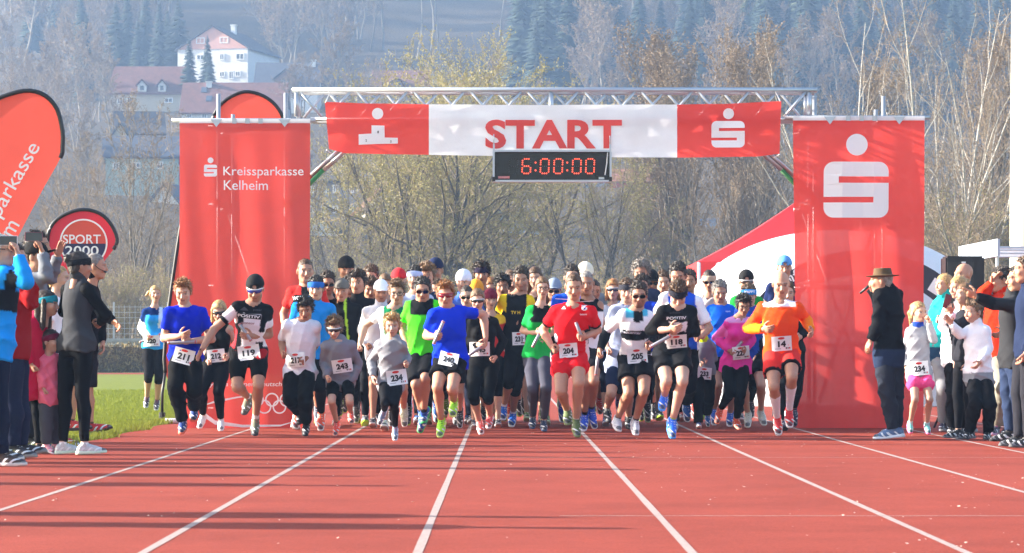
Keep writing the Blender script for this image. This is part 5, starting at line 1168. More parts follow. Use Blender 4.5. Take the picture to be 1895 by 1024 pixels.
def build_person(fig, label, skin='a', hair=('short', 'brown'), head='', yaw=0, pitch=8, roll=0, top=None, bottom=None, sock=None, shoe=('888888', 'ffffff'), glasses=None, hat=None,
                 hands=('fist', 'fist'), bib=None, group=None, stub=0.0, prints=(), ground=True, socklen=.12, neckwear=None, headscale=1.0, bandtext=None):
    J = fig.J; S = fig.S; kind = fig.sex; sk = np.array(SKINS[skin])
    hs = {'m': 1.0, 'f': .95, 'c': 1.0}[kind] * (S if kind != 'c' else .55 + .45 * S) * headscale * 1.03
    base = np.array([fig.P[0], fig.P[1], 0.0])
    # body surface
    F_ = Field(fig.lo, fig.hi, fig.vox); fig.trunk(F_)
    for q in 'ab': fig.arm(F_, q); fig.leg(F_, q)
    Ry = Matrix.Rotation(math.radians(-yaw), 3, 'Z') @ Matrix.Rotation(math.radians(roll), 3, 'Y') @ Matrix.Rotation(math.radians(pitch), 3, 'X'); Rn = np.array(Ry)
    hc = J['H']; F_.cap(fig.N - fig.ax * .03, hc + Rn @ np.array([0, .03, -.09]) * hs, .058 * S * (1 if kind == 'm' else .84), .054 * S * (1 if kind == 'm' else .82), .03)
    bV, bQ = F_.mesh(); L = fig.local(bV); bc = np.tile(sk, (len(bV), 1))
    if sock is not None:
        sc, sl = np.array(lin(sock)), socklen; bc[(L['leg'] > 2 - sl) & (np.minimum(L['dla'], L['dlb']) < .12 * S)] = sc
    hV, hQ, hm = HEADS[(kind, fig.lod)]; hc_ = np.tile(sk, (len(hV), 1)); hcol = np.array(HAIRC[hair[1]])
    hc_[hm['cheek']] = sk * np.array([1.05, .92, .9])
    if stub: hc_[hm['jaw']] = sk * (1 - stub) + hcol * stub
    hc_[hm['lip']] = sk * np.array([.86, .62, .62]); hc_[hm['mouth']] = sk * .25; hc_[hm['brow']] = sk * .35 + hcol * .65; hc_[hm['lid']] = sk * .62
    hc_[hm['white']] = (.34, .29, .27); hc_[hm['iris']] = (.03, .025, .022)
    hW = hV @ (Rn.T * hs) + hc
    parts = [(bV, bQ), (hW.astype(f32), hQ)]; cols = [bc, hc_]
    for i, q in enumerate('ab'):
        e, w = J['e' + q], J['w' + q]; x = nrm(w - e)
        th = np.array([0, -.6 * (1 if fig.front < 0 else -1), .8]); th = nrm(th - x * (th @ x)); z = np.cross(x, th)
        inward = fig.N * .5 + fig.P * .5 - w; fl = 1
        if -z @ inward < 0: fl = -1
        A = np.stack([x, th, z * fl], 1) * (S * (.95 if kind == 'm' else .84 if kind == 'f' else .95))
        v, qd = HANDS[hands[i]]; hv = v @ A.T + w
        if fl < 0: qd = qd[:, ::-1]
        parts.append((hv.astype(f32), qd)); cols.append(np.tile(sk * np.array([1.0, .93, .92]), (len(v), 1)))
    # shoes first: they decide the ground contact
    sh = []
    for q in 'ab':
        f, tt, kk = J['f' + q], J['t' + q], J['k' + q]; v = tt - f; lv = max(np.linalg.norm(v), .05); up = nrm(kk - f); z0 = up - v * (up @ v) / lv ** 2; z0 = nrm(z0); sn = min(.8, .062 * S / lv); y = -nrm(v / lv * math.sqrt(1 - sn * sn) + z0 * sn); z = nrm(up - y * (up @ y)); x = np.cross(y, z); sc = S * (.98 if kind == 'm' else .9)
        o = f - z * .072 * sc - y * .012; sh.append((x, y, z, o, sc, q))
    dz = 0.0
    if ground:
        low = min(float((np.asarray(SOLE[0]) @ np.stack([x, y, z], 1).T[:, 2] * sc + o[2]).min()) for x, y, z, o, sc, q in sh); dz = .009 - low
    base[2] -= dz
    V, Q = merge(parts); col = np.concatenate(cols)
    body = link('person', np_mesh('person', V - base, Q, col=col, mats=[M['skin']])); body.location = base + np.array([0, 0, dz])
    tag(body, label, 'person', group); PSTAT['tris'] += 2 * len(Q)
    surf = [(V - base, Q)]
    for x, y, z, o, sc, q in sh:
        so = link('shoe', ME_SHOE, body); so.matrix_local = frame_matrix(x, y, z, o - base, sc); so.color = (*lin(shoe[0]), 1)
        s2 = link('sole', ME_SOLE, so); s2.color = (*lin(shoe[1]), 1); l2 = link('laces', ME_LACE, so); l2.color = (*lin(shoe[2] if len(shoe) > 2 else 'f0f0f0'), 1)
    # lower garment
    def garment(name, F_, colf, rip, fr=(28, 22, 17)):
        if rip: F_.ripple(rip, fig.seed * 7 + len(name), fr)
        v, q = F_.mesh()
        if len(v) == 0: return None
        c = colf(fig.local(v), v) if callable(colf) else np.tile(np.array(lin(colf)), (len(v), 1))
        o = link(name, np_mesh(name, v - base, q, col=c, mats=[M['fabric']]), body); surf.append((v - base, q)); PSTAT['tris'] += 2 * len(q); return o
    if bottom:
        bk, bcol = bottom[0], bottom[1]; upto, g, lo, rp = {'shorts': (.62, .015, .020, .008), 'short': (.42, .015, .022, .008), 'half': (.80, .009, 0, .0015), 'tights': (1.93, .007, 0, .0012), 'capri': (1.22, .008, 0, .0012), 'pants': (1.97, .013, .013, .010), 'long': (.95, .018, .02, .005), 'jeans': (1.97, .012, .012, .009)}[bk]
        F_ = Field(fig.lo, fig.hi, fig.vox); fig.trunk(F_, g, -.2, .17, .02)
        for q in 'ab': fig.leg(F_, q, g, upto, .02, lo)
        garment({'shorts': 'shorts', 'short': 'shorts', 'half': 'shorts', 'long': 'shorts', 'tights': 'leggings', 'capri': 'leggings', 'pants': 'trousers', 'jeans': 'trousers'}[bk], F_, bcol, rp)
    if top:
        tk, tcol = top[0], top[1]; sl, g, lo, t0, rp = {'tee': (.62, .012, .014, -.10, .012), 'fit': (.55, .009, .004, -.02, .002), 'long': (1.97, .012, .006, -.10, .011), 'longfit': (1.96, .009, .002, -.04, .002), 'jacket': (1.97, .017, .010, -.18, .012), 'hoodie': (1.96, .014, .010, -.16, .013), 'tank': (.0, .010, .004, -.05, .002), 'coat': (1.97, .022, .014, -.42, .011), 'vest': (0.0, .018, .0, -.10, .010), 'loose': (.85, .013, .016, -.30, .014), 'three': (1.5, .012, .008, -.05, .003)}[tk]
        if len(top) > 2: sl = top[2]
        F_ = Field(fig.lo, fig.hi, fig.vox); fig.trunk(F_, g, min(t0, -.2) - .1, 1.0, .03, lo)
        for q in 'ab': F_.cap(J['h' + q] + fig.ax * .03 * S, J['h' + q] + (J['k' + q] - J['h' + q]) * (.12 if t0 > -.2 else .5), (.068 if kind == 'c' else .076 if t0 > -.2 else .082) * S + g + .006 + lo * .4, (.066 if kind == 'c' else .075 if t0 > -.2 else .083) * S + g + .007 + lo * .5, .04)
        clipT(F_, fig, t0)
        if tk in ('tank', 'vest'):
            for q in 'ab': F_.cap(fig.N - fig.ax * .03 * S, J['s' + q] * .55 + fig.N * .45, .058 * S + g, .05 * S + g, .02)
        else:
            for q in 'ab': fig.arm(F_, q, g * .8, sl, .02, lo * .6 if sl < 1 else .004)
        F_.cap(fig.N - fig.ax * .015 * S, hc + Rn @ np.array([0, .03, -.08]) * hs, (.068 if tk not in ('jacket', 'hoodie', 'vest', 'coat') else .05) * S, .06 * S, 0, sub=tk not in ('jacket', 'vest', 'coat'))
        if tk in ('jacket', 'vest', 'coat'): F_.cap(fig.N - fig.ax * .02 * S, fig.N + nrm(hc - fig.N) * .075 * S, .072 * S, .070 * S, .015, flat=True)
        if tk == 'hoodie': F_.ell(fig.N - fig.fwd() * .06 * S + fig.ax * .01, np.array((.10, .07, .06)) * S, .03)
        garment({'tee': 'shirt', 'fit': 'shirt', 'loose': 'shirt', 'three': 'shirt', 'long': 'shirt', 'longfit': 'shirt', 'jacket': 'jacket', 'coat': 'coat', 'hoodie': 'hoodie', 'tank': 'tank_top', 'vest': 'vest'}[tk], F_, tcol, rp if fig.lod == 0 else rp * .6)
    if neckwear:
        F_ = Field(fig.N - .2, fig.N + .25, .012); F_.cap(fig.N - fig.ax * .01, fig.N + nrm(hc - fig.N) * .08 * S, .078 * S, .072 * S, .01, flat=True); F_.ripple(.004, 3, (60, 70, 50)); garment('neck_gaiter', F_, neckwear, 0)
    hm4 = Matrix.Translation(Vector(hc - base)) @ (Ry.to_4x4() @ Matrix.Scale(hs, 4))
    def on_head(name, me, color, parent=body):
        o = link(name, me, parent)
        if parent is body: o.matrix_local = hm4
        o.color = (*lin(color), 1); return o
    if hair[0] != 'bald': on_head('hair', hair_mesh(hair[0]), tuple(hcol))
    if hat: on_head({'cap': 'cap', 'capback': 'cap', 'beanie': 'beanie', 'bobble': 'beanie', 'band': 'headband', 'brimhat': 'hat'}[hat[0]], hat_mesh(hat[0]), hat[1])
    if glasses:
        le, ri = glasses_meshes(glasses[0]); fo = on_head('sunglasses' if glasses[0] != 'clear' else 'eyeglasses', ri, glasses[2])
        if le: on_head('lens', le, glasses[1], fo)
    if bandtext:
        Vt, Ft = fit_text(bandtext[0], .13, .030, .03); Vt, Ft = grid_cut(Vt, Ft, .012); me = bpy.data.meshes.new('lettering')
        me.from_pydata([(math.sin(v.x / .10) * .103, .016 - math.cos(v.x / .10) * .123, .058 + v.y) for v in Vt], [], Ft); me.update(); me.materials.append(M[bandtext[1]]); o = link('lettering', me, body); o.matrix_local = hm4
    def bvh():
        v, q = merge([(np.asarray(a, f32), b) for a, b in surf]); return BVHTree.FromPolygons(v.tolist(), q.tolist())
    tree = bvh() if (bib or prints) else None
    def hit(x, z, side=-1):
        h = tree.ray_cast(Vector((x, -3 * 1.0, z)), Vector((0, 1, 0))); return h[0].y if h[0] is not None else None
    s_px = F / J['H'][1]
    if bib:
        num, bx_, by_, bw, bh, tilt = bib                       # centre and size in photo pixels
        D = fig.P[1]; c = at(bx_, by_, D); k = D / F; w2, h2 = bw * k, bh * k; ca, sa_ = math.cos(math.radians(tilt)), math.sin(math.radians(tilt))
        lc = np.array(c) - base; n, m = 9, 7; ys = []; us = []
        def place(u, v): return lc[0] + u * ca - v * sa_, lc[2] + u * sa_ + v * ca
        for i in range(n):
            for j in range(m):
                u = (i / (n - 1) - .5) * w2; v = (j / (m - 1) - .5) * h2; x, z = place(u, v); y = hit(x, z)
                if y is not None and y < .10: ys.append(y); us.append((1, u, u * u, v, v * v))
        if len(ys) > 8:
            ys = np.array(ys); us = np.array(us); md = np.median(ys); ok = np.abs(ys - md) < .10; cf = np.linalg.lstsq(us[ok], ys[ok], rcond=None)[0]; cf[2] = np.clip(cf[2], -2, 6); cf[4] = np.clip(cf[4], -3, 3)
            res = us[ok] @ cf - ys[ok]; cf[0] -= max(0.004, float(np.percentile(res, 90)) * .9) + .004
        else: cf = np.array([-.15 * S, 0, 0, 0, 0])
        def dep(u, v): return float(cf @ np.array([1, u, u * u, v, v * v]))
        def sheet(name, V2, F2, off, mt, par):
            me = bpy.data.meshes.new(name); vv = []
            for a, b in V2: x, z = place(a, b); vv.append((x, dep(a, b) - off, z))
            me.from_pydata(vv, [], F2); me.update(); me.materials.append(mt); me.polygons.foreach_set('use_smooth', [True] * len(F2)); return link(name, me, par)
        V2 = [((i / 8 - .5) * w2, (j / 6 - .5) * h2) for j in range(7) for i in range(9)]; F2 = [(j * 9 + i, j * 9 + i + 1, j * 9 + i + 10, j * 9 + i + 9) for j in range(6) for i in range(8)]
        bo = sheet('race_bib', V2, F2, .0, M['paper'], body)
        Vt, Ft = fit_text(num, w2 * (.58 if len(num) > 2 else .40), h2 * .42, .05); sheet('number', [(p.x, p.y - h2 * .03) for p in Vt], Ft, .004, M['print_black'], bo)
        Vd = [(w2 * .17 * math.cos(a) - w2 * .02, h2 * .36 + h2 * .085 * math.sin(a)) for a in np.linspace(0, 6.28, 15)[:-1]]; sheet('emblem', Vd, [tuple(range(14))], .004, M['print_red'], bo)
        for q, mt in ((.22, M['print_black']), (.31, mats_grey), (.39, M['print_red'])):
            sheet('mark', [(w2 * q - .008 * S, -h2 * .38), (w2 * q + .006 * S, -h2 * .38), (w2 * q + .006 * S, -h2 * .27), (w2 * q - .008 * S, -h2 * .27)], [(0, 1, 2, 3)], .004, mt, bo)
        sheet('small_print', [(-w2 * .36, -h2 * .37), (-w2 * .06, -h2 * .37), (-w2 * .06, -h2 * .33), (-w2 * .36, -h2 * .33)], [(0, 1, 2, 3)], .004, mats_grey, bo)
    for ip, (txt, px, py, wpx, hpx, tilt, colr) in enumerate(prints):
        D = fig.P[1]; k = D / F; c = np.array(at(px, py, D)) - base
        if isinstance(txt, str): Vt, Ft = fit_text(txt, wpx * k, hpx * k, .02)
        else: Vt, Ft = [Vector((a * k, -b * k, 0)) for a, b in txt], [tuple(range(len(txt)))]
        Rt = Matrix.Rotation(math.radians(tilt), 3, 'Z'); Vt = [Rt @ Vector(v) for v in Vt]; Vt, Ft = grid_cut(Vt, Ft, .03)
        vv = []; last = None
        ysx = [hit(c[0] + v.x, c[2] + v.y) for v in Vt]; good = [y for y in ysx if y is not None]
        if not good: continue
        md = sorted(good)[len(good) // 2]
        for v, y in zip(Vt, ysx): y = md if y is None or abs(y - md) > .12 else y; vv.append((c[0] + v.x, y - .006 - .003 * ip, c[2] + v.y))
        me = bpy.data.meshes.new('shirt_print'); me.from_pydata(vv, [], Ft); me.update()
        key = 'print_' + (colr if isinstance(colr, str) else 'x')
        if key not in M: M[key] = mat(key, colr, .75)
        me.materials.append(M[key]); link('shirt_print', me, body)
    body['_dz'] = dz
    return body
mats_grey = mat('grey_print', (.25, .25, .27), .7)

# ------------------------------------------------------------------ pose readers
NAMES = ['H', 'sa', 'ea', 'wa', 'sb', 'eb', 'wb', 'ha', 'ka', 'fa', 'ta', 'hb', 'kb', 'fb', 'tb']
def pose(R, D, h, spec, lean=.10, tw=0.0, hd=-.03, sgn=None):
    """photo joints -> 3D: bones keep their length, depth signs say which way they lean"""
    x0, y0, sc = R; k = D / F; S = h; J = {}; dep = {}; xy = {}; fixed = {}
    vals = spec.split()
    for n, v in zip(NAMES, vals):
        p = [float(q) for q in v.split(',')]; xy[n] = (x0 + p[0] / sc, y0 + p[1] / sc)
        if len(p) > 2: fixed[n] = p[2]
    BL = {'ea': .168, 'wa': .148, 'eb': .168, 'wb': .148, 'ka': .245, 'fa': .240, 'kb': .245, 'fb': .240, 'ta': .105, 'tb': .105}
    par = {'ea': 'sa', 'wa': 'ea', 'eb': 'sb', 'wb': 'eb', 'ka': 'ha', 'fa': 'ka', 'ta': 'fa', 'kb': 'hb', 'fb': 'kb', 'tb': 'fb'}
    sg = {'ea': 1, 'wa': -1, 'eb': 1, 'wb': -1, 'ka': -1, 'fa': 1, 'ta': -1, 'kb': -1, 'fb': 1, 'tb': -1}
    if sgn: sg.update(sgn)
    dep.update({'H': -lean + hd, 'sa': -lean - tw, 'sb': -lean + tw, 'ha': tw * .4, 'hb': -tw * .4}); dep.update(fixed)
    for n in NAMES:
        if n in par and n not in fixed:
            p = par[n]; d2 = math.hypot(xy[n][0] - xy[p][0], xy[n][1] - xy[p][1]) * k; Ln = BL[n] * h
            dep[n] = dep[p] + sg[n] * min(math.sqrt(max(Ln * Ln - d2 * d2, 0)), .92 * Ln)
        q = at(xy[n][0], xy[n][1], D); J[n] = np.array([q.x, D + dep[n], q.z])
    return J
def gait(X, D, h, phase=0.0, lean=.12, amp=1.0, arms=True, standing=False, head=None):
    """generic runner / standing figure facing the camera, metres"""
    S = h / 1.78; s = math.sin(phase) * amp; J = {}; hipz = .915 * S if not standing else .93 * S
    J['ha'] = np.array([X - .09 * S, D - .05 * s * S, hipz]); J['hb'] = np.array([X + .09 * S, D + .05 * s * S, hipz])
    sh = hipz + .50 * S
    J['sa'] = np.array([X - .172 * S, D - lean * S + .06 * s * S, sh]); J['sb'] = np.array([X + .172 * S, D - lean * S - .06 * s * S, sh])
    J['H'] = np.array([X, D - (lean + .04) * S, sh + .232 * S])
    for q, sg, x in (('a', 1, -1), ('b', -1, 1)):
        f = sg * s                                        # > 0: this leg forward
        hp = J['h' + q]; a1 = .12 + .55 * max(f, 0) - .35 * max(-f, 0); kn = hp + np.array([x * .005, -math.sin(a1), -math.cos(a1)]) * .435 * S
        a2 = a1 - (.15 + .5 * max(f, 0) + 1.0 * max(-f, 0)) if not standing else -.03
        an = kn + np.array([0, -math.sin(a2), -math.cos(a2)]) * .425 * S
        if not standing and f <= .0: pass
        J['k' + q] = kn; J['f' + q] = an; a3 = a2 + math.pi / 2 - (.5 if f < 0 else -.1); J['t' + q] = an + np.array([x * .03, -math.sin(a3), -math.cos(a3)]) * .19 * S - np.array([0, 0, .05 * S])
        sp = J['s' + q]; b1 = -.35 - .5 * f if arms else .02; el = sp + np.array([x * .22, -math.sin(b1) * .9, -math.cos(b1)]) * .30 * S
        b2 = b1 + 1.5 if arms else b1 + .25; wr = el + np.array([-x * .25, -math.sin(b2), -math.cos(b2)]) * .26 * S
        J['e' + q] = el; J['w' + q] = wr
    if standing:
        for q in 'ab': J['t' + q] = J['f' + q] + np.array([.02 * (1 if q == 'b' else -1), -.19 * S, -.066 * S])
    return J
# ------------------------------------------------------------------ people
R1 = (230, 460, 2.767); R2 = (490, 460, 2.767); R3 = (740, 460, 2.767); R4 = (950, 460, 2.768); R5 = (1190, 460, 2.769); R6 = (0, 420, 2.179); R7 = (1580, 440, 2.559)
def gd(R, y): return depth_of(R[1] + y / R[2])
def pat(base, *layers):
    def f(L, V):
        c = np.tile(np.array(lin(base)), (len(V), 1))
        for fn, col in layers: c[fn(L)] = lin(col)
        return c
    return f
WHO = {}
SEED = [0]
def runner(key, label, R, g, h, sex, spec, lean=.10, tw=0.0, front=-1, sgn=None, lod=0, D=None, **kw):
    SEED[0] += 1; D = D or gd(R, g); J = pose(R, D, h, spec, lean, tw, sgn=sgn)
    fig = Figure(J, h, sex, front, lod, SEED[0]); b = build_person(fig, label, **kw); WHO[key] = (fig, b); return b
def legs_from(J, h, D, phase, amp=.9, standing=False):
    X = (J['sa'][0] + J['sb'][0]) / 2; G = gait(X, D, h, phase, 0, amp, standing=standing)
    for n in ('ha', 'ka', 'fa', 'ta', 'hb', 'kb', 'fb', 'tb'): J[n] = G[n]
    return J
def half(key, label, R, D, h, sex, spec, phase=0.8, lean=.08, lod=0, standing=False, **kw):
    """upper body read from the photo, legs in stride"""
    SEED[0] += 1; J = {}
    pad = spec + ' 0,0 0,0 0,0 0,0 0,0 0,0 0,0 0,0'; J = pose(R, D, h, pad, lean); J = legs_from(J, h, D, phase, standing=standing)
    fig = Figure(J, h, sex, -1, lod, SEED[0]); b = build_person(fig, label, **kw); WHO[key] = (fig, b); return b
RUN = 'runners starting the race'
BK, WH = '0b0b0d', 'f2f2f4'
runner('220', 'woman with flying blonde ponytail and sky-blue top, bib 220, on the grass', R1, 844, 1.72, 'f',
       '163,235 108,320 80,405 118,452 205,318 222,400 178,440 125,505 130,650 110,760 108,812 175,505 182,655 163,775 160,826', .05, .03, ground=False, group=RUN,
       skin='c', hair=('wind', 'blond'), pitch=0, yaw=-12, top=('longfit', pat('2f9be8', (lambda L: (L['t'] > .82) & ~L['onarm'], '12306a'), (lambda L: L['onarm'] & (L['arm'] > .5), 'eef2f8'), (lambda L: L['onarm'] & (L['arm'] <= .5), '12306a'), (lambda L: ~L['onarm'] & (L['s'] > .06) & (L['t'] > .5), 'cfe4f6'))),
       bottom=('capri', '15151a'), bib=('220', 282, 631, 31, 20, 1), shoe=('3a2a38', 'd8d8dc', 'd06070'), hands=('grip', 'grip'))
runner('211', 'runner with ginger-blond hair in a royal blue tee and black trousers, bib 211', R1, 955, 1.78, 'm',
       '308,236 228,335 207,475 298,462 405,335 452,478 352,488 280,565 275,722 300,892 300,952 352,565 372,740 352,832 355,890', .10, .04, group=RUN,
       skin='c', hair=('quiff', 'ginger'), pitch=20, top=('tee', '0a24c0'), bottom=('pants', BK), bib=('211', 343, 664, 39, 28, -15), shoe=('1a3a80', 'e8785a', 'c8d0e8'), hands=('relax', 'grip'))
runner('212', 'blonde woman in black with sunglasses and white shoes half hidden, bib 212', R1, 938, 1.68, 'f',
       '492,335 432,425 412,520 432,585 548,415 565,505 540,560 445,605 410,742 402,862 388,925 505,605 495,742 495,885 500,938', .12, -.03, group=RUN,
       skin='c', hair=('bob', 'blond'), pitch=18, glasses=('sport', '201010', '101010'), top=('tank', BK), bottom=('tights', '101014'), bib=('212', 402, 662, 33, 24, 6), shoe=('e8e8ea', 'f4f4f4'))
runner('119', 'runner in black cap and white-framed sunglasses, black and white jersey, bib 119', R1, 963, 1.84, 'm',
       '680,222 585,305 470,430 420,528 745,325 742,455 662,462 582,550 590,722 628,775 612,852 690,550 700,712 675,885 675,957', .22, .05, group=RUN,
       skin='b', hair=('crew', 'brown'), pitch=22, stub=.35, hat=('capback', '141416'), glasses=('sport', '1a2a80', 'f2f2f2'),
       top=('fit', pat('101013', (lambda L: ~L['onarm'] & (L['d'] > .02) & (np.abs(L['s']) < .085 - .05 * np.clip(.55 - L['t'], 0, 1)) & (L['t'] > .0) & (L['t'] < .86), 'e6e2ec'), (lambda L: L['onarm'] & L['qa'] & (L['arm'] > .12) & (L['arm'] < .5), 'e8d8dc'), (lambda L: L['onarm'] & ~L['qa'] & (L['arm'] > .3), 'f0eef2'), (lambda L: ~L['onarm'] & (L['s'] < -.125) & (L['t'] < .5) & (L['t'] > .12), 'a83038')), .62),
       bottom=('half', pat(BK, (lambda L: L['t'] > .10, 'b01a20'))), bib=('119', 463, 657, 41, 27, 8), shoe=('70705a', '3a3a40', 'e07040'), sock='f2f2f4', socklen=.16, hands=('open', 'relax'),
       prints=[([(-22.5, -4.2), (22.5, -4.2), (22.5, 4.2), (-22.5, 4.2)], 465, 590.5, 0, 0, -6, '101013'), ('POSITIV', 465, 590.5, 41, 5.4, -6, 'f0f0f4'), ([(-8, 3), (-3, -2), (0, -4), (4, -1), (8, 3)], 457, 577, 0, 0, -4, '3a3a44'), ('power', 481, 580, 15, 4, -4, '40404c'), ('sponsor', 463, 604, 26, 4.5, -4, '8a4a50')])
runner('217', 'dark-haired boy in a loose white shirt and black trousers, bib 217', R2, 965, 1.58, 'm',
       '215,325 115,402 88,482 98,548 270,405 258,512 215,578 140,655 138,785 175,850 178,905 218,655 215,782 212,902 210,962', .18, .03, group=RUN,
       skin='d', hair=('messy', 'black'), pitch=22, yaw=4, top=('tee', 'e4e2ec', .9), bottom=('pants', BK), bib=('217', 550, 671, 34, 27, 4), shoe=('141418', '202024', '303034'))
runner('bluejacket', 'man in bright blue jacket with blue headband behind the boy in white', R2, 940, 1.76, 'm',
       '265,222 165,315 135,420 172,520 340,320 362,420 330,500 240,560 240,720 172,862 160,928 305,560 292,730 286,862 285,938', .08, 0, group=RUN,
       skin='c', hair=('short', 'black'), pitch=10, hat=('band', '2060b8'), top=('jacket', '1d86d8'), bottom=('tights', '101014'), shoe=('e0502e', 'f0e8e4'), neckwear='6a6460')
half('tall', 'tall short-haired man in black and red shirt against the left banner', R2, 33.6, 1.90, 'm', '210,115 135,215 92,330 112,440 292,218 318,330 300,420', .9, .04, skin='b', hair=('crew', 'brown'), pitch=4, yaw=-12, group=RUN,
     top=('tee', pat('141416', (lambda L: (L['t'] > .86) & (np.abs(L['s']) > .05) | L['onarm'], 'c8302c'))), bottom=('shorts', BK), shoe=('303a50', 'e0e0e0'), prints=[('WORLD', 556, 551, 26, 7, 4, 'e8e8ea')])
runner('243', 'boy with goggle-like sunglasses in a grey hoodie, bib 243', R2, 965, 1.42, 'c',
       '362,402 315,485 308,572 325,648 455,480 482,582 446,678 352,672 350,772 368,882 362,945 422,672 442,772 438,832 446,885', .20, .03, group=RUN,
       skin='c', hair=('messy', 'ltbrown'), pitch=18, glasses=('sport', '14141a', 'd8d8dc'), top=('hoodie', '7c7c84'), bottom=('half', BK), bib=('243', 635, 674, 37, 25, 8), shoe=('e04838', 'f0a090'), sock='16161a', socklen=.10, hands=('fist', 'relax'))
half('greycap', 'man in grey cap and black zipped jacket checking his wrist', R2, 34.6, 1.74, 'm', '395,212 350,305 342,400 395,355 478,305 502,395 410,362', 1.0, .05, skin='b', hair=('crew', 'grey'), pitch=8, hat=('cap', '6a6660'), group=RUN,
     top=('jacket', pat('121215', (lambda L: ~L['onarm'] & (np.abs(L['s'] + .0) < .012) & (L['d'] > 0), 'a8d840'))), bottom=('tights', BK), shoe=('404850', 'd8d8d8'))
runner('234b', 'small fair-haired boy in a grey hoodie leading the pack, bib 234', R2, 988, 1.36, 'c',
       '655,408 592,495 545,582 556,668 708,498 725,562 732,598 615,705 622,792 612,836 580,918 678,705 668,802 668,925 668,986', .12, -.03, group=RUN,
       skin='c', hair=('messy', 'blond'), pitch=4, top=('hoodie', '8a8a90'), bottom=('tights', '141418'), bib=('234', 735, 702, 37, 28, 8), shoe=('6a7a98', 'e8ecf4', 'f06a28'), hands=('relax', 'fist'))
half('greenwhite', 'bespectacled runner in green and white jersey behind the two boys', R2, 33.2, 1.78, 'm', '680,222 600,318 512,392 490,488 725,325 742,430 690,480', 2.2, .14, skin='c', hair=('quiff', 'ltbrown'), pitch=14, glasses=('clear', '111111', '1a1a1a'), group=RUN,
     top=('fit', pat('0f7a4c', (lambda L: L['onarm'] | (np.abs(L['s']) > .115), 'eef0f0'))), bottom=('half', '3a3a40'), shoe=('c8d0b8', 'f0f0e8'))
runner('neon', 'man with sunglasses in a neon green and black jersey', R3, 950, 1.82, 'm',
       '118,212 48,288 8,400 45,505 190,285 245,390 225,470 85,565 88,690 112,832 122,880 158,565 135,658 125,835 98,942', .10, -.03, group=RUN,
       skin='b', hair=('short', 'black'), pitch=12, glasses=('dark', '0a0a0a', '0a0a0a'), top=('tee', pat('4fe02a', (lambda L: ~L['onarm'] & (L['t'] > .78) & (L['d'] > -.02), '121416'), (lambda L: L['t'] < -.5, BK))), bottom=('long', '141418'), shoe=('1a4aa0', '40c070', '30d060'), sock='141418', socklen=.14)
runner('240', 'fair-haired runner with red visor sunglasses in a royal blue tee holding a baton, bib 240', R3, 972, 1.78, 'm',
       '235,255 168,348 135,462 182,468 325,330 428,352 440,472 222,595 196,722 212,892 205,968 298,595 270,730 276,795 270,866', .12, .06, group=RUN,
       skin='e', hair=('quiff', 'ginger'), pitch=10, glasses=('sport', '7a1020', 'b02030'), top=('tee', '0d33d0'), bottom=('shorts', '101013'), bib=('240', 831, 670, 35, 25, -12), shoe=('9ae030', 'd8f088', '1a1a1a'), sock='e04848', socklen=.08, hands=('grip', 'relax'))
runner('245', 'woman in black zip top with dark visor sunglasses and cropped leggings, bib 245', R3, 958, 1.65, 'f',
       '398,272 368,375 352,480 402,500 485,375 530,480 490,562 388,615 378,760 405,888 416,952 468,615 452,762 460,862 452,922', .14, .02, group=RUN,
       skin='c', hair=('low', 'ltbrown'), pitch=12, glasses=('sport', '0c0c10', 'e8e8e8'), top=('longfit', pat('121214', (lambda L: ~L['onarm'] & (np.abs(L['s']) < .008) & (L['t'] > .55), 'c84030'))), bottom=('capri', BK), bib=('245', 888, 648, 37, 26, 1), shoe=('d84a48', 'f2dcdc'), hands=('relax', 'fist'))
runner('yellow', 'tall moustached man in yellow and black club jersey', R3, 920, 1.84, 'm',
       '622,172 530,272 502,380 588,378 665,275 690,372 622,392 568,535 560,682 532,822 526,882 622,535 592,722 580,860 570,918', .10, .0, group=RUN,
       skin='b', hair=('short', 'dark'), pitch=14, yaw=4, stub=.3, top=('tee', pat('1a1c20', (lambda L: L['onarm'] & (L['arm'] < .5) | (np.abs(L['s']) > .11) & (L['t'] > .72), 'f0c81a'), (lambda L: L['onarm'] & (L['arm'] > .5) & (L['arm'] < .62), '16181a')), .8), bottom=('capri', '121216'), bib=('231', 960, 632, 24, 24, 2), shoe=('1f66c8', 'e8eef4'), sock='e8e8ec', socklen=.14,
       prints=[('TV H', 954, 584, 17, 6, 0, 'e8c020')])
runner('greenw', 'woman with glasses in green and black shirt and grey leggings', R4, 940, 1.72, 'f',
       '148,212 85,318 48,430 115,440 190,322 212,420 162,478 92,562 100,732 100,872 96,926 150,562 166,722 156,888 156,938', .08, .02, group=RUN,
       skin='c', hair=('low', 'ltbrown'), pitch=6, yaw=-4, glasses=('clear', '111111', '20140f'), top=('fit', pat('1fb04a', (lambda L: ~L['onarm'] & (L['t'] > .70), '121416')), .75), bottom=('tights', '4c4c58'), shoe=('20304a', '506080'))
runner('tank', 'man in white and black tank top close behind the red runner', R4, 940, 1.80, 'm',
       '372,190 330,295 322,400 340,480 440,295 455,390 425,445 350,555 362,702 366,862 356,932 408,555 408,692 400,832 416,928', .08, 0, group=RUN,
       skin='d', hair=('crew', 'grey'), pitch=8, top=('tank', pat('e8e8ec', (lambda L: L['t'] > .8, '18181c'))), bottom=('short', '202024'), shoe=('1f4cc0', 'e8e8f0'), sock='141418', socklen=.15)
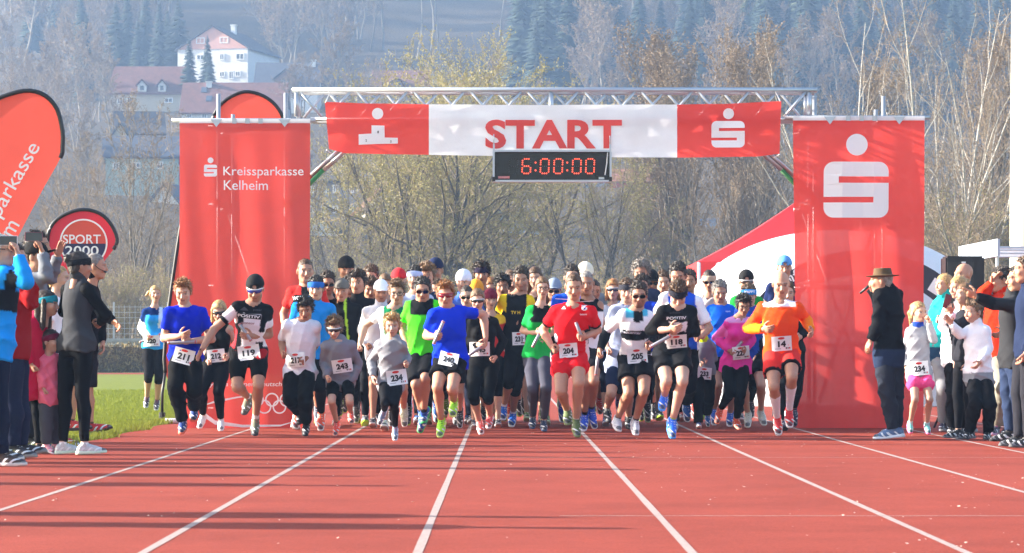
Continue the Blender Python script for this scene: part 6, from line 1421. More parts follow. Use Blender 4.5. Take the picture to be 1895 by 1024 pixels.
runner('204', 'balding runner in all red shirt and shorts gripping a baton, bib 204', R4, 970, 1.86, 'm',
       '308,212 210,330 150,432 195,518 400,335 432,432 366,466 246,566 240,742 276,842 275,908 330,566 330,702 320,890 324,966', .20, -.05, group=RUN,
       skin='e', hair=('crew', 'brown'), pitch=18, top=('tee', pat('d8141e', (lambda L: ~L['onarm'] & (np.abs(L['s']) > .135) & (L['t'] < .45), 'e8dce0'), (lambda L: L['onarm'] & (L['arm'] > .55), '16161a')), .66), bottom=('short', 'd81a24'), bib=('204', 1051, 654, 34, 26, 5), shoe=('5a6a3a', '889060', '2a2a2a'), sock='e8e0d8', socklen=.07, hands=('fist', 'grip'),
       prints=[([(-5, -5), (5, -5), (5, 3), (2, 5), (-2, 5), (-5, 3)], 1080, 576, 0, 0, 0, 'f0e8ee'), ([(-3, -2.5), (0, 0), (3, -2.5), (1, 3), (-1, 3)], 1080, 576, 0, 0, 0, '2a3a8a'), ([(-4, 3), (4, 3), (1, -3)], 1042, 575, 0, 0, 0, 'f4d8d8'), ('team', 1078, 588, 13, 3, 0, 'f0d8dc'), ([(-13, -.5), (13, 1), (13, 2), (-13, .5)], 1040, 559, 0, 0, 0, 'f2d0d0'), ([(-12, 1), (12, -.5), (12, .6), (-12, 2)], 1085, 563, 0, 0, 0, 'f2d0d0')])
runner('headband', 'runner with dark patterned headband in a pale blue-grey tee', R4, 905, 1.78, 'm',
       '580,208 512,300 478,402 482,500 640,300 662,400 640,480 520,600 496,732 482,802 486,870 575,600 585,730 590,850 590,905', .08, .03, D=33.6, group=RUN,
       skin='c', hair=('short', 'brown'), pitch=10, hat=('band', '2a2a34'), top=('tee', '9aa4c0'), bottom=('half', '1a2440'), shoe=('16181c', '303238'))
runner('205', 'bearded man with dark sunglasses in a white and black triathlon jersey, bib 205', R4, 962, 1.80, 'm',
       '638,252 555,345 478,435 440,535 692,352 722,452 700,505 582,585 586,752 536,882 536,938 668,585 662,742 626,890 622,956', .16, .04, group=RUN,
       skin='b', hair=('short', 'dark'), pitch=12, stub=.55, glasses=('dark', '0a0a0a', '0a0a0a'),
       top=('longfit', pat('eef0f4', (lambda L: L['onarm'] & (L['arm'] > .9), '15161a'), (lambda L: ~L['onarm'] & (L['t'] > .82) & (np.abs(L['s']) < .05), '15161a'), (lambda L: ~L['onarm'] & (L['t'] > .46) & (L['t'] < .66) & (L['d'] > 0), '15161a'), (lambda L: ~L['onarm'] & (L['t'] > .9) & (np.abs(L['s']) > .05), '50b8d8'))),
       bottom=('shorts', '121216'), bib=('205', 1178, 663, 37, 27, 5), shoe=('c8ccd4', 'f0f0f2', '30343c'), sock='18181c', socklen=.10, hands=('grip', 'fist'), prints=[('Triathlon', 1168, 611, 44, 9, -4, 'f2f4f8'), ('Baucenter', 1166, 620, 38, 5, -4, 'c8ccd8')])
half('tallwhite', 'tall dark-haired man in white and blue shirt behind the stooping runner', R5, 33.2, 1.90, 'm', '178,130 105,235 72,335 92,425 282,255 338,398 285,442', 1.2, .06, skin='b', hair=('short', 'black'), pitch=20, yaw=12, group=RUN,
     top=('tee', pat('eceef4', (lambda L: ~L['onarm'] & (np.abs(L['s']) < .14), '1f52c8')), .8), bottom=('pants', '15161c'), shoe=('1f5aa8', 'e0e8f0'))
half('233', 'child in grey hoodie with neon green collar, bib 233, behind the stooping runner', R5, 33.9, 1.30, 'c', '300,418 268,492 258,560 285,590 352,492 368,560 330,575', .9, .05, skin='c', hair=('short', 'brown'), group=RUN,
     top=('hoodie', '7c7e86'), bottom=('pants', '121216'), bib=('233', 1302, 690, 28, 22, -4), shoe=('1f5aa8', 'e8ecf0'), neckwear='b8e020')
runner('118', 'stooping runner in black with a dark headband checking his watch, bib 118', R5, 978, 1.84, 'm',
       '170,250 88,330 32,432 128,428 245,330 268,440 182,442 98,565 110,692 112,765 92,832 192,565 190,692 146,890 140,970', .30, .05, group=RUN,
       skin='c', hair=('short', 'brown'), pitch=42, hat=('band', '20202c'), top=('longfit', pat('131316', (lambda L: ~L['onarm'] & (np.abs(L['s']) < .085) & (L['d'] > .02) & (L['t'] > .35) & (L['t'] < .8), 'e4e2ea')), 1.5), bottom=('shorts', '17171a'), bib=('118', 1250, 637, 38, 24, 5), shoe=('2a6ae0', '50a0f0', 'e8f0f8'), sock='90c040', socklen=.08, hands=('relax', 'relax'),
       prints=[([(-20, -4), (20, -4), (20, 4), (-20, 4)], 1248, 594, 0, 0, 2, '16161a'), ('POSITIV', 1248, 594, 36, 5.4, 2, 'f0f0f4'), ('adidas', 1245, 584, 20, 4, 2, '30303a')])
runner('greyhair', 'grey-haired man in a plain bright blue tee', R5, 900, 1.74, 'm',
       '390,212 345,300 330,385 370,372 448,300 462,385 420,400 372,545 376,692 371,812 362,884 430,545 448,702 450,832 441,892', .08, 0, D=34.7, group=RUN,
       skin='b', hair=('short', 'grey'), pitch=20, yaw=-6, top=('tee', '1763d8'), bottom=('shorts', '15161a'), shoe=('2a5ab8', 'e0e4ec'), prints=[('team', 1345, 573, 9, 3, 0, 'd8e0f0')])
runner('happyrunner', 'runner with black arm warmers and light blue lettered headband behind the pink woman', R5, 905, 1.70, 'm',
       '540,240 490,318 500,420 520,500 590,318 572,440 575,545 520,560 505,700 535,840 530,905 585,560 595,700 605,830 615,895', .06, 0, D=34.3, group=RUN,
       skin='c', hair=('short', 'brown'), pitch=10, hat=('band', '2a8ed8'), bandtext=('HAPPY', 'print_white'), top=('long', pat('2848a0', (lambda L: L['onarm'] & (L['arm'] > .6), '131316'))), bottom=('shorts', '131317'), shoe=('c8c8b8', 'ecece0', '6a6a60'))
half('greenjacket', 'man in black cap and white visor sunglasses wearing a green jacket', R5, 36.2, 1.83, 'm', '527,165 468,258 450,350 480,420 592,260 610,350 590,420', 1.1, .03, skin='b', hair=('crew', 'dark'), hat=('capback', '1a1a1c'), glasses=('sport', '301410', 'f0f0f0'), stub=.4, group=RUN, lod=1,
     top=('jacket', '1f9a3c'), bottom=('tights', BK), shoe=('404850', 'd8d8d8'))
half('navycap', 'man in navy shirt and blue-white cap behind the orange runner', R5, 36.6, 1.86, 'm', '722,138 652,235 640,330 665,420 778,235 795,330 770,420', .5, .03, skin='b', hair=('crew', 'dark'), hat=('capback', '5a9adc'), group=RUN, lod=1,
     top=('tee', '1a2650'), bottom=('tights', BK), shoe=('304050', 'd8d8d8'))
half('behind14', 'runner in black long sleeves mostly hidden behind the orange runner', R5, 33.1, 1.72, 'm', '735,225 705,315 700,420 720,480 800,315 850,410 800,450', 1.0, .05, skin='c', hair=('short', 'brown'), group=RUN, top=('longfit', '131316'), bottom=('tights', '121215'), shoe=('24304a', '404860'))
runner('227', 'dark-haired woman with glasses in a bright pink top carrying a baton, bib 227', R5, 932, 1.66, 'f',
       '508,298 432,380 375,462 436,530 535,375 560,472 522,522 436,605 440,742 402,825 378,898 512,605 490,752 480,878 490,928', .16, .03, group=RUN,
       skin='b', hair=('messy', 'black'), pitch=20, yaw=-6, glasses=('clear', '111111', '181010'), top=('long', pat('e83a9c', (lambda L: L['t'] > .93, 'e8a0d8'), (lambda L: L['onarm'] & (L['arm'] > .2) & (L['arm'] < 1.2) & L['qa'], 'f070c0'))), bottom=('tights', BK), bib=('227', 1369, 655, 32, 24, 6), shoe=('e0542e', 'f0a080'), hands=('grip', 'fist'))
runner('14', 'bald runner in orange long-sleeved shirt and red shorts with white knee socks, bib 14', R5, 962, 1.86, 'm',
       '700,198 602,318 542,422 612,428 790,312 836,372 852,432 665,566 655,722 685,882 685,957 755,566 745,672 745,842 740,918', .14, -.06, group=RUN,
       skin='e', hair=('bald', 'brown'), pitch=16, top=('long', pat('f8501a', (lambda L: (L['t'] > .95) & ~L['onarm'], 'f2e8f0'), (lambda L: L['onarm'] & (L['arm'] > 1.0), 'ff8a1e'))), bottom=('shorts', pat('d8342e', (lambda L: L['leg'] > .60, '1a1416'))), bib=('14', 1444, 641, 37, 27, 4), shoe=('d8282c', 'f0e8e8', 'b01818'), sock='f0f0f8', socklen=.72, hands=('relax', 'relax'))

# ---- the pack behind: head centre in photo pixels, distance, look
PACK = [
 (608, 521, 35.6, 'm', 'b', ('short', 'dark'), None, ('dark', '0a0a0a', '0a0a0a'), ('tee', '18181c'), 'man with dark sunglasses and short dark hair in a black tee beside the banner'),
 (648, 527, 36.4, 'm', 'b', ('short', 'dark'), None, ('dark', '100808', '0a0a0a'), ('jacket', '131316'), 'man with sunglasses in a black jacket behind the grey cap'),
 (663, 521, 35.2, 'm', 'e', ('messy', 'dark'), None, None, ('jacket', '17171a'), 'dark-haired man in a black jacket looking down, right of the grey cap'),
 (642, 505, 37.2, 'm', 'b', ('crew', 'dark'), ('beanie', '141418'), None, ('jacket', '202028'), 'runner in a black beanie far back beside the left banner'),
 (686, 530, 36.0, 'm', 'b', ('messy', 'brown'), None, None, ('jacket', '18181c'), 'brown-haired runner with bowed head left of the white cap'),
 (688, 514, 38.0, 'm', 'c', ('short', 'brown'), None, None, ('tee', '303038'), 'runner whose brown hair shows above the bowed head'),
 (706, 541, 34.3, 'm', 'b', ('crew', 'brown'), ('cap', 'f4f4f8'), None, ('jacket', 'c8c8d0'), 'runner in a white cap and white jacket beside the green-white jersey'),
 (714, 526, 37.4, 'f', 'c', ('low', 'ltbrown'), None, None, ('tee', '504048'), 'fair brown-haired woman in the middle of the pack'),
 (739, 519, 37.8, 'm', 'c', ('crew', 'brown'), ('cap', 'd02830'), None, ('tee', '303848'), 'runner in a red cap deep in the pack'),
 (768, 526, 34.9, 'm', 'c', ('short', 'black'), ('band', 'b8c4ec'), None, ('longfit', 'b8c0d8'), 'runner with a pale lilac headband behind the neon jersey'),
 (790, 510, 35.4, 'm', 'e', ('messy', 'ltbrown'), None, None, ('tee', '283850'), 'curly brown-haired man towering behind the neon jersey'),
 (806, 510, 36.9, 'm', 'b', ('crew', 'dark'), ('capback', '182448'), None, ('tee', '182030'), 'runner in a navy cap behind the curly-haired man'),
 (808, 534, 35.9, 'm', 'c', ('short', 'brown'), None, None, ('tee', '48484c'), 'brown-haired runner between neon and royal blue jerseys'),
 (858, 527, 35.0, 'm', 'c', ('crew', 'brown'), ('beanie', 'e4e8f8'), None, ('jacket', '4a6cc0'), 'runner with a white-lilac hat behind the royal blue tee'),
 (864, 549, 33.6, 'm', 'c', ('crew', 'dark'), None, ('dark', '0a0a0a', '0a0a0a'), ('tee', '282830'), 'short-haired man with black sunglasses just behind the blue tee'),
 (881, 535, 35.8, 'm', 'c', ('crew', 'brown'), ('beanie', 'f09a28'), None, ('tee', '404048'), 'runner in an orange beanie'),
 (891, 519, 36.4, 'm', 'b', ('curly', 'dark'), ('band', '241c38'), None, ('tee', '303038'), 'curly-haired runner with a dark purple headband'),
 (908, 527, 37.2, 'f', 'c', ('low', 'ginger'), None, None, ('tee', '584038'), 'ginger-haired woman far back'),
 (908, 551, 34.4, 'f', 'c', ('low', 'dark'), ('beanie', '6a1830'), None, ('longfit', pat('c8322c', (lambda L: (L['t'] > .8), 'f0c030'))), 'smiling woman in a maroon beanie'),
 (930, 531, 36.2, 'm', 'd', ('curly', 'black'), None, None, ('tee', '242428'), 'runner with a mop of black curly hair'),
 (946, 518, 37.4, 'm', 'c', ('crew', 'brown'), None, None, ('tee', 'd8d8e0'), 'fair-skinned runner half hidden by the yellow jersey'),
 (987, 513, 36.6, 'm', 'b', ('short', 'black'), None, None, ('tee', '20242c'), 'black-haired runner behind the yellow jersey'),
 (990, 523, 35.4, 'f', 'c', ('long', 'brown'), None, None, ('tee', '503a30'), 'long brown-haired woman behind the woman with glasses'),
 (1025, 533, 35.3, 'm', 'b', ('crew', 'grey'), ('cap', '8894a8'), ('dark', '0a0a10', '101014'), ('tee', '24242a'), 'runner in a grey-blue cap with dark sunglasses'),
 (1058, 512, 34.6, 'm', 'c', ('short', 'dark'), None, None, ('tee', '1c50c8'), 'dark-haired man in a blue tee right behind the red runner'),
 (1083, 509, 36.6, 'm', 'b', ('crew', 'grey'), ('cap', 'e8e0cc'), None, ('tee', '80848c'), 'runner in a cream cap above the red runner'),
 (1098, 533, 35.4, 'm', 'b', ('crew', 'dark'), None, None, ('tee', '1f46c0'), 'short-haired man in a blue tee behind the tank top'),
 (1134, 531, 35.2, 'f', 'c', ('bob', 'ginger'), None, ('sport', '181820', 'f0f0f4'), ('tee', 'c0c4d0'), 'auburn-haired woman with white-framed sunglasses'),
 (1185, 511, 36.2, 'm', 'b', ('curly', 'grey'), None, None, ('tee', '303a54'), 'man with curly grey hair at the back'),
 (1187, 526, 34.9, 'm', 'b', ('short', 'dark'), None, None, ('tee', '1a3aa8'), 'dark-haired man in a dark blue tee behind the triathlon jersey'),
 (1204, 526, 36.8, 'm', 'b', ('crew', 'dark'), ('cap', '141418'), ('dark', '080808', '0a0a0a'), ('tee', '282c34'), 'runner in a black cap and sunglasses at the back'),
 (1226, 531, 37.6, 'm', 'c', ('short', 'brown'), None, None, ('tee', '584c40'), 'brown-haired runner far back right of the black cap'),
 (1274, 520, 37.2, 'm', 'b', ('short', 'dark'), None, None, ('tee', '303038'), 'dark-haired runner behind the tall white-blue shirt'),
 (1311, 531, 35.8, 'f', 'b', ('low', 'dark'), ('band', 'c8b098'), ('dark', '0c0c0c', '0a0a0a'), ('tee', 'b8b0b0'), 'dark-haired woman with a beige headband'),
]
shoes = [('1f5aa8', 'e8e8ee'), ('202428', 'd0d0d4'), ('5a8a30', 'd8e8c0'), ('383c44', 'a8e030'), ('c03a30', 'e8e0e0'), ('1f3aa0', 'd8e0f4')]
bots = ['tights', 'shorts', 'half', 'capri', 'pants']
rp = random.Random(5)
for i, (px, py, D, sx, sk, hr, hat, gl, tp, lb) in enumerate(PACK):
    SEED[0] += 1; s = F / D; hz_ = EYE + (CY - py) / s; h = min(1.93, max(1.58, hz_ / .925)); ph = rp.choice([-1, 1]) * rp.uniform(.5, 1.4)
    X = (px - CX) / s; J = gait(X, D, h, ph, .10, .95); dzh = hz_ - J['H'][2]; J['H'][2] += max(-.05, min(.05, dzh))
    fig = Figure(J, h, sx, -1, 1, SEED[0])
    b = build_person(fig, lb, skin=sk, hair=hr, hat=hat, glasses=gl, top=tp, bottom=(rp.choice(bots), rp.choice(['0d0d10', '15161c', '1c2030', '24242a'])), shoe=rp.choice(shoes), pitch=rp.uniform(4, 16), yaw=rp.uniform(-14, 14), group='runners packed behind the front row', stub=.25 if sx == 'm' and i % 3 == 0 else 0)

# ---- spectators and crew on the left
SPL, SPR = 'onlookers on the left verge', 'onlookers by the right banner'
runner('vest', 'woman in grey padded vest and black leggings standing with her back turned', R6, 922, 1.72, 'f',
       '325,158 362,245,-.10 430,355,-.05 395,385,.14 262,245,.10 246,340,.15 300,360,.33 342,475,-.05 335,672,-.06 345,880,-.05 425,905,-.02 278,475,.05 258,680,.04 250,880,.05 312,905,.09', -.0, 0, group=SPL,
       skin='b', hair=('bun', 'dark'), pitch=4, yaw=-118, hat=('band', '101014'), top=('vest', '3c3d41'), bottom=('tights', '101013'), shoe=('c4c6c8', 'd4e8d0', '303034'), sock='f0f0f4', socklen=.07)
F_v = WHO['vest'][0]; base_ = np.array(WHO['vest'][1].location)
Fs_ = Field(F_v.lo, F_v.hi, .0165)
for q in 'ab': F_v.arm(Fs_, q, .012, 1.96, .02, .004)
v_, q_ = Fs_.mesh(); base_v = np.array([F_v.P[0], F_v.P[1], base_[2] - 2 * 0]); 
bz = WHO['vest'][1]['_dz']; link('shirt', np_mesh('shirt', v_ - (base_ - np.array([0, 0, bz])), q_, col=np.tile(np.array(lin('121214')), (len(v_), 1)), mats=[M['fabric']]), WHO['vest'][1])
runner('headset', 'man with headset microphone stretching his arm out behind the woman in the vest', R6, 830, 1.86, 'm',
       '388,165 372,262,-.12 418,350,-.16 468,388,-.22 345,262,.14 385,365,.2 408,470,.1 322,490,-.08 305,655,-.1 290,792,-.06 335,815,-.06 345,490,.08 350,662,.06 360,808,.08 402,824,.1', 0, 0, D=31.0, group=SPL,
       skin='e', hair=('crew', 'grey'), pitch=2, yaw=-92, top=('jacket', '141416'), bottom=('long', '202026'), shoe=('c02a28', '301818'), sock='18181c', socklen=.1, hands=('relax', 'relax'))
hf = WHO['headset'][0]; hp = hf.J['H'] - (np.array(WHO['headset'][1].location) - np.array([0, 0, WHO['headset'][1]['_dz']]))
MB().tube([hp + np.array(p) for p in ((-.0, -.09, .01), (.05, -.085, -.03), (.10, -.06, -.055))], .004, 6).build('headset_boom', M['black'], WHO['headset'][1])
MB().tube([hp + np.array(p) for p in ((.095, -.062, -.054), (.115, -.055, -.06))], .010, 8).build('headset_microphone', M['black'], WHO['headset'][1])
runner('crimson', 'girl in crimson hooded coat with teal headband and black leggings', R6, 920, 1.42, 'c',
       '192,305 120,382,-.1 105,465,-.15 135,545,-.14 165,378,.1 188,455,.12 188,535,.05 105,592,-.06 92,732,-.07 76,868,-.06 124,895,-.1 148,592,.06 145,737,.05 152,878,.06 195,902,.02', 0, 0, group=SPL,
       skin='c', hair=('long', 'dark'), pitch=0, yaw=-78, hat=('band', '1c90a0'), top=('coat', 'c41840'), bottom=('tights', '121216'), shoe=('2a2426', '1a1618', '2a2426'))
runner('toddler', 'small child in pink hooded jacket and grey trousers, maroon headband', R6, 920, 1.07, 'c',
       '208,458 182,532,-.05 172,592,-.08 184,645,-.1 235,528,.05 242,585,.06 246,632,.02 190,682,-.04 188,772,-.05 190,872,-.04 214,902,-.08 222,682,.04 222,772,.04 222,872,.05 248,900,.02', 0, 0, group=SPL,
       skin='c', hair=('pony', 'dark'), pitch=-4, yaw=-70, hat=('band', '6a1a34'), top=('hoodie', 'f07088'), bottom=('pants', '4a4a52'), shoe=('e890a0', 'f0e8ea'))
runner('bluecoat', 'grey-haired man in bright blue and black jacket filming with his phone at the edge', R6, 968, 1.78, 'm',
       '4,95 28,185,-.12 122,222,-.18 84,112,-.12 -4,185,.14 62,205,.22 62,110,.12 -5,480,-.08 0,690,-.1 10,915,-.08 88,948,-.1 -20,480,.08 -18,690,.05 -20,900,.1 40,930,.1', 0, 0, group=SPL,
       skin='c', hair=('short', 'white'), pitch=-4, yaw=-85, glasses=('clear', '111111', '20202a'), top=('jacket', pat('1b90e0', (lambda L: ~L['onarm'] & (L['t'] > .45) & (L['t'] < .72), '14161c'), (lambda L: L['onarm'] & (L['arm'] > .25) & (L['arm'] < .75), '14161c'))), bottom=('jeans', '1a2034'), shoe=('4a3c34', 'd0ccc4'), hands=('grip', 'grip'))
runner('darkred', 'person in dark red jacket standing between the blue jacket and the girl', R6, 940, 1.78, 'm',
       '62,125 90,230,-.12 140,300,-.18 142,225,-.25 45,230,.14 70,320,.2 110,260,.1 60,480,-.08 55,690,-.08 60,880,-.08 110,912,-.1 60,480,.08 70,690,.08 80,880,.08 120,905,.08', 0, 0, D=24.9, group=SPL,
       skin='b', hair=('short', 'dark'), pitch=0, yaw=-80, top=('jacket', '8c1418'), bottom=('jeans', '20243a'), shoe=('30282a', '908880'))
runner('greysleeve', 'man in black cap and grey sweater holding up a phone', R6, 905, 1.84, 'm',
       '150,128 150,215,-.12 200,205,-.15 178,110,-.12 120,215,.14 190,210,.2 225,118,.12 130,480,-.08 125,690,-.08 125,860,-.08 170,890,-.1 130,480,.08 135,690,.08 140,860,.08 180,885,.08', 0, 0, D=27.0, group=SPL,
       skin='b', hair=('crew', 'dark'), pitch=-2, yaw=-75, hat=('cap', '121214'), top=('long', '70747c'), bottom=('jeans', '202228'), shoe=('30302a', '807870'), hands=('grip', 'open'))
def stander(key, label, px, py, D, sex, face, **kw):
    """upright onlooker: head centre in photo pixels, face = direction in degrees (0 towards camera, + to picture right)"""
    SEED[0] += 1; s = F / D; hz_ = EYE + (CY - py) / s; h = hz_ / .932; J = gait(0, 0, h, .25, 0, .35, arms=False, standing=True); a = math.radians(face); R_ = np.array([[math.cos(a), -math.sin(a), 0], [math.sin(a), math.cos(a), 0], [0, 0, 1]])
    X = (px - CX) / s; J = {k_: R_ @ v + np.array([X, D, 0]) for k_, v in J.items()}
    fig = Figure(J, h, sex, -1, 1, SEED[0]); b = build_person(fig, label, yaw=-face, pitch=0, **kw); WHO[key] = (fig, b); return b
stander('boywhite', 'short-haired blond boy in a white shirt behind the girl in crimson', 103, 520, 28.0, 'c', 80, skin='c', hair=('crew', 'blond'), top=('tee', 'f0f0f2'), bottom=('pants', '24304a'), shoe=('c02828', 'e8e8e8'), group=SPL, hands=('relax', 'relax'))
stander('leftback', 'dark-haired onlooker hidden behind the raised phones', 62, 462, 28.6, 'm', 75, skin='b', hair=('short', 'dark'), top=('jacket', '26282e'), bottom=('jeans', '20222a'), shoe=('302824', '887868'), group=SPL, hands=('relax', 'relax'))
# two more onlookers just outside the picture whose long shadows cross the track
for X, D, lb, c in ((-4.6, 16.9, 'onlooker in a green coat standing outside the picture edge', '2a5a3a'), (-4.3, 15.9, 'onlooker in a brown coat standing outside the picture edge', '5a4030'), (-5.6, 20.6, 'onlooker in a grey jacket on the verge outside the picture edge', '606468'), (-5.9, 22.1, 'onlooker in a navy jacket on the verge outside the picture edge', '202c50'), (-6.3, 24.3, 'onlooker in a beige jacket on the verge outside the picture edge', '9a8a70'), (-6.6, 27.6, 'onlooker in a black jacket on the verge outside the picture edge', '1a1a1e'), (-7.2, 29.4, 'onlooker in a red jacket on the verge outside the picture edge', '8a2020')):
    stander(lb, lb, CX + X / D * F, CY - (1.64 - EYE) / D * F, D, 'm', 80, skin='b', hair=('short', 'brown'), top=('coat', c), bottom=('jeans', '20222a'), shoe=('302824', '887868'), group=SPL, hands=('relax', 'relax'))

# ---- announcer and onlookers on the right
runner('announcer', 'announcer in brown brimmed hat and dark jacket speaking into a microphone', R7, 958, 1.80, 'm',
       '128,192 205,252,.08 160,340,.32 96,232,.14 118,252,-.10 104,400,-.14 72,472,-.14 190,545,.05 203,722,.05 208,888,.06 150,912,.20 140,545,-.05 152,722,-.08 184,892,-.05 100,930,-.06', 0, 0, front=1, group=SPR,
       skin='b', hair=('crew', 'grey'), pitch=2, yaw=104, hat=('brimhat', '5a4630'), top=('jacket', pat('141519', (lambda L: ~L['onarm'] & ((L['d'] < -.02) | (L['t'] < .1)), '26324a'))), bottom=('jeans', '2a2e38'), shoe=('5a7396', 'e8ecf2', '20283a'), hands=('grip', 'relax'))
runner('girl234', 'fair-haired girl in grey top and pink shorts touching her mouth, bib 234', R7, 935, 1.39, 'c',
       '305,362 262,448 244,535 245,618 345,448 372,490,-.1 345,405,-.16 285,655 276,772 268,882 262,928 332,655 345,772 346,888 346,932', .0, 0, sgn={'fa': 1, 'fb': 1}, group=SPR,
       skin='c', hair=('pony', 'blond'), pitch=0, yaw=-30, top=('hoodie', '9c9ea4'), bottom=('short', 'f0508c'), bib=('234', 1699, 684, 35, 26, 5), shoe=('7ac8c0', 'f078a8', 'f078a8'), sock='f0f0f4', socklen=.10, neckwear='2848a8', hands=('relax', 'fist'))
runner('teal', 'girl with blonde ponytail in a teal jacket looking left', R7, 920, 1.72, 'f',
       '425,218 400,300,.08 382,385,.05 415,400,-.1 462,302,-.08 450,410,-.12 405,395,-.2 405,545 412,705 420,870 400,905 440,545 446,705 450,868 432,905', 0, 0, group=SPR,
       skin='c', hair=('pony', 'blond'), pitch=0, yaw=62, top=('jacket', pat('28b8b0', (lambda L: ~L['onarm'] & (L['t'] < .12), '24405a'))), bottom=('jeans', '8a8a8c'), shoe=('3a3448', '8868a0'))
stander('bald', 'bald man standing in front of the loudspeaker', 1788, 514, 32.6, 'm', -60, skin='e', hair=('bald', 'brown'), top=('jacket', '50545c'), bottom=('jeans', '2a2c34'), shoe=('2a2a2c', '888888'), group=SPR, hands=('relax', 'relax'))
runner('whitejacket', 'blonde woman in a white jacket and black trousers holding a phone', R7, 938, 1.70, 'f',
       '492,238 455,330,.08 425,420,.02 424,345,-.18 510,330,-.08 478,435,-.14 442,355,-.26 470,565 466,742 470,895 450,930 518,565 512,742 512,895 492,930', 0, 0, D=31.3, group=SPR,
       skin='c', hair=('bun', 'blond'), pitch=6, yaw=55, top=('jacket', pat('eeeef4', (lambda L: ~L['onarm'] & (np.abs(L['s']) < .05) & (L['d'] > 0), '1a1a1e'))), bottom=('pants', '131317'), shoe=('1a1a1c', '303034'), hands=('grip', 'grip'))
stander('brunette', 'girl with long straight brown hair between the white jackets', 1790, 548, 30.2, 'f', -70, skin='c', hair=('long', 'ltbrown'), top=('long', '2a2a30'), bottom=('tights', '18181c'), shoe=('202024', '707074'), group=SPR, hands=('relax', 'relax'))
runner('whiteboy', 'boy in a white jacket over grey pointing with an outstretched arm', R7, 938, 1.46, 'c',
       '565,335 548,415,.06 500,440,-.02 455,388,-.08 622,415,-.06 632,505,-.08 585,570,-.16 568,645 560,770 545,898 520,930 615,645 626,772 636,898 612,932', 0, 0, D=29.9, group=SPR,
       skin='c', hair=('short', 'ltbrown'), pitch=4, yaw=58, top=('jacket', pat('ececf2', (lambda L: ~L['onarm'] & (L['t'] < .10), '8a8c92'))), bottom=('pants', '121216'), shoe=('141416', '2a2a2e'), hands=('open', 'relax'))
runner('redjacket', 'man in a red jacket and beige trousers shading his eyes', R7, 955, 1.80, 'm',
       '690,208 655,308,.1 610,275,.0 652,222,-.06 735,312,-.1 722,425,-.12 680,455,-.25 682,565 686,725 672,898 640,930 728,565 722,732 730,905 692,942', 0, 0, D=30.6, group=SPR,
       skin='e', hair=('short', 'dark'), pitch=2, yaw=78, top=('jacket', 'd03418'), bottom=('jeans', '9a9484'), shoe=('505060', 'b890b0', 'e060a0'), hands=('open', 'relax'))
runner('pointing', 'man in dark grey wool jacket and blue jeans pointing across the track', R7, 985, 1.76, 'm',
       '775,198 762,302,.14 795,400,.16 772,485,.1 742,308,-.14 645,315,-.2 560,280,-.22 748,565,.08 742,742,.08 752,920,.1 700,955,.1 765,565,-.08 772,742,-.1 790,928,-.1 732,968,-.12', 0, 0, group=SPR,
       skin='e', hair=('short', 'dark'), pitch=2, yaw=80, top=('jacket', pat('303134', (lambda L: L['onarm'] & (L['arm'] > 1.0), '1c1d20'))), bottom=('jeans', '2a3650'), shoe=('1c1c1e', '28282a'), hands=('relax', 'point'))
stander('edge', 'onlooker in a dark blue jacket cut by the picture edge on the far side', 1905, 505, 27.6, 'm', -85, skin='e', hair=('short', 'brown'), top=('jacket', '202a44'), bottom=('jeans', '2a2a30'), shoe=('202022', '505052'), group=SPR, hands=('relax', 'relax'))

# ------------------------------------------------------------------ things held in the hands
M['baton'] = mat('baton_aluminium', (.34, .33, .36), .35, .4); M['baton_red'] = mat('baton_tape', (.55, .08, .08), .6)
def baton(label, who, side, R, p, q):
    fig, b = WHO[who]; w = fig.J['w' + side]; e = fig.J['e' + side]; hnd = w + nrm(w - e) * .075 * fig.S; D = hnd[1] - .012; dz = b['_dz']
    A, B = [np.array(at(R[0] + t[0] / R[2], R[1] + t[1] / R[2], D)) for t in (p, q)]; mid = (A + B) / 2; d = nrm(B - A); sh = hnd - mid; sh -= d * (sh @ d) * 1.0; A = A + sh * .8; B = B + sh * .8
    A[2] += dz; B[2] += dz
    r = empty('relay_baton', A); tag(r, label, 'baton', 'relay batons carried by runners')
    o = B - A; MB().tube([(0, 0, 0), o * .02, o * .98, o], [.014, .017, .017, .014], 12).build('tube', M['baton'], r, True)
    for t in (.03, .93): MB().tube([o * t, o * (t + .04)], .0178, 12).build('end_ring', M['baton_red'], r)
baton('dark silver baton held across the waist by runner 220', '220', 'b', R1, (75, 472), (182, 430))
baton('white and blue baton held by runner 211', '211', 'b', R1, (222, 511), (372, 505))
baton('pale baton blurred in the hand of runner 119', '119', 'b', R1, (605, 385), (668, 475))
baton('pinkish silver baton held upright by runner 240', '240', 'a', R3, (160, 500), (212, 380))
baton('white baton in the hand of runner 245', '245', 'a', R3, (355, 568), (425, 520))
baton('clear grey baton carried by the woman in green', 'greenw', 'a', R4, (92, 512), (128, 440))
baton('rose silver baton pointing up from the fist of runner 204', '204', 'b', R4, (322, 392), (352, 470))
baton('white baton hanging from the hand of runner 205', '205', 'a', R4, (428, 665), (440, 560))
baton('red and grey baton held low by runner 118', '118', 'b', R5, (42, 530), (150, 470))
baton('silver baton held upright by runner 227', '227', 'a', R5, (445, 525), (492, 465))
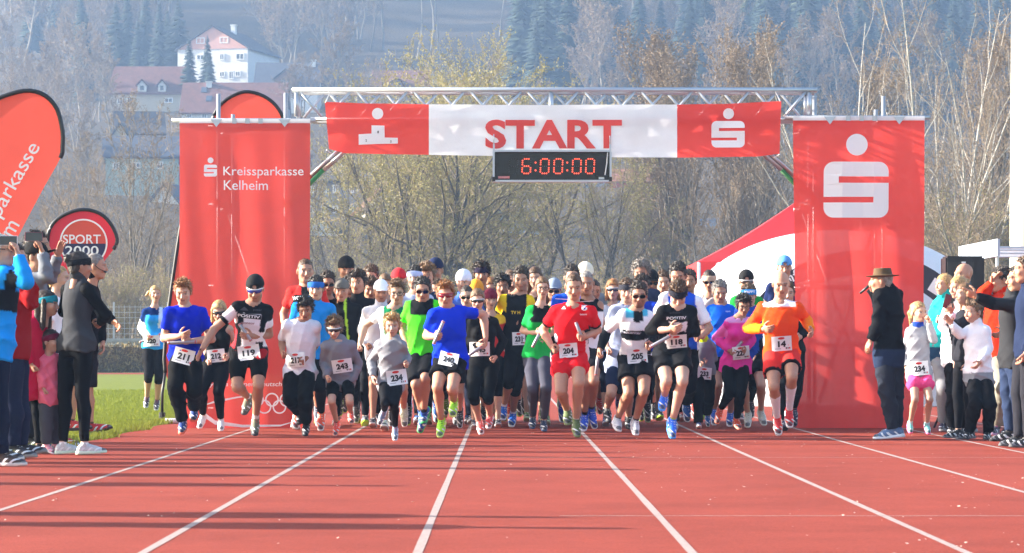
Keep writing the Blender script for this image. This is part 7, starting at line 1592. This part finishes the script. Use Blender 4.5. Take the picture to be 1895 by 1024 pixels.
def phone(label, who, side, w, h, tilt, col, off=(0, 0, 0)):
    fig, b = WHO[who]; wr = fig.J['w' + side]; e = fig.J['e' + side]; c = wr + nrm(wr - e) * .10 * fig.S + np.array([0, -.02, b['_dz']]) + np.array(off)
    r = empty('phone', c); r.rotation_euler = (0, tilt, math.radians(20)); tag(r, label, 'phone', 'phones held up by onlookers')
    bm = bmesh.new(); bmesh.ops.create_cube(bm, size=1); bmesh.ops.scale(bm, vec=(w, .010, h), verts=bm.verts); bmesh.ops.bevel(bm, geom=bm.edges[:], offset=.003, segments=2, affect='EDGES'); me = bpy.data.meshes.new('case'); bm.to_mesh(me); bm.free(); me.materials.append(mat('phone_case', col, .4)); link('case', me, r)
    MB().box((0, -.0058, 0), (w * .92, .002, h * .9)).build('screen', mat('phone_screen', (.05, .06, .07), .1), r); MB().box((w * .36, .006, h * .3), (.012, .003, .012)).build('camera_lens', M['black'], r)
phone('white phone held up by the man in the blue jacket', 'bluecoat', 'a', .15, .075, 0, (.75, .75, .77), (-.05, 0, .02))
phone('dark phone with pink edge held up by the man in the grey sweater', 'greysleeve', 'a', .16, .08, 0, (.25, .06, .09), (-.05, 0, .04))
phone('dark phone in the hands of the blonde woman in white', 'whitejacket', 'a', .075, .15, .3, (.03, .03, .035), (0, 0, .03))
fig, b = WHO['announcer']; w = fig.J['wa']; e = fig.J['ea']; c = w + nrm(w - e) * .07 + np.array([0, 0, b['_dz']])
mc = empty('microphone', c); tag(mc, 'black handheld microphone at the mouth of the announcer', 'microphone'); d = Vector((.35, -.2, .9)).normalized() * .5 + Vector((.6, 0, .4)) * .3; d.normalize()
d = Vector((.75, -.1, .65)).normalized()
MB().tube([-d * .13, d * .05], [.012, .017], 10).build('handle', M['black'], mc, True); MB().tube([d * .05, d * .065, d * .09, d * .105], [.017, .026, .026, .012], 12).build('grille', mats_grey, mc, True)
# a bottle lying at the verge
bt = empty('water_bottle', at(322, 784, 36.3)); bt.location.z = .035; tag(bt, 'white plastic bottle lying beside the track under the left banner', 'bottle')
MB().tube([(-.11, 0, 0), (-.10, 0, 0), (.06, 0, 0), (.09, 0, 0)], [.028, .034, .034, .016], 12).build('body', M['white'], bt, True); MB().tube([(.09, 0, 0), (.115, 0, 0)], .016, 10).build('cap', mat('blue_cap', (.1, .2, .5), .5), bt)
print('TRIS', PSTAT, time.time() - T0)
